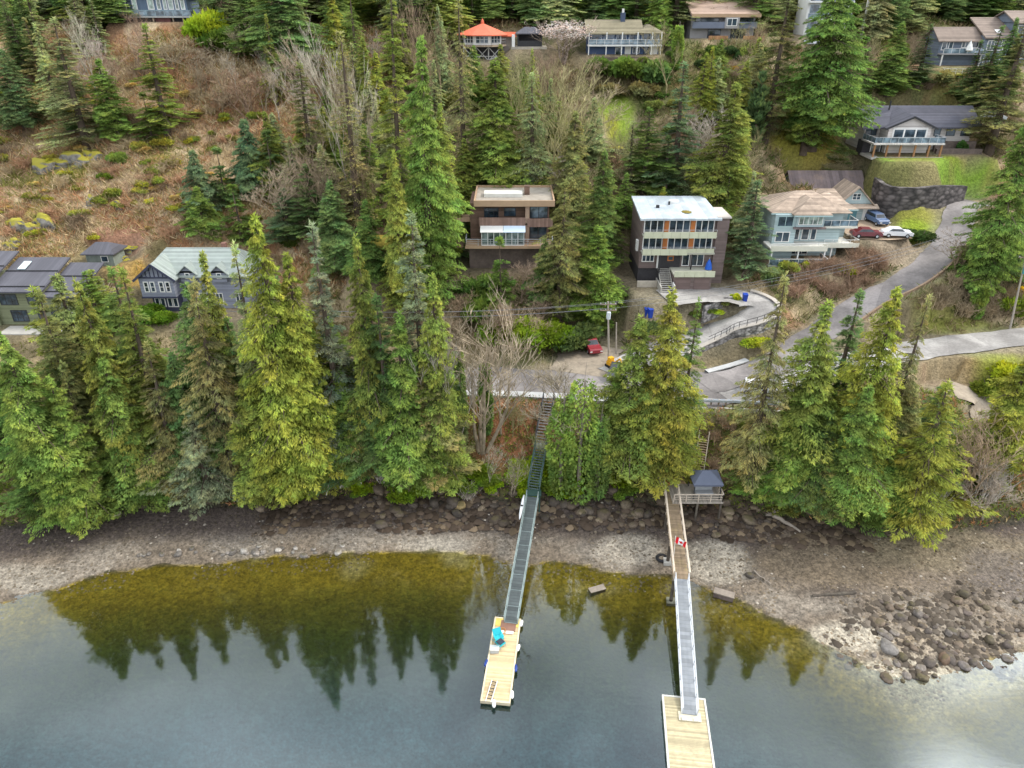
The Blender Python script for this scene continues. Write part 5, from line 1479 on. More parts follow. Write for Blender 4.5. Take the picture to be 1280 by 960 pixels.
window(h,-4.6,-2.8,.2,1.9,2.2,WHITE,2,1,.1); window(h,-2.2,.6,.2,1.9,2.2,WHITE,3,1,.1); window(h,1.9,3.4,.2,1.9,4.6,WHITE,2,1,.1)
block(h,'lower_deck',-6.8,2.2,-2.2,2.2,-.5,-.2,surf('grey_deck',(.35,.36,.35),.8,.2)); rail(h,[(-6.7,-2.1,-.2),(2.1,-2.1,-.2),(2.1,1.0,-.2)],1.0,WHITE,1.5,GLASSB,bars=0,w=.06)
block(h,'garage_wall',8.6,14.6,13.2,18.6,2.4,5.4,TEAL)
block(h,'link_wall',5.2,8.58,10.5,16,2.2,6.0,TEAL)
m=MB(); m.slab([(4.8,9.9,6.1),(9.0,9.9,6.1),(9.0,16.4,7.2),(4.8,16.4,7.2)],.2); m.build('link_roof',SHK,h)
gable(h,8.6,14.6,13.2,18.6,5.4,8.3,SHK,'y',.6,.18,'garage_roof',TEAL,(1,1))
m=MB(); m.slab([(7.9,12.1,4.9),(15.3,12.1,4.9),(15.3,13.19,5.35),(7.9,13.19,5.35)],.15); m.build('skirt_roof',SHK,h)
block(h,'garage_door',9.0,12.2,13.1,13.198,2.5,4.7,surf('teal_door',(.10,.235,.275),.6,.1,1.5,.05,stripes=('Z',.5,.2))); block(h,'side_door',13.2,14.0,13.12,13.198,2.5,4.5,WHITE)
window(h,10.9,12.3,6.0,7.1,13.2,WHITE,2,2,.1)
wg=thing('rear_wing','teal rear building with long dark shake roof behind the hip roofed house','building',A+Vector((9.6,20.2,3.5)))
block(wg,'wall',-6,6.2,0,6,-.8,2.9,TEAL); gable(wg,-6,6.2,0,6,2.9,5.3,SHKD,'x',.5,.2,'roof',TEAL)
for x0,x1 in ((-.4,.6),(1.2,2.6),(3.1,4.3),(4.8,5.8)): window(wg,x0,x1,1.2,2.6,0,TEALD,1,1,.1)
block(wg,'balcony',-.6,6.2,-1.4,-.02,.1,.35,TEALD); rail(wg,[(-.5,-1.35,.35),(6.1,-1.35,.35)],.9,WHITE,1.3,bars=1,w=.05)
window(wg,.2,1.6,-.6,.0,0,WHITE)
lv=Vector((A.x+2.2,A.y-2,0))

# --- white gabled house
WHT = surf('warm_white_siding',(.60,.555,.52),.75,.1,1.5,.08,stripes=('Z',.22,.15))
SLATE = surf('charcoal_shingle',(.085,.085,.105),.9,.2,1.2,.12,stripes=('Y',.3,.18))
BEAM = surf('stained_post',(.30,.16,.075),.8,.2)
A = ANCH['white']; h = thing('gabled_house','white gabled house with dark roof and big deck on brown posts above a lawn','house',A)
block(h,'wall',-5.8,13.3,4.2,11,-.5,4.4,WHT)
block(h,'wall',-3.1,4.3,1.0,4.2,-.5,4.4,WHT)
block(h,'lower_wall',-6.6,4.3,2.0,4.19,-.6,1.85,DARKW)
gable(h,-6.2,13.6,3.6,11.8,4.4,7.0,SLATE,'x',.7,.2,'roof',WHT)
m=MB(); m.slab([(-3.9,.4,4.15),(.6,.4,6.15),(.6,8.2,6.9),(-3.9,6.0,4.6)],.2); m.slab([(.6,.4,6.15),(5.1,.4,4.15),(5.1,6.0,4.6),(.6,8.2,6.9)],.2); m.build('gable_roof',SLATE,h)
m=MB(); m.slab([(-7.6,1.2,4.0),(-3.2,1.2,4.3),(-1.5,5.0,6.3),(-6.6,5.2,5.4)],.2); rf=m.build('side_roof',SLATE,h)
m=MB(); m.poly([(-3.1,1.0,4.35),(4.3,1.0,4.35),(.6,1.0,5.95)]); m.build('gable_wall',WHT,h)
m=MB(); m.bar((-3.9,.36,4.0),(.6,.36,6.0),.06,.3); m.bar((.6,.36,6.0),(5.1,.36,4.0),.06,.3); m.build('bargeboard',BLACKM,h)
window(h,-2.4,3.7,2.2,4.15,1.0,WHITE,3,1,.3,name='glazed_wall')
window(h,-3.0,-1.2,2.2,3.8,4.2,BLACKM,1,1,.1); window(h,-5.6,-3.6,2.4,4.0,4.2,BLACKM,2,1,.1)
for x0,x1 in ((4.6,6.0),(6.6,7.8),(8.8,10.4),(11.4,13.0)): window(h,x0,x1,2.3,4.0,4.2,BLACKM,1,1,.08)
block(h,'deck',-6.8,5.4,-2.4,2.6,1.85,2.1,surf('pale_deck',(.60,.56,.52),.7,.15,1.5,.1,stripes=('X',.2,.2)))
rail(h,[(-6.7,2.4,2.1),(-6.7,-2.3,2.1),(5.3,-2.3,2.1),(5.3,1.2,2.1)],.95,METAL,1.3,GLASSB,bars=0,w=.05)
for x in (-6.4,-4.2,-1.9,.6,3.0,5.1):
    block(h,'post',x-.13,x+.13,-2.2,-1.94,-.4,1.84,BEAM)
window(h,-5.2,-3.4,-.2,1.6,2.0,WHITE,1,1,.12,glass_mat('grey_glass',(.12,.13,.13),.08)); window(h,-1.8,2.6,-.2,1.6,2.0,BLACKM,4,1,.1)
block(h,'terrace',-6.8,5.6,-2.5,1.98,-.55,-.18,CONCW)
block(h,'flue',-1.2,-1.0,6.6,6.8,6.4,7.9,BLACKM)
m=MB(); m.slab([(-6.0,2.6,4.78),(-5.2,2.6,4.86),(-4.9,4.4,5.4),(-5.7,4.4,5.3)],.05); m.build('skylight',surf('pale_skylight',(.62,.76,.78),.2,.05),rf)
rw=thing('terrace_wall','two low dark stone terrace walls beside the white house deck','wall',A)
block(rw,'lower_course',5.6,13.6,.0,.6,-.6,.75,STONE); block(rw,'upper_course',6.2,13.4,2.0,2.6,-.6,1.7,STONE)

# --- red-roofed round house
RED = surf('red_orange_metal_roof',(.60,.13,.065),.55,.16,1,.05)
A = ANCH['red']; h = thing('octagonal_house','eight-sided white house with red-orange conical roof on grey stilts','house',A+Vector((0,3.6,0)))
n=8
def ngon(r,z,n=8,ph=math.pi/8): return [(r*math.cos(ph+i*2*math.pi/n),r*math.sin(ph+i*2*math.pi/n),z) for i in range(n)]
m=MB(); lo=ngon(3.9,2.5); hi=ngon(3.9,4.4)
m.add(lo+hi,[(i,(i+1)%n,(i+1)%n+n,i+n) for i in range(n)]+[tuple(range(n,2*n)),tuple(reversed(range(n)))]); m.build('wall',WHITE,h)
m=MB(); e=ngon(5.3,4.25); e2=ngon(5.3,4.1); m.add(e+e2+[(0,0,6.2)],[(i,(i+1)%n,2*n) for i in range(n)]+[(i+n,(i+1)%n+n,(i+1)%n,i) for i in range(n)]+[tuple(reversed(range(n,2*n)))])
rf=m.build('roof',RED,h); m=MB(); m.lathe([(.35,5.95),(.3,6.5),(.05,7.0)],8); m.build('finial',RED,rf)
m=MB(); e=ngon(5.0,2.5); m.slab(e,.3); m.build('deck',TIMB,h)
for i in range(n):
    a=math.pi/8+(i+.5)*2*math.pi/n
    if math.sin(a)<.4:
        f=MB(); p=MB(); c,s_=math.cos(a),math.sin(a); rr=3.9*math.cos(math.pi/8)
        M=Matrix.Rotation(a+math.pi/2,4,'Z')
        for u in (-1.2,-.4,.4,1.2): f.box(u-.06,u+.06,-rr-.07,-rr+.0,2.75,4.1,M)
        f.box(-1.2,1.2,-rr-.07,-rr,2.7,2.82,M); f.box(-1.2,1.2,-rr-.07,-rr,4.0,4.12,M)
        o=f.build('window',WHITE,h); p.box(-1.15,1.15,-rr-.035,-rr-.015,2.8,4.02,M); p.build('pane',GLASS,o)
rail(h,[Vector(p)-Vector((0,0,0)) for p in ngon(4.9,2.5)+ngon(4.9,2.5)[:1]],.95,METAL,1.6,bars=1,w=.05)
m=MB(); base=-3.6
pts=[(x,y) for x in (-3.6,-1.2,1.2,3.6) for y in (-3.4,)]+[(x,2.6) for x in (-3,3)]
for x,y in pts: m.box(x-.1,x+.1,y-.1,y+.1,base,2.2)
for x in (-3.6,-1.2,1.2): m.bar((x,-3.4,-.3),(x+2.4,-3.4,2.1),.14); m.bar((x+2.4,-3.4,-.3),(x,-3.4,2.1),.14)
m.bar((-4.6,-3.4,-2.6),(3.6,-3.4,.8),.2); m.bar((-3.6,-3.4,.5),(3.6,-3.4,.5),.12); m.bar((-3,2.6,.5),(3,2.6,.5),.12); m.bar((-3,-3.4,.5),(-3,2.6,.5),.12); m.build('stilts',surf('grey_posts',(.36,.35,.33),.8,.2),h)
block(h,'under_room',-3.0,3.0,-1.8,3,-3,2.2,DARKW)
ad=MB(); ad.box(3.6,6.0,-.4,4,-1,3.9); ad.build('side_wing',surf('grey_brown_boards',(.26,.22,.19),.8,.2),h); m=MB(); m.slab([(3.2,-1.2,4.0),(6.6,-1.2,4.0),(6.6,4.4,4.5),(3.2,4.4,4.5)],.2); m.build('side_roof',RED,h)

A=ANCH['pavilion']; h=thing('garden_pavilion','small dark pavilion with peaked grey roof on a stone terrace by the red roof','pavilion',A)
block(h,'terrace',-3.6,3.4,-1.4,4,-1.6,.25,surf('pale_stone_wall',(.38,.34,.28),.9,.35,2,.3)); block(h,'back_wall',-2.4,2.4,2.4,2.6,.25,2.6,DARKW)
m=MB(); 
for x in (-2.3,2.3): 
    m.box(x-.12,x+.12,-.2,.04,.25,2.6)
m.build('post',BLACKM,h); hip(h,-2.4,2.4,-.2,2.6,2.6,3.7,CHAR,.4); block(h,'stone_pillar',-3.5,-2.9,-.6,0,.25,2.4,WHITE)
block(h,'screen',-2.2,2.2,-.1,-.05,.26,1.3,BLACKM)

# --- blue-fronted house
OLR = surf('moss_brown_shingle',(.20,.175,.115),.9,.25,1.2,.15,stripes=('Y',.35,.2))
NVY = surf('navy_siding',(.07,.105,.20),.8,.15)
A=ANCH['blue']; h=thing('long_house','long house with mossy brown roof, glazed blue front and full width balcony','house',A)
block(h,'wall',-6.8,7.0,1.4,7.6,-1,3.9,NVY)
gable(h,-7.0,3.0,.6,8,4.0,6.0,OLR,'x',.6,.2,'roof',NVY); hip(h,2.6,7.2,.6,8,3.75,5.2,OLR,.6,ins=2.2)
block(h,'balcony',-7.2,7.2,-.6,1.4,1.45,1.7,WHITE); rail(h,[(-7.1,-.55,1.7),(7.1,-.55,1.7)],.95,WHITE,1.6,GLASSB,bars=1,w=.06)
for x0 in (-6.4,-4.0,-1.6,.9,3.4,5.2): window(h,x0,x0+(2.1 if x0<5 else 1.6),1.9,3.7,1.4,surf('blue_white_frame',(.45,.52,.6),.6,.1),1,1,.12,glass_mat('blue_glass',(.035,.065,.11),.06))
m=MB()
for x in (-7,-3.6,-.6,2.4,5.2,7): m.box(x-.09,x+.09,-.5,-.32,-1.2,3.9)
m.build('post',WHITE,h)
window(h,-1.6,-.3,-.4,1.2,1.4,WHITE); window(h,1.8,3.2,.1,1.2,1.4,WHITE,2); window(h,4.0,5.0,-.5,1.3,1.4,BLACKM,name='glass_door')
block(h,'white_panel',.3,1.5,1.3,1.38,-.6,1.3,WHITE); block(h,'white_panel',5.3,6.7,1.3,1.38,-.6,1.3,WHITE)
ch=block(h,'chimney',-.6,.3,3.6,4.4,5.4,7.2,surf('blue_chimney',(.06,.08,.13),.7,.2)); block(h,'chimney_pot',-.35,.05,3.8,4.2,7.2,7.9,WHITE)
block(h,'terrace_wall',-6.6,9.0,-1.6,-1.3,-2.0,-.4,STONE)

# --- house with timber decks at the top
PKR = surf('pinkish_shake_roof',(.36,.255,.195),.9,.25,1.2,.15,stripes=('Y',.35,.2))
GRW = surf('grey_stucco',(.30,.29,.29),.85,.15)
A=ANCH['ranch']; h=thing('deck_house','grey house with pinkish brown roof, blue-grey balcony and orange timber decks, top edge','house',A)
block(h,'wall',-6.5,6.2,1.6,8,-1,4.4,GRW)
m=MB(); m.slab([(-6.9,-.2,4.3),(6.7,-.2,4.3),(6.5,8.4,6.6),(-6.7,8.4,6.6)],.45); m.build('roof',PKR,h)
block(h,'fascia',-6.9,6.7,-.36,-.22,3.75,4.35,TANF)
m=MB(); m.box(-6.6,6.2,-.2,1.6,1.9,2.1); m.build('balcony',GRW,h); 
m=MB(); m.box(-6.6,-.3,-.3,-.2,1.8,2.95); m.box(2.6,6.2,-.3,-.2,1.8,2.95); m.build('balcony_parapet',surf('blue_grey_panel',(.15,.17,.22),.7,.15),h)
block(h,'bay',-.25,2.55,-.35,1.6,1.8,3.75,GRW)
window(h,.1,2.1,2.2,3.6,-.35,WHITE,2,1,.12); window(h,-5.8,-1.0,2.3,3.6,1.6,BLACKM,4,1,.1); window(h,2.9,5.8,2.3,3.6,1.6,BLACKM,2,1,.1)
window(h,-3.0,-.4,.0,1.6,1.6,BLACKM,2,1,.1); window(h,1.6,4.6,.0,1.6,1.6,BLACKM,3,1,.1)
OT=surf('orange_deck_timber',(.40,.215,.105),.8,.2,2,.1,stripes=('X',.25,.35))
block(h,'deck',-3.6,.2,-2.0,1.6,-.5,-.3,OT); block(h,'deck',3.2,7.4,-2.0,1.6,-.5,-.3,OT)
m=MB(); m.box(-3.6,.2,-2.1,-2.0,-.5,.55); m.box(3.2,7.4,-2.1,-2.0,-.5,.55); m.build('deck_balustrade',OT,h)
m=MB()
for x in (-3.4,0,3.4,7.2): m.box(x-.1,x+.1,-1.9,-1.7,-3.5,-.5)
m.build('post',TIMB,h)

# --- white modern house behind the giant cedar
A=ANCH['modern']; h=thing('tall_white_house','tall white house with glazed balconies, half hidden behind the giant cedar','house',A)
block(h,'wall',-3.2,5,1.0,7,-1,9,WHITE)
for z in (.0,3.0,6.0):
    window(h,-2.8,-.8,z+.4,z+2.5,1.0,METAL,1,1,.12,GLASSB); window(h,-.4,1.4,z+.4,z+2.5,1.0,METAL,1,1,.12); window(h,2.2,4.4,z+.4,z+2.5,1.0,METAL,2,1,.12)
    block(h,'balcony',-3.6,5.2,-.8,1.0,z+2.75,z+3.0,WHITE); rail(h,[(-3.5,-.75,z+3),(5.1,-.75,z+3)],.9,METAL,1.8,GLASSB,bars=0,w=.05)
block(h,'roof',-3.6,5.4,-.9,7.4,9.02,9.3,GRW)
m=MB(); m.slab([(-4.2,-4.2,-1.2),(-.2,-4.2,-1.2),(-.2,-1,-.4),(-4.2,-1,-.4)],.2); m.build('terrace_roof',surf('pale_grey_roof',(.46,.47,.5),.7,.15),h)
block(h,'retaining_wall',-4.0,.6,-5.6,-4.4,-3.6,-2.0,STONE)
block(h,'white_column',7.6,8.0,-1,-.6,-1,9,WHITE)

# --- grey house top right
GBS=surf('blue_grey_boards',(.15,.18,.225),.8,.15,1.5,.08,stripes=('Z',.22,.2))
BRR=surf('brown_grey_shingle',(.21,.165,.135),.9,.25,1.2,.15,stripes=('Y',.35,.2))
A=ANCH['grey']; h=thing('grey_house','blue-grey house with brown roofs in steps and white windows, top right corner','house',A)
block(h,'wall',-5.6,2.2,1.6,7,-1,4.6,GBS); block(h,'wall',2.2,7.6,.4,8,-1,5.2,GBS); block(h,'wall',7.6,14,.8,9,-1,7.6,GBS)
gable(h,-5.8,2.4,1.4,7.4,4.6,6.6,BRR,'x',.5,.2,'roof',GBS)
m=MB(); m.slab([(1.9,-.1,4.9),(7.6,-.1,4.9),(7.6,7,8.2),(1.9,7,8.2)],.25); rf=m.build('roof',BRR,h); m=MB(); m.slab([(4.6,1.4,5.75),(5.6,1.4,5.75),(5.6,2.4,6.2),(4.6,2.4,6.2)],.08); m.build('skylight',WHITE,rf)
gable(h,7.4,14.2,.6,9.2,7.6,9.4,BRR,'x',.5,.2,'roof',GBS)
for x0,x1,z0,z1,y in ((-5.2,-4.2,2.6,4.2,1.6),(-3.9,-3.0,2.6,4.2,1.6),(-1.4,0,3.0,4.2,1.6),(.6,1.9,3.0,4.2,1.6),(2.8,4.2,2.6,4.4,.4),(4.5,5.6,2.6,4.4,.4),(5.9,7.0,2.6,4.4,.4),(2.8,4.2,.2,1.4,.4),(4.6,6.0,.2,1.4,.4),(8.0,9.2,5.2,7.0,.8),(9.6,13,4.8,7.0,.8),(8.6,10.6,1.2,3.2,.8)):
    window(h,x0,x1,z0,z1,y,WHITE,2 if x1-x0>1.3 else 1,1,.13)
block(h,'balcony',-5.6,2.6,-.2,1.6,1.9,2.1,GRW); rail(h,[(-5.5,-.15,2.1),(2.1,-.15,2.1)],.9,WHITE,1.4,GLASSB,bars=0,w=.05)
m=MB(); m.box(-5.5,-5.3,-.1,.1,-1,1.9); m.box(1.9,2.1,-.1,.1,-1,1.9); m.build('post',WHITE,h)
d=thing('garden_deck','semi-octagonal garden deck edged in yellow-green below the grey house','deck',A+Vector((-1.4,-3.2,-1.2)))
m=MB(); m.slab([(-4.6,2.2,0),(-4.0,-.6,0),(3.4,-.6,0),(4.2,2.2,0)],.25); m.build('platform',surf('yellow_green_deck',(.36,.34,.045),.8,.2,1.5,.1),d)
rail(d,[(-4.6,2.1,0),(-4.0,-.55,0),(3.4,-.55,0),(4.2,2.1,0)],.9,WHITE,1.3,bars=1,w=.05); m=MB(); m.box(-3.9,3.3,-.3,2,-2.6,-.26); m.build('skirt',BLACKM,d)
ph=thing('folded_parasol','folded white parasol sagging over the balcony of the grey house','parasol',A+Vector((-.7,-.1,2.1)))
m=MB(); m.lathe([(.05,.3),(.7,.6),(.45,1.3),(.06,2.2)],9); m.build('cloth',WHITE,ph); m=MB(); m.tube([(0,0,0),(0,0,2.4)],.05,6); m.build('pole',METAL,ph)

# --- slate-blue house, top left
A=ANCH['slate']; h=thing('slate_blue_house','low slate-blue house with row of pale windows along its balcony, top left','house',A)
SB=surf('slate_blue_siding',(.12,.165,.23),.8,.15,1.5,.08,stripes=('X',.3,.2))
block(h,'wall',-7.4,7.0,1.6,8,.4,4.6,SB); hip(h,-7.6,7.2,1.4,8.4,4.6,6.4,surf('purple_brown_shingle',(.16,.13,.135),.9,.2),.8)
for x0,x1 in ((-7.0,-5.2),(-4.0,-3.0),(-.9,.4),(.9,1.8),(2.2,3.0),(3.2,4.3),(4.6,5.4),(5.7,6.6)): window(h,x0,x1,2.1,4.1,1.6,WHITE,1,1,.16,glass_mat('blind_glass',(.24,.30,.26),.1))
window(h,-5.0,-4.3,2.1,4.2,1.6,BLACKM,name='glass_door')
block(h,'balcony',-9.6,8.4,-.4,1.6,.7,1.0,surf('grey_deck',(.35,.36,.35),.8,.2)); rail(h,[(-9.5,-.35,1.0),(8.3,-.35,1.0),(8.3,1.5,1.0)],1.0,surf('teal_rail',(.30,.42,.45),.5,.1),1.8,GLASSB,bars=0,w=.06)
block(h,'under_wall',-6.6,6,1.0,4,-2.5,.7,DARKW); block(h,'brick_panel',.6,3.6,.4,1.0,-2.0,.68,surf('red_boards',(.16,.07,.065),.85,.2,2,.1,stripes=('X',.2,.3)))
m=MB()
for x in (-8,-5.5,-3,.4,4.4,6.4,8): m.box(x-.12,x+.12,-.2,.04,-3,.7)
m.build('post',TIMB,h)

# --- mossy hut
A=ANCH['hut']; h=thing('timber_hut','little brown hut with moss covered roof between the shore conifers','hut',A+Vector((0,0,1.8)))
block(h,'wall',-2.0,2.0,0,3.4,-3,2.0,TIMBY); m=MB(); m.slab([(-2.5,-.6,2.1),(2.5,-.6,2.1),(2.5,3.8,2.9),(-2.5,3.8,2.9)],.2); m.build('roof',surf('mossy_roof',(.23,.18,.025),.95,.35,1.5,.2,stain=.5,stain_c=(.14,.16,.03)),h)
window(h,.3,1.4,.6,1.6,0,BLACKM)
A=on_ground(560,372)
# ------------------------------------------------------------------ floats, gangways, pier
PLANK = surf('golden_planks', (.56,.43,.25), .85, .22, 1.2, .15, stripes=('Y', .16, .4), stain=.45, stain_c=(.40,.28,.16))  # bright golden-brown plank colour
PLANKG = surf('grey_gold_planks', (.44,.38,.24), .9, .28, 1.2, .15, stripes=('Y', .16, .4), stain=.7, stain_c=(.25,.21,.14))
EDGE = surf('pale_edge_timber', (.60,.52,.36), .85, .2, 2, .1)
GRATE = surf('dark_grating', (.085,.10,.10), .6, .2, 3, .2, stripes=('Y', .35, .5))
GREENM = surf('dark_green_steel', (.035,.075,.062), .5, .2, 3, .1)
PILE = surf('creosote_pile', (.085,.07,.055), .95, .35, 4, .4, stain=.5, stain_c=(.20,.18,.14))
SILV = surf('silver_deck', (.25,.265,.28), .6, .15, 2, .1, stripes=('Y', .4, .25))
BLACKR = surf('black_rubber', (.018,.018,.02), .7, .2)
LBL = surf('float_blue', (.02,.05,.22), .5, .1)

def float_dock(name, label, c4, z, mat, edge):
    P = [at_z(px,py,z) for px,py in c4]           # far left, far right, near right, near left
    ctr = sum(P, Vector())/4
    ax = ((P[0]+P[1])/2-(P[2]+P[3])/2); ang = math.atan2(ax.y, ax.x)-math.pi/2
    W_ = ((P[1]-P[0]).length+(P[2]-P[3]).length)/2; Ln = ax.length
    t = thing(name, label, 'floating dock', ctr, ang)
    m=MB(); m.box(-W_/2+.16,W_/2-.16,-Ln/2+.16,Ln/2-.16,-.12,0); m.build('planking',mat,t)
    m=MB(); m.box(-W_/2,-W_/2+.155,-Ln/2,Ln/2,-.3,.06); m.box(W_/2-.155,W_/2,-Ln/2,Ln/2,-.3,.06); m.box(-W_/2+.157,W_/2-.157,-Ln/2,-Ln/2+.155,-.3,.05); m.box(-W_/2+.157,W_/2-.157,Ln/2-.155,Ln/2,-.3,.05); m.build('edge_timber',edge,t)
    m=MB(); m.box(-W_/2+.25,W_/2-.25,-Ln/2+.25,Ln/2-.25,-.62,-.125); m.build('flotation',BLACKR,t)
    return t, W_, Ln
fl, FW, FL = float_dock('floating_dock','small bright plank float at the end of the green gangway, left of the pier',[(618,771),(652,774),(637,880),(601,876)],.5,PLANK,EDGE)
m=MB(); m.box(-FW/2+.17,FW/2-.17,FL/2-1.15,FL/2-.18,.003,.05); m.build('end_plate',surf('yellow_plywood',(.62,.47,.12),.8,.15),fl)
fr_, RW, RL = float_dock('floating_dock','larger weathered grey-gold float at the foot of the silver gangway, cut by the bottom edge',[(828,868),(881,874),(898,985),(836,985)],.55,PLANKG,surf('white_edge',(.56,.55,.50),.8,.2))
def on(t, x, y, z=0):
    return t.matrix_basis @ Vector((x,y,z))
def frot(t, a=0): return t.rotation_euler.z + a

def gangway(name, label, a, b, w, floor, steel, h=1.05, tread=None, mesh_side=True):
    a, b = Vector(a), Vector(b); d=(b-a); L=d.length; hd=Vector((d.x,d.y,0)); ang=math.atan2(hd.y,hd.x)-math.pi/2; el=math.asin(d.z/L)
    t=thing(name,label,'gangway',a,ang); t.rotation_euler=(el,0,ang)
    m=MB(); m.box(-w/2,w/2,0,L,-.06,0); m.build('walkway',floor,t)
    for s in (-1,1):
        q=MB(); x=s*(w/2+.04)
        q.box(x-.04,x+.04,0,L,-.22,.02); q.box(x-.035,x+.035,0,L,h-.04,h+.04); q.box(x-.02,x+.02,0,L,h*.5-.02,h*.5+.02)
        n=max(3,int(L/1.5))
        for i in range(n+1):
            y=min(max(L*i/n,.04),L-.04); q.box(x-.03,x+.03,y-.03,y+.03,.02,h-.04)
            if i<n: q.bar((x,L*i/n,.02),(x,L*(i+1)/n,h-.04),.035)
        q.build('side_rail',steel,t)
    if tread:
        q=MB(); n=int(L/tread)
        for i in range(n): q.box(-w/2+.03,w/2-.03,i*tread,i*tread+.05,.003,.03)
        q.build('tread_bars',steel,t)
    return t
ga=at_z(638.5,779,.62); gb=at_z(666,621,4.1)
gangway('gangway','long dark green-grey gangway from the rocks down to the small plank float',ga,gb,1.25,GRATE,surf('grey_green_steel',(.22,.27,.26),.5,.2,3,.1),1.0,1.9)
m=MB(); t=thing('ramp_plate','brown hinged plate where the green gangway meets the small float','ramp plate',on(fl,.15,FL/2-1.0,.06),frot(fl))
m.box(-.75,.75,-.75,.6,.0,.05); m.build('plate',surf('rusty_plate',(.22,.12,.085),.8,.25),t); m=MB(); m.box(-.6,.6,-1.1,-.76,0,.06); m.build('bumper_strip',WHITE,t)
# green stairs up the bank
s1=at_z(667,618,4.15); s2=at_z(676,557,7.3); s3=at_z(686,499,10.25)
t=thing('bank_stairs','dark green metal stairs climbing the bank from the gangway to the road','stairs',s1)
m=MB(); m.box(-.9,.9,-.2,1.0,-.12,0); m.build('landing',GREENM,t)
stairs(t,Vector((0,.9,0)),s2-s1+Vector((0,-.5,0)),1.35,16,surf('green_tread',(.10,.14,.125),.6,.2),'lower_flight',rails=GREENM)
m=MB(); q=s2-s1; m.box(q.x-.8,q.x+.8,q.y-.5,q.y+.7,q.z-.12,q.z); m.build('landing',surf('grey_steel',(.2,.22,.22),.5,.2),t)
stairs(t,q+Vector((0,.7,0)),s3-s1,1.35,15,surf('grey_tread',(.16,.155,.145),.7,.2),'upper_flight',rails=BLACKM)
m=MB()
for p,zz in ((Vector((-.7,0,0)),0),(Vector((.7,0,0)),0),(q+Vector((-.7,0,0)),0),(q+Vector((.7,0,0)),0)): m.box(p.x-.08,p.x+.08,p.y-.08,p.y+.08,p.z-3.6,p.z-.13)
m.build('post',GREENM,t)
# white kayak along the left rail of the gangway
ka=gb.lerp(ga,.03)+Vector((-.95,0,.75)); kb=gb.lerp(ga,.25)+Vector((-.95,0,.75))
t=thing('kayak','white kayak slung along the left rail at the top of the green gangway','kayak',ka); m=MB(); d=kb-ka
m.tube([d*f for f in (0,.08,.25,.5,.75,.92,1)],[.03,.10,.17,.20,.17,.10,.03],10); m.build('hull',surf('white_gelcoat',(.70,.72,.74),.35,.05),t); m=MB(); c_=d*.5+Vector((0,0,.31)); m.lathe([(.13,-.13),(.16,-.10),(.11,-.08)],12,(0,0)); o=m.build('cockpit_rim',BLACKR,t); o.location=c_

# things on the small float
t=thing('deck_chair','turquoise folding chair near the left edge of the small float','chair',on(fl,-FW/2+.75,FL/2-2.9,.02),frot(fl,.5))
TQ=surf('turquoise_canvas',(.03,.42,.48),.6,.15)
m=MB(); m.slab([(-.42,-.4,.42),(.42,-.4,.42),(.42,.3,.34),(-.42,.3,.34)],.05); m.build('seat',TQ,t); m=MB(); m.slab([(-.42,.3,.36),(.42,.3,.36),(.42,.62,1.0),(-.42,.62,1.0)],.05); m.build('backrest',TQ,t)
for x in (-.4,.4):
    for y in (-.36,.3): m=MB(); m.box(x-.03,x+.03,y-.03,y+.03,0,.35); m.build('leg',METAL,t)
    m=MB(); m.box(x-.05,x+.05,-.35,.35,.58,.62); m.build('armrest',TQ,t)
t=thing('deck_chair','second turquoise chair, with a dark towel, beside the folding chair on the float','chair',on(fl,-FW/2+.95,FL/2-3.55,.02),frot(fl,2.4))
m=MB(); m.slab([(-.42,-.4,.42),(.42,-.4,.42),(.42,.3,.34),(-.42,.3,.34)],.05); m.build('seat',TQ,t); m=MB(); m.slab([(-.42,.3,.36),(.42,.3,.36),(.42,.62,1.0),(-.42,.62,1.0)],.05); m.build('backrest',TQ,t)
m=MB(); m.box(-.3,.3,-.38,.25,.45,.5); m.build('towel',surf('dark_towel',(.04,.05,.07),.9,.3),t)
for x in (-.4,.4):
    for y in (-.36,.3): m=MB(); m.box(x-.03,x+.03,y-.03,y+.03,0,.35); m.build('leg',METAL,t)
t=thing('dock_box','pale grey box on the small float in front of the turquoise chairs','box',on(fl,-FW/2+.55,FL/2-4.3,.02),frot(fl,.1)); m=MB(); m.box(-.4,.4,-.28,.28,0,.42); m.build('body',surf('grey_plastic',(.42,.44,.44),.5,.1),t); m=MB(); m.box(-.44,.44,-.32,.32,.42,.5); m.build('lid',WHITE,t)
t=thing('coiled_rope','orange-brown coil of rope near the ramp on the small float','rope',on(fl,-FW/2+.9,FL/2-1.9,.02),frot(fl)); m=MB()
m.tube([(math.cos(a*.6)*(.18+.012*a),math.sin(a*.6)*(.18+.012*a),.05+.004*a) for a in range(26)],.04,5); m.build('coil',surf('orange_rope',(.48,.24,.10),.9,.2),t)
t=thing('swim_ladder','white ladder lying on the near left corner of the small float','ladder',on(fl,-FW/2+.75,-FL/2+.1,.1),frot(fl,-.12)); m=MB()
m.box(-.28,-.22,-.2,2.1,0,.07); m.box(.22,.28,-.2,2.1,0,.07); m.build('rail',WHITE,t); m=MB()
for i in range(6): m.box(-.22,.22,.1+i*.36,.17+i*.36,.02,.06)
m.build('rung',BLACKM,t)
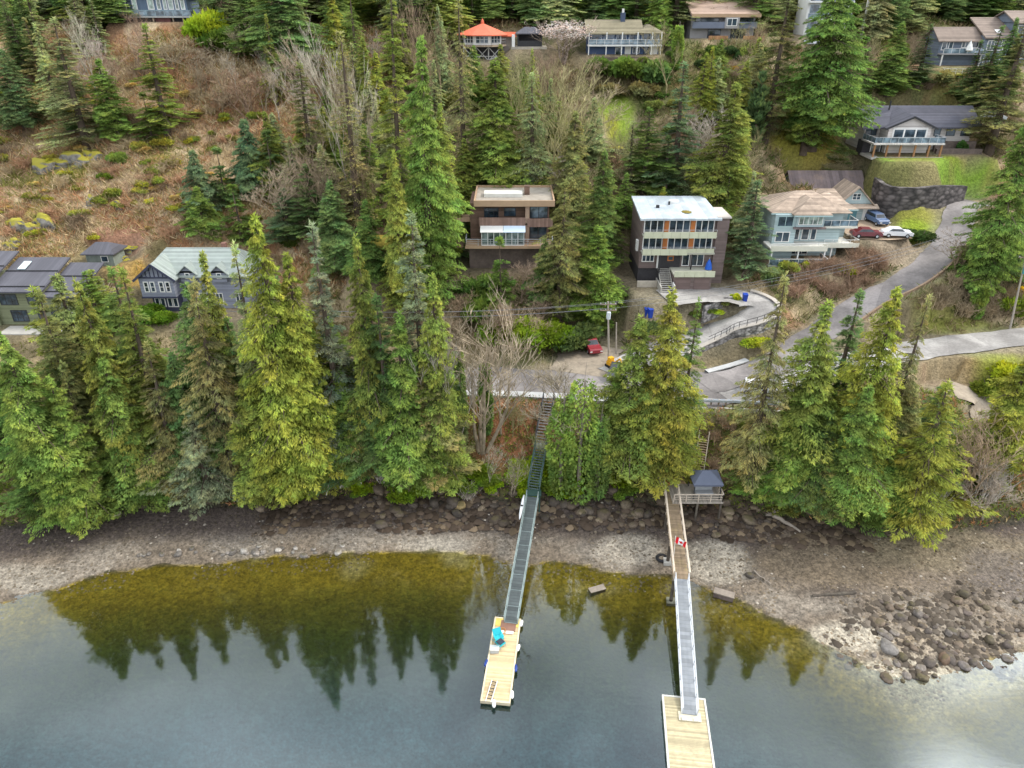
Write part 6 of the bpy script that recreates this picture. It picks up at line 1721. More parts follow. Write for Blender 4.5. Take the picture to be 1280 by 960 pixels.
for x,y,c,lb in ((FW/2+.05,-FL/2+1.0,WHITE,'white fender at the near right corner of the small float'),(FW/2+.08,-FL/2+3.9,LBL,'blue fender on the right side of the small float'),(FW/2+.06,FL/2-3.6,WHITE,'white fender midway on the right side of the small float'),(FW/2+.06,FL/2-.5,WHITE,'white fender at the far right corner of the small float'),(-FW/2-.06,-FL/2+4.2,LBL,'blue and white fender on the left side of the small float'),(-.1,-FL/2-.08,WHITE,'white fender hanging on the near end of the small float')):
    t=thing('fender',lb,'fender',on(fl,x,y,-.05),frot(fl,rnd.uniform(-.2,.2))); m=MB(); m.tube([(0,-.42,0),(0,-.36,0),(0,-.2,0),(0,.2,0),(0,.36,0),(0,.42,0)],[.03,.12,.17,.17,.12,.03],10); m.build('body',c,t); m=MB(); m.tube([(0,.42,0),(0,.5,.12)],.02,4); m.build('cord',BLACKM,t)

# right pier
pa=at_z(837.5,606,4.3); pb=at_z(851.5,724,3.4)
d=pb-pa; L_=d.length; ang=math.atan2(d.y,d.x)-math.pi/2
t=thing('pier','narrow fixed timber pier with pale handrails on piles, right of the plank float','pier',pa,ang); t.rotation_euler=(math.asin(d.z/L_),0,ang)
PW=1.55
m=MB(); m.box(-PW/2,PW/2,0,L_,-.12,0); m.build('planking',surf('pier_planks',(.235,.175,.115),.9,.3,1.5,.2,stripes=('Y',.18,.45),stain=.5,stain_c=(.34,.27,.12)),t)
for s in (-1,1):
    q=MB(); x=s*PW/2
    for i in range(10): y=L_*i/9; q.box(x-.05,x+.05,max(y-.05,0),min(y+.05,L_),-.3,1.0)
    q.box(x-.08,x+.08,0,L_,1.002,1.07); q.box(x-.03,x+.03,0,L_,.5,.58); q.build('handrail',surf('pale_rail_timber',(.52,.44,.35),.85,.18),t)
m=MB(); m.box(-PW/2+.1,-PW/2+.25,.1,L_-.1,-.4,-.125); m.box(PW/2-.25,PW/2-.1,.1,L_-.1,-.4,-.125); m.build('beam',PILE,t)
for f in (.30,.62,.97):
    for s in (-1,1):
        w_=t.matrix_basis@Vector((s*.6,L_*f,-.4)); g0=gz(w_.x,w_.y)
        m=MB(); m.tube([(s*.6,L_*f,-.4-(w_.z-g0)-.6),(s*.6,L_*f,-.4)],[.2,.17],9); o=m.build('pile',PILE,t)
        if f>.5: m=MB(); m.box(s*.6-.45,s*.6+.45,L_*f-.45,L_*f+.45,-.4-(w_.z-g0)-.2,-.4-(w_.z-g0)+.35); m.build('footing',CONCW,o)
gc=at_z(862,893,.72)
gangway('gangway','straight silver aluminium gangway from the timber pier down to the larger float',gc,pb+Vector((0,0,.02)),1.2,SILV,surf('white_aluminium',(.52,.54,.56),.45,.08),1.0)
t=thing('ramp_plate','cream hinge plate under the foot of the silver gangway','ramp plate',gc-Vector((0,.1,.12)),frot(fr_)); m=MB(); m.box(-.95,.95,-.5,.4,0,.06); m.build('plate',surf('cream_plate',(.62,.56,.42),.7,.12),t); m=MB(); m.box(-.7,-.3,-.5,-.2,.06,.2); m.box(.3,.7,-.5,-.2,.06,.2); m.build('wheel_guide',WHITE,t)
# shed-canopy deck
dk=at_z(876,628,4.3)
t=thing('shore_deck','timber shore deck with pale railing beside the pier, standing on the rocks','deck',dk)
m=MB(); m.box(-3.2,2.6,0,3.6,-.2,0); m.build('platform',surf('deck_grey',(.34,.30,.25),.85,.2,1.5,.15,stripes=('X',.18,.35)),t)
rail(t,[(-3.1,.08,0),(2.5,.08,0),(2.5,3.5,0)],1.0,surf('pale_rail_timber',(.52,.44,.35)),1.4,bars=2,w=.09)
rail(t,[(.6,3.52,0),(2.4,3.52,0)],1.0,surf('pale_rail_timber',(.52,.44,.35)),1.2,bars=1,w=.09)
m=MB()
for x in (-3,-.3,2.4):
    for y in (.2,3.3):
        g0=gz(dk.x+x,dk.y+y)-dk.z; m.box(x-.11,x+.11,y-.11,y+.11,min(g0-.3,-.4),-.205)
m.build('post',PILE,t)
t2=thing('landing','sandy brown boarded landing where pier and shore deck meet','landing',at_z(842,607,4.28)); m=MB(); m.box(-1.5,1.55,0,3.4,-.2,0); m.build('platform',surf('sandy_boards',(.42,.29,.16),.9,.25,1.5,.2,stripes=('Y',.2,.25)),t2)
m=MB(); m.box(-1.6,-1.48,-.1,3.4,-.3,.95); m.build('board_wall',TIMB,t2)
gzb=thing('gazebo','gazebo with dark blue-grey hipped canopy on the shore deck beside the pier','gazebo',dk+Vector((.75,1.9,0)))
NCV=surf('blue_grey_canvas',(.115,.13,.175),.8,.12)
hip(gzb,-1.6,1.6,-1.4,1.4,2.15,3.1,NCV,.12,'canopy',ins=1.25,th=.06)
m=MB(); m.box(-1.66,1.66,-1.47,-1.42,1.9,2.14); m.box(-1.66,-1.61,-1.41,1.41,1.9,2.14); m.box(1.61,1.66,-1.41,1.41,1.9,2.14); m.build('valance',NCV,gzb)
for x in (-1.5,1.5):
    for y in (-1.3,1.3): m=MB(); m.box(x-.05,x+.05,y-.05,y+.05,.0,2.12); m.build('pole',BLACKM,gzb)
b_=thing('outdoor_sofa','grey outdoor sofa under the gazebo canopy','sofa',dk+Vector((.7,1.5,0))); m=MB(); m.box(-1.0,1.0,-.35,.35,.12,.42); m.build('seat',surf('grey_cushion',(.36,.37,.38),.9,.15),b_); m=MB(); m.box(-1.0,1.0,.36,.52,.12,.85); m.build('backrest',surf('grey_cushion',(.3,.3,.3)),b_)
ws1=at_z(872,599,4.35); ws2=at_z(879.5,548,8.3)
t=thing('timber_stairs','steep pale timber stairs coming down to the shore deck from the road','stairs',ws1); stairs(t,(0,0,0),ws2-ws1,1.15,17,surf('pale_tread',(.46,.35,.23),.85,.2),'flight',rails=surf('pale_rail_timber',(.5,.4,.3)))
t=thing('flower_pot','red-brown flower pot on the landing at the shore end of the pier','flower pot',at_z(835,606,4.3)); m=MB(); m.lathe([(.2,0),(.32,.45),(.34,.5),(.28,.5),(.26,.42)],12); m.build('pot',surf('terracotta',(.45,.12,.06),.8,.2),t)
m=MB(); 
for i in range(14): a=i*.9; m.tube([(0,0,.4),(math.cos(a)*.25,math.sin(a)*.25,.75+.1*(i%3))],[.03,.01],4,False)
m.build('plant',surf('green_stems',(.07,.13,.03),.9,.3),t)
# Canadian flag
fp=t_=None
t=thing('flag','red and white maple leaf flag on a short staff at the left pier rail','flag',at_z(842.5,693,4.0))
m=MB(); m.tube([(0,0,-.4),(-.1,-.05,2.5)],.03,6); m.build('staff',WHITE,t)
FR=surf('flag_red',(.62,.012,.02),.8,.08,2,0); FWm=surf('flag_white',(.80,.79,.78),.8,.05,2,0)
def cloth(u,v,off=0): return Vector((.02+u*1.0-.10*v, -.1-.35*u+.07*math.sin(u*7+v*3)-off, 2.42-v*.72-u*.42))
def clothmesh(u0,u1,name,mat,n=6):
    m=MB(); 
    for i in range(n+1):
        for j in range(5): m.v.append(tuple(cloth(u0+(u1-u0)*i/n,j/4)))
    for i in range(n):
        for j in range(4): a=i*5+j; m.f.append((a,a+1,a+6,a+5))
    return m.build(name,mat,t,smooth=True)
clothmesh(0,.25,'red_band',FR); clothmesh(.25,.75,'white_band',FWm,8); clothmesh(.75,1,'red_band',FR)
leaf=[(0,.0),(.045,.10),(.11,.07),(.085,.22),(.16,.14),(.18,.18),(.26,.165),(.235,.25),(.275,.28),(.135,.385),(.15,.44),(.015,.42),(.015,.56)]
pts=leaf+[(-x,y) for x,y in reversed(leaf[1:])]
m=MB(); cs=[cloth(.5+x*.78,.21+y*1.05,.012) for x,y in pts]; cc=cloth(.5,.45,.014); n=len(cs)
m.add(cs+[cc],[((i+1)%n,i,n) for i in range(n)]); m.build('maple_leaf',FR,t)

# ------------------------------------------------------------------ rocks
def rock_mesh(seed, sub=2, rough=.35, flat=.75):
    import bmesh
    bm=bmesh.new(); bmesh.ops.create_icosphere(bm,subdivisions=sub,radius=1); g=random.Random(seed)
    from mathutils import noise
    off=Vector((g.uniform(0,90),g.uniform(0,90),g.uniform(0,90)))
    for v in bm.verts:
        d=noise.noise(v.co*.9+off)*rough+noise.noise(v.co*2.3+off)*rough*.45
        v.co*=(1+d); v.co.z*=flat
    for k in range(5):      # a few broken facets
        n=Vector((g.gauss(0,1),g.gauss(0,1),g.gauss(0,.7))).normalized(); c=g.uniform(.62,.85)
        for v in bm.verts:
            q=v.co.dot(n)-c
            if q>0: v.co-=n*q*.85
    me=bpy.data.meshes.new('boulder'); bm.to_mesh(me); bm.free(); me.shade_smooth(); return me
# stone tone follows the object colour, weed and barnacles by height and noise
m, nt, out = new_mat('boulder_stone'); L = nt.links.new
b=N(nt,'ShaderNodeBsdfPrincipled',i_Roughness=.85); oi=N(nt,'ShaderNodeObjectInfo'); tc=N(nt,'ShaderNodeTexCoord'); ge=N(nt,'ShaderNodeNewGeometry')
nz=N(nt,'ShaderNodeTexNoise',i_Scale=2.2,i_Detail=6.0,i_Roughness=.7); L(tc.outputs['Object'],nz.inputs['Vector'])
mr=N(nt,'ShaderNodeMapRange',i_1=.3,i_2=.7,i_3=.5,i_4=1.5); L(nz.outputs[0],mr.inputs[0])
sc=N(nt,'ShaderNodeVectorMath',operation='SCALE'); L(oi.outputs['Color'],sc.inputs[0]); L(mr.outputs[0],sc.inputs['Scale'])
sx=N(nt,'ShaderNodeSeparateXYZ'); L(ge.outputs['Normal'],sx.inputs[0]); n5=N(nt,'ShaderNodeTexNoise',i_Scale=1.1,i_Detail=4.0); L(ge.outputs['Position'],n5.inputs['Vector'])
ad=N(nt,'ShaderNodeMath',operation='MULTIPLY'); L(sx.outputs[2],ad.inputs[0]); L(n5.outputs[0],ad.inputs[1])
mk=N(nt,'ShaderNodeMapRange',i_1=.40,i_2=.55,i_3=0,i_4=.6); L(ad.outputs[0],mk.inputs[0])
mx=N(nt,'ShaderNodeMix',data_type='RGBA'); L(mk.outputs[0],mx.inputs['Factor']); L(sc.outputs[0],mx.inputs['A']); mx.inputs['B'].default_value=(.085,.07,.025,1)
L(mx.outputs['Result'],b.inputs['Base Color']); bp=N(nt,'ShaderNodeBump',i_Strength=.5,i_Distance=.08); L(nz.outputs[0],bp.inputs['Height']); L(bp.outputs[0],b.inputs['Normal']); L(b.outputs[0],out.inputs[0])
BST=m
RK=[rock_mesh(900+i) for i in range(7)]
for r in RK: r.materials.append(BST)
def boulder(p,size,tint,label,group,cat='boulder'):
    o=link('boulder',rnd.choice(RK)); s=size*.5
    o.location=(p.x,p.y,p.z+s*.2); o.scale=(s*rnd.uniform(.85,1.3),s*rnd.uniform(.8,1.1),s*rnd.uniform(.7,1.05)); o.rotation_euler=(rnd.uniform(-.3,.3),rnd.uniform(-.3,.3),rnd.uniform(0,6.28))
    j=rnd.uniform(.65,1.3); o.color=(*[c*j for c in tint],1)
    return tag(o,label,cat,group)
def field(n,box,sz,tint,label,group,cond=None):
    k=0;tr=0
    while k<n and tr<n*40:
        tr+=1; px=rnd.uniform(box[0],box[2]); py=rnd.uniform(box[1],box[3])
        if cond and not cond(px,py): continue
        p=on_ground(px,py,30); boulder(p,(sz[0]+(sz[1]-sz[0])*rnd.random()**2)/px_per_m(p),rnd.choice(tint),label,group); k+=1
BR=[(.085,.062,.042),(.062,.048,.036),(.11,.083,.058),(.15,.115,.075)]
field(132,(470,612,832,660),(6,19),BR,'dark boulder in the rock bank between the green stairs and the pier','boulders of the rock bank between stairs and pier')
field(28,(840,628,965,672),(7,18),BR,'dark boulder under the shore deck, right of the pier','boulders under the shore deck')
PB=[(.11,.085,.07),(.085,.068,.056),(.135,.10,.07),(.17,.145,.125),(.08,.064,.038)]
def pile(px,py):
    if px<1138: return 772<py<806 and rnd.random()<.75
    return py<842-(px-1200)*.12+6*math.sin(px*.1) and py>742+abs(px-1190)*.12
field(98,(1090,742,1282,852),(6,16),PB,'rounded brown boulder in the boulder pile at the water on the right','boulders of the pile on the right')
field(34,(158,682,432,697),(5,11),[(.25,.22,.19),(.17,.15,.13),(.34,.31,.27)],'grey stone in the line of stones along the left waterline','stones of the line along the left waterline',lambda px,py:abs(py-(698-(px-158)*.035+3*math.sin(px*.05)))<7)
for px,py,sz,ti,lb in [(326,637,13,(.26,.20,.14),'single pale tan boulder at the trees behind the left beach'),(146,646,11,(.34,.29,.22),'pale boulder under the first cedars of the left beach'),(1180,826,20,(.17,.11,.07),'lone reddish boulder standing in the shallows off the pile'),(1110,812,24,(.22,.20,.18),'big grey boulder at the lower left end of the pile'),(936,722,13,(.06,.05,.04),'dark lone rock on the mud right of the pier'),(1205,835,16,(.13,.11,.1),'dark boulder at the water right of the reddish one'),(575,635,16,(.22,.16,.07),'ochre boulder on the rock bank left of the green stairs')]:
    boulder(on_ground(px,py,30),sz/px_per_m(on_ground(px,py,30)),ti,lb,None)

# shingle nobody could count
def shingle(name,label,n,seed,szr,cond,cfun):
    g=np.random.default_rng(seed); oct_=np.array([(1,0,0),(0,1,0),(-1,0,0),(0,-1,0),(0,0,1),(.5,.5,.75),(-.5,.5,.7)],float)
    X=g.uniform(-78,78,n); Y=g.uniform(40,72,n); Z,wl,ft,pw,rd=ground_z(X,Y,True,True)
    k=(Y>wl-2.2)&(Y<ft+2.2)&cond(X,Y,wl,ft,g); X=X[k];Y=Y[k];Z=Z[k]; wl=wl[k]; ft=ft[k]; n=len(X)
    s=szr[0]+(szr[1]-szr[0])*g.random(n)**3
    base=np.array([(1,0,.1),(.3,.9,.15),(-.8,.6,.05),(-.9,-.5,.1),(.2,-1,.1),(.15,.1,.75)])
    fs=np.array([(0,1,5),(1,2,5),(2,3,5),(3,4,5),(4,0,5)])
    a=g.uniform(0,6.28,n); ca,sa=np.cos(a),np.sin(a); B=base[None]*g.uniform(.7,1.25,(n,6,3))*s[:,None,None]*np.array([1,1,.85])
    V=np.stack([B[...,0]*ca[:,None]-B[...,1]*sa[:,None]+X[:,None],B[...,0]*sa[:,None]+B[...,1]*ca[:,None]+Y[:,None],B[...,2]+Z[:,None]-.02],-1).reshape(-1,3)
    F_=(fs[None]+np.arange(n)[:,None,None]*6).reshape(-1,3)
    c=cfun(X,Y,wl,ft,g)*g.uniform(.55,1.45,(n,1)); rgba=np.repeat(np.concatenate([np.clip(c,0,1),np.ones((n,1))],1),5,0)
    tag(link(name,raw_mesh(name,V,F_,attr_mat('stone_cover'),{'col':('FLOAT_COLOR','FACE',rgba)})),label,'shingle',kind='stuff')
def bc(X,Y,wl,ft,g):
    t=np.clip((Y-wl)/np.maximum(ft-wl,.5),0,1)[:,None]; r=sstep(14,34,X)[:,None]
    c=np.array([.165,.135,.10])*(1-r)+np.array([.165,.13,.09])*r
    c=c*(1.15-.75*t*(1-.45*r)); sp=(g.random((len(X),1))<.06)
    return np.where(sp,np.array([.30,.265,.22]),c)
shingle('beach_shingle','small stones strewn over the gravel beach',52000,31,(.04,.20),lambda X,Y,wl,ft,g:vnoise(X*.16,Y*.22,5)+.25*sstep(20,40,X)>.30,bc)
shingle('bank_rubble','dark broken rock between the boulders of the bank',60000,32,(.14,.75),lambda X,Y,wl,ft,g:(Y>ft-3.6+1.6*(vnoise(X*.4,Y*.4,77)-.5))&(X>-30)&(X<40)&(g.random(len(X))<.55),lambda X,Y,wl,ft,g:np.where(g.random((len(X),1))<.25,np.array([.14,.105,.07]),np.array([.075,.056,.042])))
pc=on_ground(1185,795,30)
shingle('pile_rubble','cobbles filling the boulder pile on the right',46000,33,(.10,.52),lambda X,Y,wl,ft,g:(np.hypot((X-pc.x)/9.5,(Y-pc.y)/4.6)+1.1*(vnoise(X*.35,Y*.5,8)-.5)+.35*(g.random(len(X))-.5)<1),lambda X,Y,wl,ft,g:np.where(g.random((len(X),1))<.3,np.array([.15,.125,.10]),np.array([.085,.07,.055])))

# logs, roots, tyre, blocks
DRIFT=surf('driftwood',(.26,.22,.18),.95,.3,3,.4)
def log(label,a,b,r0,r1,mat=None,nm='driftwood_log',roots=False,cat='log'):
    a,b=Vector(a),Vector(b); t=thing(nm,label,cat,a); m=MB(); d=b-a; n=7
    m.tube([d*(i/n)+Vector((rnd.gauss(0,.05),rnd.gauss(0,.05),rnd.gauss(0,.03))) for i in range(n+1)],[r0+(r1-r0)*i/n for i in range(n+1)],8); m.build('trunk',mat or DRIFT,t)
    if roots:
        m=MB()
        for i in range(9):
            an=rnd.uniform(0,6.28); q=Vector((math.cos(an)*1.0,rnd.uniform(-.4,.4),math.sin(an)*.8)); m.tube([(0,0,0),q*.5,q*.9+Vector((.1,0,.05))],[r0*.5,r0*.3,.03],5,False)
        m.build('roots',mat or DRIFT,t)
def og(px,py,dz=.15): p=on_ground(px,py,30); return p+Vector((0,0,dz))
log('dark waterlogged log lying on the gravel left of the boulder pile',og(1014,747),og(1069,742),.13,.2,PILE)
log('pale uprooted stump and trunk at the foot of the bank right of the shore deck',og(965,648,.5),og(1000,668),.28,.12,DRIFT,'driftwood_root',True)
log('thin stick of driftwood on the mud right of the pier',og(942,715),og(962,733),.07,.05)
log('leaning grey dead trunk at the right edge above the beach',og(1234,596,.1),og(1266,512,3.4),.34,.16,DRIFT,'dead_trunk',False,'dead tree')
log('fallen pale trunk on the landslip above the drooping hemlock',og(728,176,.8),og(735,158,1.5),.3,.22,surf('fresh_wood',(.55,.42,.24),.9,.2),'fallen_trunk')
log('second fallen pale trunk left of the first on the landslip',og(715,190,.5),og(722,172,1.0),.2,.15,DRIFT,'fallen_trunk')
for lb,px,py,w,d_,h_ in (('concrete block with white top half in the water right of the silver gangway',904,748,2.0,.8,.55),('weathered timber crib in the shallows left of the pier',746,741,1.7,.7,.4)):
    p=on_ground(px,py,30); t=thing('mooring_block',lb,'block',p+Vector((0,0,-.05)),rnd.uniform(-.45,-.3) if px>800 else .35); m=MB(); m.box(-w/2,w/2,-d_/2,d_/2,-.3,h_); m.build('block',STONE,t); m=MB(); m.box(-w/2-.04,w/2+.04,-d_/2-.04,d_/2+.04,h_+.002,h_+.12); m.build('cap',DRIFT,t)
t=thing('tyre','half buried black tyre on the pale sand left of the pier','tyre',og(827,700,.05)); m=MB()
n=20
for i in range(n):
    a=i*2*math.pi/n
    for k_ in range(8):
        b_=k_*math.pi/4; m.v.append(((.52+.18*math.cos(b_))*math.cos(a),(.52+.18*math.cos(b_))*math.sin(a),.16*math.sin(b_)))
for i in range(n):
    for k_ in range(8): m.f.append((i*8+k_,((i+1)%n)*8+k_,((i+1)%n)*8+(k_+1)%8,i*8+(k_+1)%8))
m.build('tread',BLACKR,t,smooth=True)

# mossy rock outcrops of the left hill
m, nt, out = new_mat('mossy_rock'); L = nt.links.new
b=N(nt,'ShaderNodeBsdfPrincipled',i_Roughness=.92); tc=N(nt,'ShaderNodeTexCoord'); ge=N(nt,'ShaderNodeNewGeometry')
nz=N(nt,'ShaderNodeTexNoise',i_Scale=.9,i_Detail=7.0,i_Roughness=.7); L(ge.outputs['Position'],nz.inputs['Vector'])
cr=N(nt,'ShaderNodeValToRGB'); L(nz.outputs[0],cr.inputs[0]); cr.color_ramp.elements[0].position=.35; cr.color_ramp.elements[0].color=(.07,.065,.06,1); cr.color_ramp.elements[1].position=.68; cr.color_ramp.elements[1].color=(.34,.32,.29,1)
sx=N(nt,'ShaderNodeSeparateXYZ'); L(ge.outputs['Normal'],sx.inputs[0]); ad=N(nt,'ShaderNodeMath',operation='ADD'); L(sx.outputs[2],ad.inputs[0]); L(nz.outputs[0],ad.inputs[1])
mk=N(nt,'ShaderNodeMapRange',i_1=.72,i_2=1.0,i_3=0,i_4=1); L(ad.outputs[0],mk.inputs[0]); mx=N(nt,'ShaderNodeMix',data_type='RGBA'); L(mk.outputs[0],mx.inputs['Factor']); L(cr.outputs[0],mx.inputs['A']); mx.inputs['B'].default_value=(.30,.265,.03,1)
L(mx.outputs['Result'],b.inputs['Base Color']); bp=N(nt,'ShaderNodeBump',i_Strength=.7,i_Distance=.15); L(nz.outputs[0],bp.inputs['Height']); L(bp.outputs[0],b.inputs['Normal']); L(b.outputs[0],out.inputs[0])
MR=m
for px,py,w,h_,d_,lb in [(58,212,4.4,1.7,2.6,'left end of the long ledge topped with bright yellow-green moss'),(86,208,4.6,2.1,2.4,'middle of the long ledge topped with bright yellow-green moss'),(113,203,4.0,1.9,2.2,'grey faced right end of the mossy ledge'),(28,292,3.2,2.6,2.2,'pale rock outcrop left above the olive house'),(56,286,3.4,2.2,2.0,'grey cleft rock outcrop above the olive house skylight'),(15,308,2.6,1.2,1.5,'low white rock at the left edge above the olive house'),(115,258,1.6,1.6,1.0,'small upright grey rock in the bracken'),(152,262,1.3,1.3,.9,'second small grey rock in the bracken, right of the upright one'),(215,206,2.6,.9,1.4,'low moss covered hump in the bracken left of the young fir clump'),(160,316,2.6,1.0,1.6,'pale rubble rock beside the small dark roofed shed'),(150,326,2.0,.9,1.4,'tan rubble rock between the shed and the half-timbered house'),(770,190,2.0,1.1,1.4,'dark rock on the landslip below the small lawn')]:
    p=on_ground(px,py); o=link('rock_outcrop',rock_mesh(int(px*7+py),4,.75,.9)); o.data.materials.append(MR); o.location=(p.x,p.y+d_*.25,p.z+h_*.12); o.scale=(w*.68,d_*.55,h_*.85); o.rotation_euler=(0,0,rnd.uniform(-.2,.2)); tag(o,lb,'rock')

# ------------------------------------------------------------------ road furniture, walls, poles
def wall_mat(name,c,bw,bh,dark=.5):
    m, nt, out = new_mat(name); L = nt.links.new
    b=N(nt,'ShaderNodeBsdfPrincipled',i_Roughness=.92); tc=N(nt,'ShaderNodeTexCoord')
    vo=N(nt,'ShaderNodeTexVoronoi',i_Scale=1/bw); mp=N(nt,'ShaderNodeMapping'); mp.inputs['Scale'].default_value=(1,1,bw/bh); L(tc.outputs['Object'],mp.inputs[0]); L(mp.outputs[0],vo.inputs['Vector'])
    se=N(nt,'ShaderNodeSeparateColor'); L(vo.outputs['Color'],se.inputs[0]); mr=N(nt,'ShaderNodeMapRange',i_1=0,i_2=1,i_3=dark,i_4=1.45); L(se.outputs[0],mr.inputs[0])
    ed=N(nt,'ShaderNodeMapRange',i_1=.35,i_2=.75,i_3=1,i_4=.35); L(vo.outputs['Distance'],ed.inputs[0]); mu=N(nt,'ShaderNodeMath',operation='MULTIPLY'); L(mr.outputs[0],mu.inputs[0]); L(ed.outputs[0],mu.inputs[1])
    sc=N(nt,'ShaderNodeVectorMath',operation='SCALE'); sc.inputs[0].default_value=c; L(mu.outputs[0],sc.inputs['Scale']); L(sc.outputs[0],b.inputs['Base Color'])
    bp=N(nt,'ShaderNodeBump',i_Strength=.8,i_Distance=.12,invert=True); L(vo.outputs['Distance'],bp.inputs['Height']); L(bp.outputs[0],b.inputs['Normal']); L(b.outputs[0],out.inputs[0]); return m
GSW=wall_mat('grey_field_stone',(.30,.28,.27),.55,.4); DSW=wall_mat('dark_block_stone',(.115,.10,.095),1.0,.55)
def run_wall(name,label,pts,th,mat,cap=None):
    """pts: (x,y,zbottom,ztop)"""
    t=thing(name,label,'wall',(pts[0][0],pts[0][1],pts[0][2])); o=Vector(pts[0][:3]); m=MB(); c=MB(); n=len(pts)
    for i,p in enumerate(pts):
        q=np.array(pts[min(i+1,n-1)][:2])-np.array(pts[max(i-1,0)][:2]); q/=np.linalg.norm(q); s=np.array([q[1],-q[0]])*th/2
        for u,z in ((-1,p[2]),(1,p[2]),(1,p[3]),(-1,p[3])): m.v.append((p[0]+s[0]*u-o.x,p[1]+s[1]*u-o.y,z-o.z))
        for u,z in ((-1.2,p[3]+.003),(1.2,p[3]+.003),(1.2,p[3]+.12),(-1.2,p[3]+.12)): c.v.append((p[0]+s[0]*u-o.x,p[1]+s[1]*u-o.y,z-o.z))
    for mm in (m,c):
        for i in range(n-1):
            for k_ in range(4): a=i*4+k_; b=i*4+(k_+1)%4; mm.f.append((a,b,b+4,a+4))
        mm.f.append((3,2,1,0)); mm.f.append(tuple(range((n-1)*4,n*4)))
    m.build('stonework',mat,t)
    if cap: c.build('coping',cap,t)
    return t
Q=ROADW[4][2]; pts=[]
for k in range(26,66):
    tt=Q[k+1]-Q[k-1]; tt=tt[:2]/np.linalg.norm(tt[:2]); s=np.array([-tt[1],tt[0]]); x,y=Q[k][:2]+s*(-3.25)*-1 if False else Q[k][:2]-s*-3.25
    pts.append((x,y))
# keep the side of the drive that faces the water
cen=np.array([at_z(900,385,15.5).x,at_z(900,385,15.5).y])
pts=[]
for k in range(22,64):
    tt=Q[k+1]-Q[k-1]; tt=tt[:2]/np.linalg.norm(tt[:2]); s=np.array([tt[1],-tt[0]])
    c1=Q[k][:2]+s*3.3; c2=Q[k][:2]-s*3.3
    c_=c1 if np.linalg.norm(c1-cen)>np.linalg.norm(c2-cen) else c2
    pts.append((c_[0],c_[1],min(gq(c_[0],c_[1]-1.6),Q[k][2]-.6)-.8,Q[k][2]+.25))
run_wall('stone_retaining_wall','curved grey stone retaining wall under the flats driveway',pts[::2],.6,GSW,surf('coping_stone',(.42,.38,.33),.9,.2,2,.2))
t=thing('railing','thin metal railing along the top of the curved stone wall','railing',pts[8][:2]+(pts[8][3],)); o=Vector(t.location); m=MB()
for a,b in zip(pts[8:-6:2],pts[10:-6:2]):
    A=Vector((a[0],a[1],a[3]+.1))-o; B=Vector((b[0],b[1],b[3]+.1))-o; m.box(A.x-.03,A.x+.03,A.y-.03,A.y+.03,A.z,A.z+.9); m.bar(A+Vector((0,0,.9)),B+Vector((0,0,.9)),.05); m.bar(A+Vector((0,0,.45)),B+Vector((0,0,.45)),.035)
m.build('rails',BLACKM,t)
pi=[at_z(880,386,16.3),at_z(893,380,16.6),at_z(908,374,16.9),at_z(922,373,17.0)]
run_wall('island_wall','low stone wall on the island inside the driveway bend',[(p.x,p.y,p.z-2.2,p.z+.35) for p in pi],.5,GSW)
pp=[(1092,238,124.5,2.2),(1100,249,121.5,2.6),(1109,254,120.2,2.8),(1118,256,119.5,2.9),(1140,256,119.5,2.8),(1165,251,120.5,2.5),(1188,243,122.4,1.5),(1206,236,124,.5)]
W_=[(at_y(*q[:3]),q[3]) for q in pp]; run_wall('block_retaining_wall','long curved dark block wall between the tan bank and the sloping lawn',[(p.x,p.y,min(p.z,gq(p.x,p.y-1))-.8,p.z+h_) for p,h_ in W_],.8,DSW)
pl=[]
Q=ROADW[1][2]
for k in range(24,58,2):
    tt=Q[k+1]-Q[k-1]; tt=tt[:2]/np.linalg.norm(tt[:2]); s=np.array([tt[1],-tt[0]]); c_=Q[k][:2]+s*2.5; pl.append((c_[0],c_[1],Q[k][2]-.6,Q[k][2]+.28))
run_wall('timber_kerb','brown timber kerb along the water side of the uphill lane',pl,.28,surf('kerb_timber',(.30,.21,.14),.9,.25,2,.2))
Q=ROADW[0][2]; t=None; gp=[]
for k in range(len(Q)-1):
    if 18<Q[k][0]<34:
        tt=Q[k+1]-Q[k-1]; tt=tt[:2]/np.linalg.norm(tt[:2]); s=np.array([tt[1],-tt[0]]); c_=Q[k][:2]+s*4.3; gp.append(Vector((c_[0],c_[1],Q[k][2])))
t=thing('guardrail','galvanised guardrail on the water side of the road junction','guardrail',gp[0]); m=MB(); b_=MB()
for a,b in zip(gp,gp[1:]):
    A=a-gp[0];B=b-gp[0]; m.box(A.x-.08,A.x+.08,A.y-.08,A.y+.08,A.z-.9,A.z+.75); b_.bar(A+Vector((0,.1,.58)),B+Vector((0,.1,.58)),.08,.34); b_.bar(A+Vector((0,-.1,.58)),B+Vector((0,-.1,.58)),.08,.3)
m.build('post',TIMB,t); b_.build('beam',surf('rail_zinc',(.50,.54,.58),.5,.12,2,.05,metal=.2),t)
pr=[(x.x,x.y-.55,x.z-2.4,x.z-.1) for x in gp]; run_wall('road_retaining_wall','pale low retaining wall under the guardrail',pr,.35,CONCW)

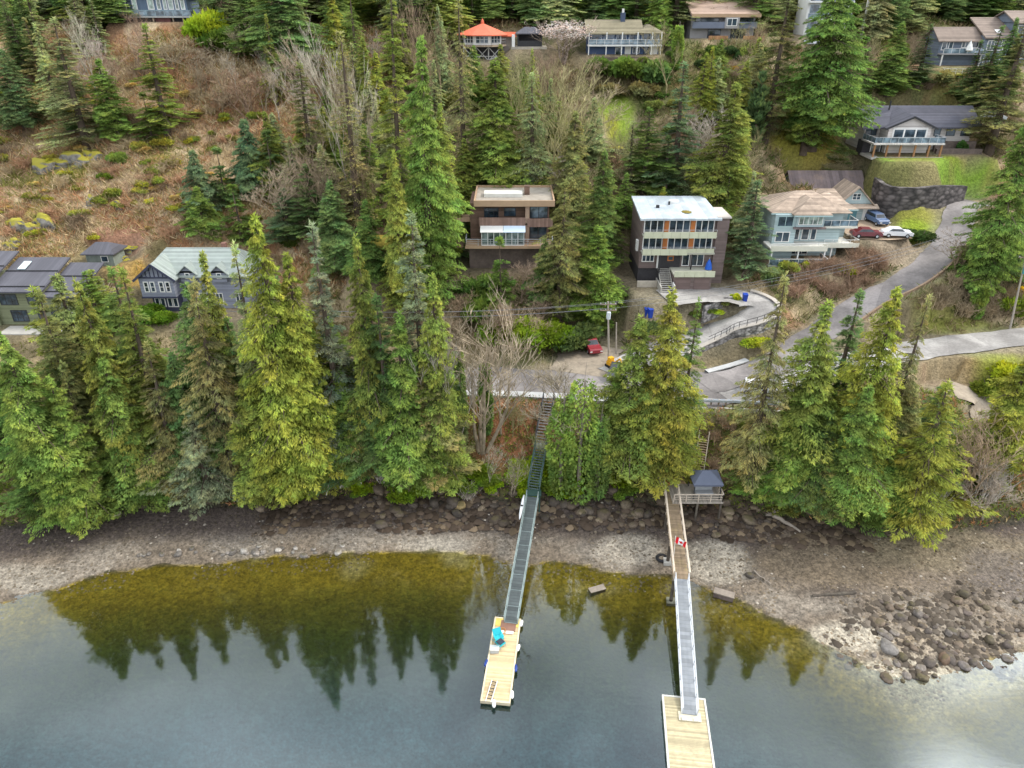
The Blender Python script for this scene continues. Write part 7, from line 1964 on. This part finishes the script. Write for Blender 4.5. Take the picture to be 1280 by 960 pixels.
def pole(label,base,top,arms=1,box=None,r=.16):
    base,top=Vector(base),Vector(top); t=thing('utility_pole',label,'utility pole',base); d=top-base; m=MB(); m.tube([d*-.06,d*.5,d],[r,r*.85,r*.65],9); m.build('pole',surf('pole_timber',(.36,.32,.27),.9,.25,3,.2),t)
    for i in range(arms):
        m=MB(); c=d*(.965-.09*i); m.box(c.x-1.1,c.x+1.1,c.y-.22,c.y-.1,c.z-.07,c.z+.07); a=m.build('crossarm',TIMB,t); q=MB()
        for x in (-1,-.35,.35,1): q.lathe([(.05,.07),(.07,.14),(.04,.24)],8,(c.x+x,c.y-.16)); 
        q.v=[(v[0],v[1],v[2]+c.z) for v in q.v]; q.build('insulator',METAL,a)
    if box:
        m=MB(); c=d*.80; m.lathe([(.05,0),(.28,.02),(.30,.5),(.28,.98),(.05,1.02)],12,(c.x,c.y-.48)); m.v=[(v[0],v[1],v[2]+c.z-.4) for v in m.v]; m.build('transformer',box,t)
    return t, top
b1=on_ground(761,457); p1,t1=pole('tall power pole with pale transformer beside the red pickup',b1,at_y(760,377,b1.y),2,surf('pale_grey_can',(.55,.60,.62),.5,.1))
b2=on_ground(770,444); p2,t2=pole('shorter white capped pole right beside the power pole',b2,at_y(770.5,403,b2.y),0,None,.12)
b3=on_ground(1213,322); p3,t3=pole('leaning wooden pole by the top bend of the lane',b3,at_y(1221,284,b3.y),1)
b4=on_ground(1262,412); p4,t4=pole('power pole with teal transformer at the yellow bushes on the right',b4,at_y(1283,318,b4.y),1,surf('teal_can',(.10,.36,.40),.5,.1))
t0=Vector((t1.x-52,t1.y-2,t1.z+.6))
def wires(label,a,b,offs,sag,zs=None):
    for i,o in enumerate(offs):
        A=Vector(a)+Vector((o,-.16,-.15-.75*(i//2))); B=Vector(b)+Vector((o,-.16,-.15-.75*(i//2))); t=MB(); n=14
        t.tube([A.lerp(B,k/n)-Vector((0,0,4*sag*(k/n)*(1-k/n)))-A for k in range(n+1)],.022,4,False); w=t.build('overhead_wire',surf('wire_grey',(.20,.20,.21),.6,.1),None); w.location=A; tag(w,label,'wire','wires: '+label)
wires('thin overhead wire running left from the tall power pole across the trees',t1,t0,(-1,1,-.35,.35),1.2)
wires('thin overhead wire between the tall power pole and the leaning lane pole',t1,t3,(-1,1,.35),1.6)
wires('thin overhead wire between the leaning lane pole and the right edge pole',t3,t4,(-1,1),.9)

# ------------------------------------------------------------------ vehicles and bins
TYRE=BLACKR; CARG=glass_mat('car_glass',(.02,.025,.03),.05)
def vehicle(nm,label,p,rz,paint,kind='car',cat='car'):
    t=thing(nm,label,cat,p,rz); Lh,wd=(2.25,.9) if kind=='car' else (2.6,.95)
    if kind=='car': prof=[(-2.25,.35),(-2.2,.75),(-2.05,.88),(-1.25,.95),(1.35,.98),(2.1,.92),(2.25,.7),(2.25,.35)]; cab=[(-1.2,.95),(-.45,1.42),(.95,1.45),(1.75,.97)]
    elif kind=='suv': prof=[(-2.3,.4),(-2.28,.85),(-2.1,1.0),(-1.2,1.06),(2.2,1.06),(2.32,.8),(2.32,.4)]; cab=[(-1.15,1.06),(-.55,1.66),(1.95,1.68),(2.25,1.06)]
    else: prof=[(-2.6,.45),(-2.58,.9),(-2.4,1.05),(-1.3,1.1),(2.6,1.1),(2.65,.9),(2.65,.45)]; cab=[(-1.2,1.1),(-.65,1.75),(.65,1.78),(.95,1.1)]
    def tap(pts,w0,w1,z0,z1):
        m=MB(); n=len(pts)
        for s in (-1,1):
            for y,z in pts: w=w0+(w1-w0)*max(0,min(1,(z-z0)/(z1-z0))); m.v.append((s*w,y,z))
        m.f=[tuple(range(n)),tuple(reversed(range(n,2*n)))]+[(i,i+n,(i+1)%n+n,(i+1)%n) for i in range(n)]
        return m
    b=tap(prof,wd,wd*.96,.35,1.1).build('body',paint,t)
    cb=tap(cab,wd*.93,wd*.72,cab[0][1],cab[1][1])
    o=cb.build('cabin',paint,t)
    g=MB(); z0,z1=cab[0][1],cab[1][1]; 
    y0,y1,y2,y3=[c[0] for c in cab]
    def lerp(a,b,f): return a+(b-a)*f
    for s in (-1,1):
        w0=wd*lerp(.93,.72,.12)+.012; w1=wd*lerp(.93,.72,.85)+.012
        g.add([(s*w0,lerp(y0,y1,.12)+.22,lerp(z0,z1,.12)),(s*w0,lerp(y3,y2,.12)-.22,lerp(z0,z1,.12)),(s*w1,lerp(y3,y2,.85)-.1,lerp(z0,z1,.85)),(s*w1,lerp(y0,y1,.85)+.1,lerp(z0,z1,.85))],[(0,1,2,3)])
    for (a,b_,sg) in ((y0,y1,-1),(y3,y2,1)):
        g.add([(-wd*.84,lerp(a,b_,.1)+sg*.015,lerp(z0,z1,.1)),(wd*.84,lerp(a,b_,.1)+sg*.015,lerp(z0,z1,.1)),(wd*.7,lerp(a,b_,.88)+sg*.015,lerp(z0,z1,.88)),(-wd*.7,lerp(a,b_,.88)+sg*.015,lerp(z0,z1,.88))],[(0,1,2,3)])
    g.build('window',CARG,o)
    for x in (-1,1):
        for y in (-.62,.62):
            m=MB(); m.tube([(x*(wd-.12),y*Lh,.33),(x*(wd+.02),y*Lh,.33)],.33,14); w=m.build('wheel',TYRE,t); m=MB(); m.tube([(x*(wd+.005),y*Lh,.33),(x*(wd+.03),y*Lh,.33)],.19,10); m.build('rim',METAL,w)
        m=MB(); m.box(x*wd*.8-.16,x*wd*.8+.16,-Lh-.04,-Lh+.04,.62,.78); m.build('headlight',WHITE,t)
        m=MB(); e=max(q[0] for q in prof); m.box(x*wd*.82-.12,x*wd*.82+.12,e-.03,e+.03,.68,.82); m.build('taillight',surf('tail_red',(.4,.02,.02),.3,.05),t)
    if kind=='pickup':
        m=MB(); m.box(-.78,.78,1.1,2.5,1.103,1.12); m.build('load_bed',BLACKM,t); m=MB(); m.box(-.8,-.74,1.05,2.55,1.121,1.3); m.box(.74,.8,1.05,2.55,1.121,1.3); m.box(-.73,.73,2.5,2.56,1.121,1.3); m.build('bed_side',paint,t)
    return t
def paint(n,c): return surf(n,c,.3,.06,1,0,spec=.6)
vehicle('pickup_truck','red pickup parked nose out in the yard behind the power pole',on_ground(738,437)+Vector((0,0,.12)),.22,paint('red_paint',(.27,.03,.04)),'pickup','pickup truck')
vehicle('parked_car','dark grey car half hidden behind the bright cedars by the shore road',on_ground(769,470)+Vector((0,0,.12)),-.25,paint('dark_paint',(.05,.055,.06)))
vehicle('white_van','white car standing on the junction, half hidden behind the open brownish fir',on_ground(949,493)+Vector((0,0,.12)),1.25,paint('white_car',(.72,.72,.73)),'suv')
T=ANCH['teal']
vehicle('parked_car','blue car parked beside the teal garage door',(T.x+14.8,T.y+11.2,22.5),.1,paint('blue_paint',(.10,.15,.26)),'suv')
vehicle('parked_car','red car at the front edge of the gravel court, partly behind bushes',(T.x+9.6,T.y+3.2,22.5),1.5,paint('red_car',(.15,.025,.03)))
vehicle('parked_car','white car at the front right of the gravel court',(T.x+14.4,T.y+3.4,22.5),1.45,paint('white_car',(.72,.72,.73)))
vehicle('parked_car','small silver car behind the right wing of the white gabled house',on_ground(1238,152)+Vector((0,0,.1)),1.3,paint('silver_car',(.5,.52,.54)))
def bin_(label,p,c,rz=0,h=1.1):
    t=thing('wheeled_bin',label,'bin',p,rz); m=MB(); m.add([(-.25,-.28,0),(.25,-.28,0),(.25,.28,0),(-.25,.28,0),(-.32,-.36,h),(.32,-.36,h),(.32,.36,h),(-.32,.36,h)],[(0,3,2,1),(0,1,5,4),(1,2,6,5),(2,3,7,6),(3,0,4,7),(4,5,6,7)]); m.build('body',c,t)
    m=MB(); m.slab([(-.34,-.4,h+.03),(.34,-.4,h+.03),(.34,.38,h+.12),(-.34,.38,h+.12)],.05); m.build('lid',c,t); m=MB(); m.tube([(-.3,.3,.12),(.3,.3,.12)],.12,10); m.build('wheel',BLACKR,t)
BLB=surf('blue_plastic',(.015,.05,.32),.5,.1); YLP=surf('yellow_paint',(.70,.36,.02),.6,.12)
bin_('blue wheeled bin beside the yellow-green shrub on the driveway island',on_ground(930,380)+Vector((0,0,.12)),BLB)
bin_('blue bin with white bag under the flats, above the bright cedars',on_ground(812,400),BLB,.3,1.3)
bin_('second blue bin just left of the one under the flats',on_ground(808,398),BLB,.1,1.2)
t=thing('compact_digger','small yellow machine at the foot of the power pole','digger',on_ground(764,461)+Vector((0,0,.1)),.6)
m=MB(); m.box(-.5,-.25,-.8,.8,0,.4); m.build('track',BLACKR,t); m=MB(); m.box(.25,.5,-.8,.8,0,.4); m.build('track',BLACKR,t); m=MB(); m.box(-.45,.45,-.5,.6,.42,.9); m.box(-.35,.35,-.1,.5,.9,1.5); m.build('body',YLP,t); m=MB(); m.bar((.1,-.5,.9),(.1,-1.5,1.9),.2); m.bar((.1,-1.5,1.9),(.1,-2.1,.9),.16); m.build('arm',YLP,t); m=MB(); m.box(-.15,.35,-2.3,-1.9,.4,.9); m.build('bucket',BLACKM,t)
# ------------------------------------------------------------------ sky, sun, camera
SUN_EL, SUN_AZ = R(45), R(80)      # azimuth clockwise from inland (+y)
wd = bpy.data.worlds.new("World"); scene.world = wd; wd.use_nodes = True
nt = wd.node_tree; L = nt.links.new
bg = nt.nodes['Background']
sky = N(nt, 'ShaderNodeTexSky'); sky.sky_type = 'NISHITA'; sky.sun_disc = False
sky.sun_elevation = SUN_EL; sky.sun_rotation = SUN_AZ; sky.air_density = 1.2; sky.dust_density = 3.0; sky.ozone_density = 1.5
tc = N(nt, 'ShaderNodeTexCoord')
mp = N(nt, 'ShaderNodeMapping'); mp.inputs['Scale'].default_value = (1, 1, 2.2); L(tc.outputs['Generated'], mp.inputs[0])
nz = N(nt, 'ShaderNodeTexNoise', i_Scale=2.3, i_Detail=5.0, i_Roughness=.55); L(mp.outputs[0], nz.inputs['Vector'])
cr = N(nt, 'ShaderNodeMapRange', i_1=.38, i_2=.62, i_3=.35, i_4=.95); L(nz.outputs[0], cr.inputs[0])
n2_ = N(nt, 'ShaderNodeTexNoise', i_Scale=3.5, i_Detail=6.0); L(mp.outputs[0], n2_.inputs['Vector'])
cb = N(nt, 'ShaderNodeMapRange', i_1=.35, i_2=.65, i_3=14.0, i_4=21.0); L(n2_.outputs[0], cb.inputs[0])
cl = N(nt, 'ShaderNodeVectorMath', operation='SCALE'); cl.inputs[0].default_value = (.93, .98, 1.04); L(cb.outputs[0], cl.inputs['Scale'])
mx = N(nt, 'ShaderNodeMix', data_type='RGBA'); L(cr.outputs[0], mx.inputs['Factor']); L(sky.outputs[0], mx.inputs['A']); L(cl.outputs[0], mx.inputs['B'])
# the thin bright break in the cloud on the sun's side
gd = Vector((math.sin(R(59))*math.cos(R(43)), math.cos(R(59))*math.cos(R(43)), math.sin(R(43))))
dt = N(nt, 'ShaderNodeVectorMath', operation='DOT_PRODUCT'); L(tc.outputs['Generated'], dt.inputs[0]); dt.inputs[1].default_value = gd
gw = N(nt, 'ShaderNodeMapRange', interpolation_type='SMOOTHERSTEP', i_1=.958, i_2=1.0, i_3=0.0, i_4=60.0); L(dt.outputs['Value'], gw.inputs[0])
gn = N(nt, 'ShaderNodeMapRange', i_1=.38, i_2=.66, i_3=.25, i_4=1.5); L(n2_.outputs[0], gn.inputs[0])
gm = N(nt, 'ShaderNodeMath', operation='MULTIPLY'); L(gw.outputs[0], gm.inputs[0]); L(gn.outputs[0], gm.inputs[1])
ga_ = N(nt, 'ShaderNodeVectorMath', operation='ADD'); L(mx.outputs['Result'], ga_.inputs[0]); L(gm.outputs[0], ga_.inputs[1])
L(ga_.outputs[0], bg.inputs[0]); bg.inputs[1].default_value = 0.15

sd = bpy.data.lights.new('sun', 'SUN'); sd.energy = 2.7; sd.angle = R(12); sd.color = (1, .95, .86)
so = bpy.data.objects.new('sun', sd); col.objects.link(so)
sv = Vector((math.sin(SUN_AZ)*math.cos(SUN_EL), math.cos(SUN_AZ)*math.cos(SUN_EL), math.sin(SUN_EL)))
so.rotation_euler = sv.to_track_quat('Z', 'Y').to_euler()
so.location = sv*300

cd = bpy.data.cameras.new('camera'); cd.sensor_width = 36; cd.lens = 36*FOC/1280; cd.clip_end = 5000; cd.clip_start = .5
co = bpy.data.objects.new('camera', cd); col.objects.link(co)
co.location = (0, 0, HOVER); co.rotation_euler = (math.pi/2-PITCH, 0, 0)
scene.camera = co
scene.view_settings.view_transform = 'Standard'; scene.view_settings.look = 'None'
scene.view_settings.exposure = 0; scene.view_settings.gamma = 1
cy = scene.cycles
cy.max_bounces = 6; cy.diffuse_bounces = 3; cy.glossy_bounces = 3; cy.transmission_bounces = 3; cy.transparent_max_bounces = 6
cy.use_denoising = True
cy.caustics_reflective = False; cy.caustics_refractive = False
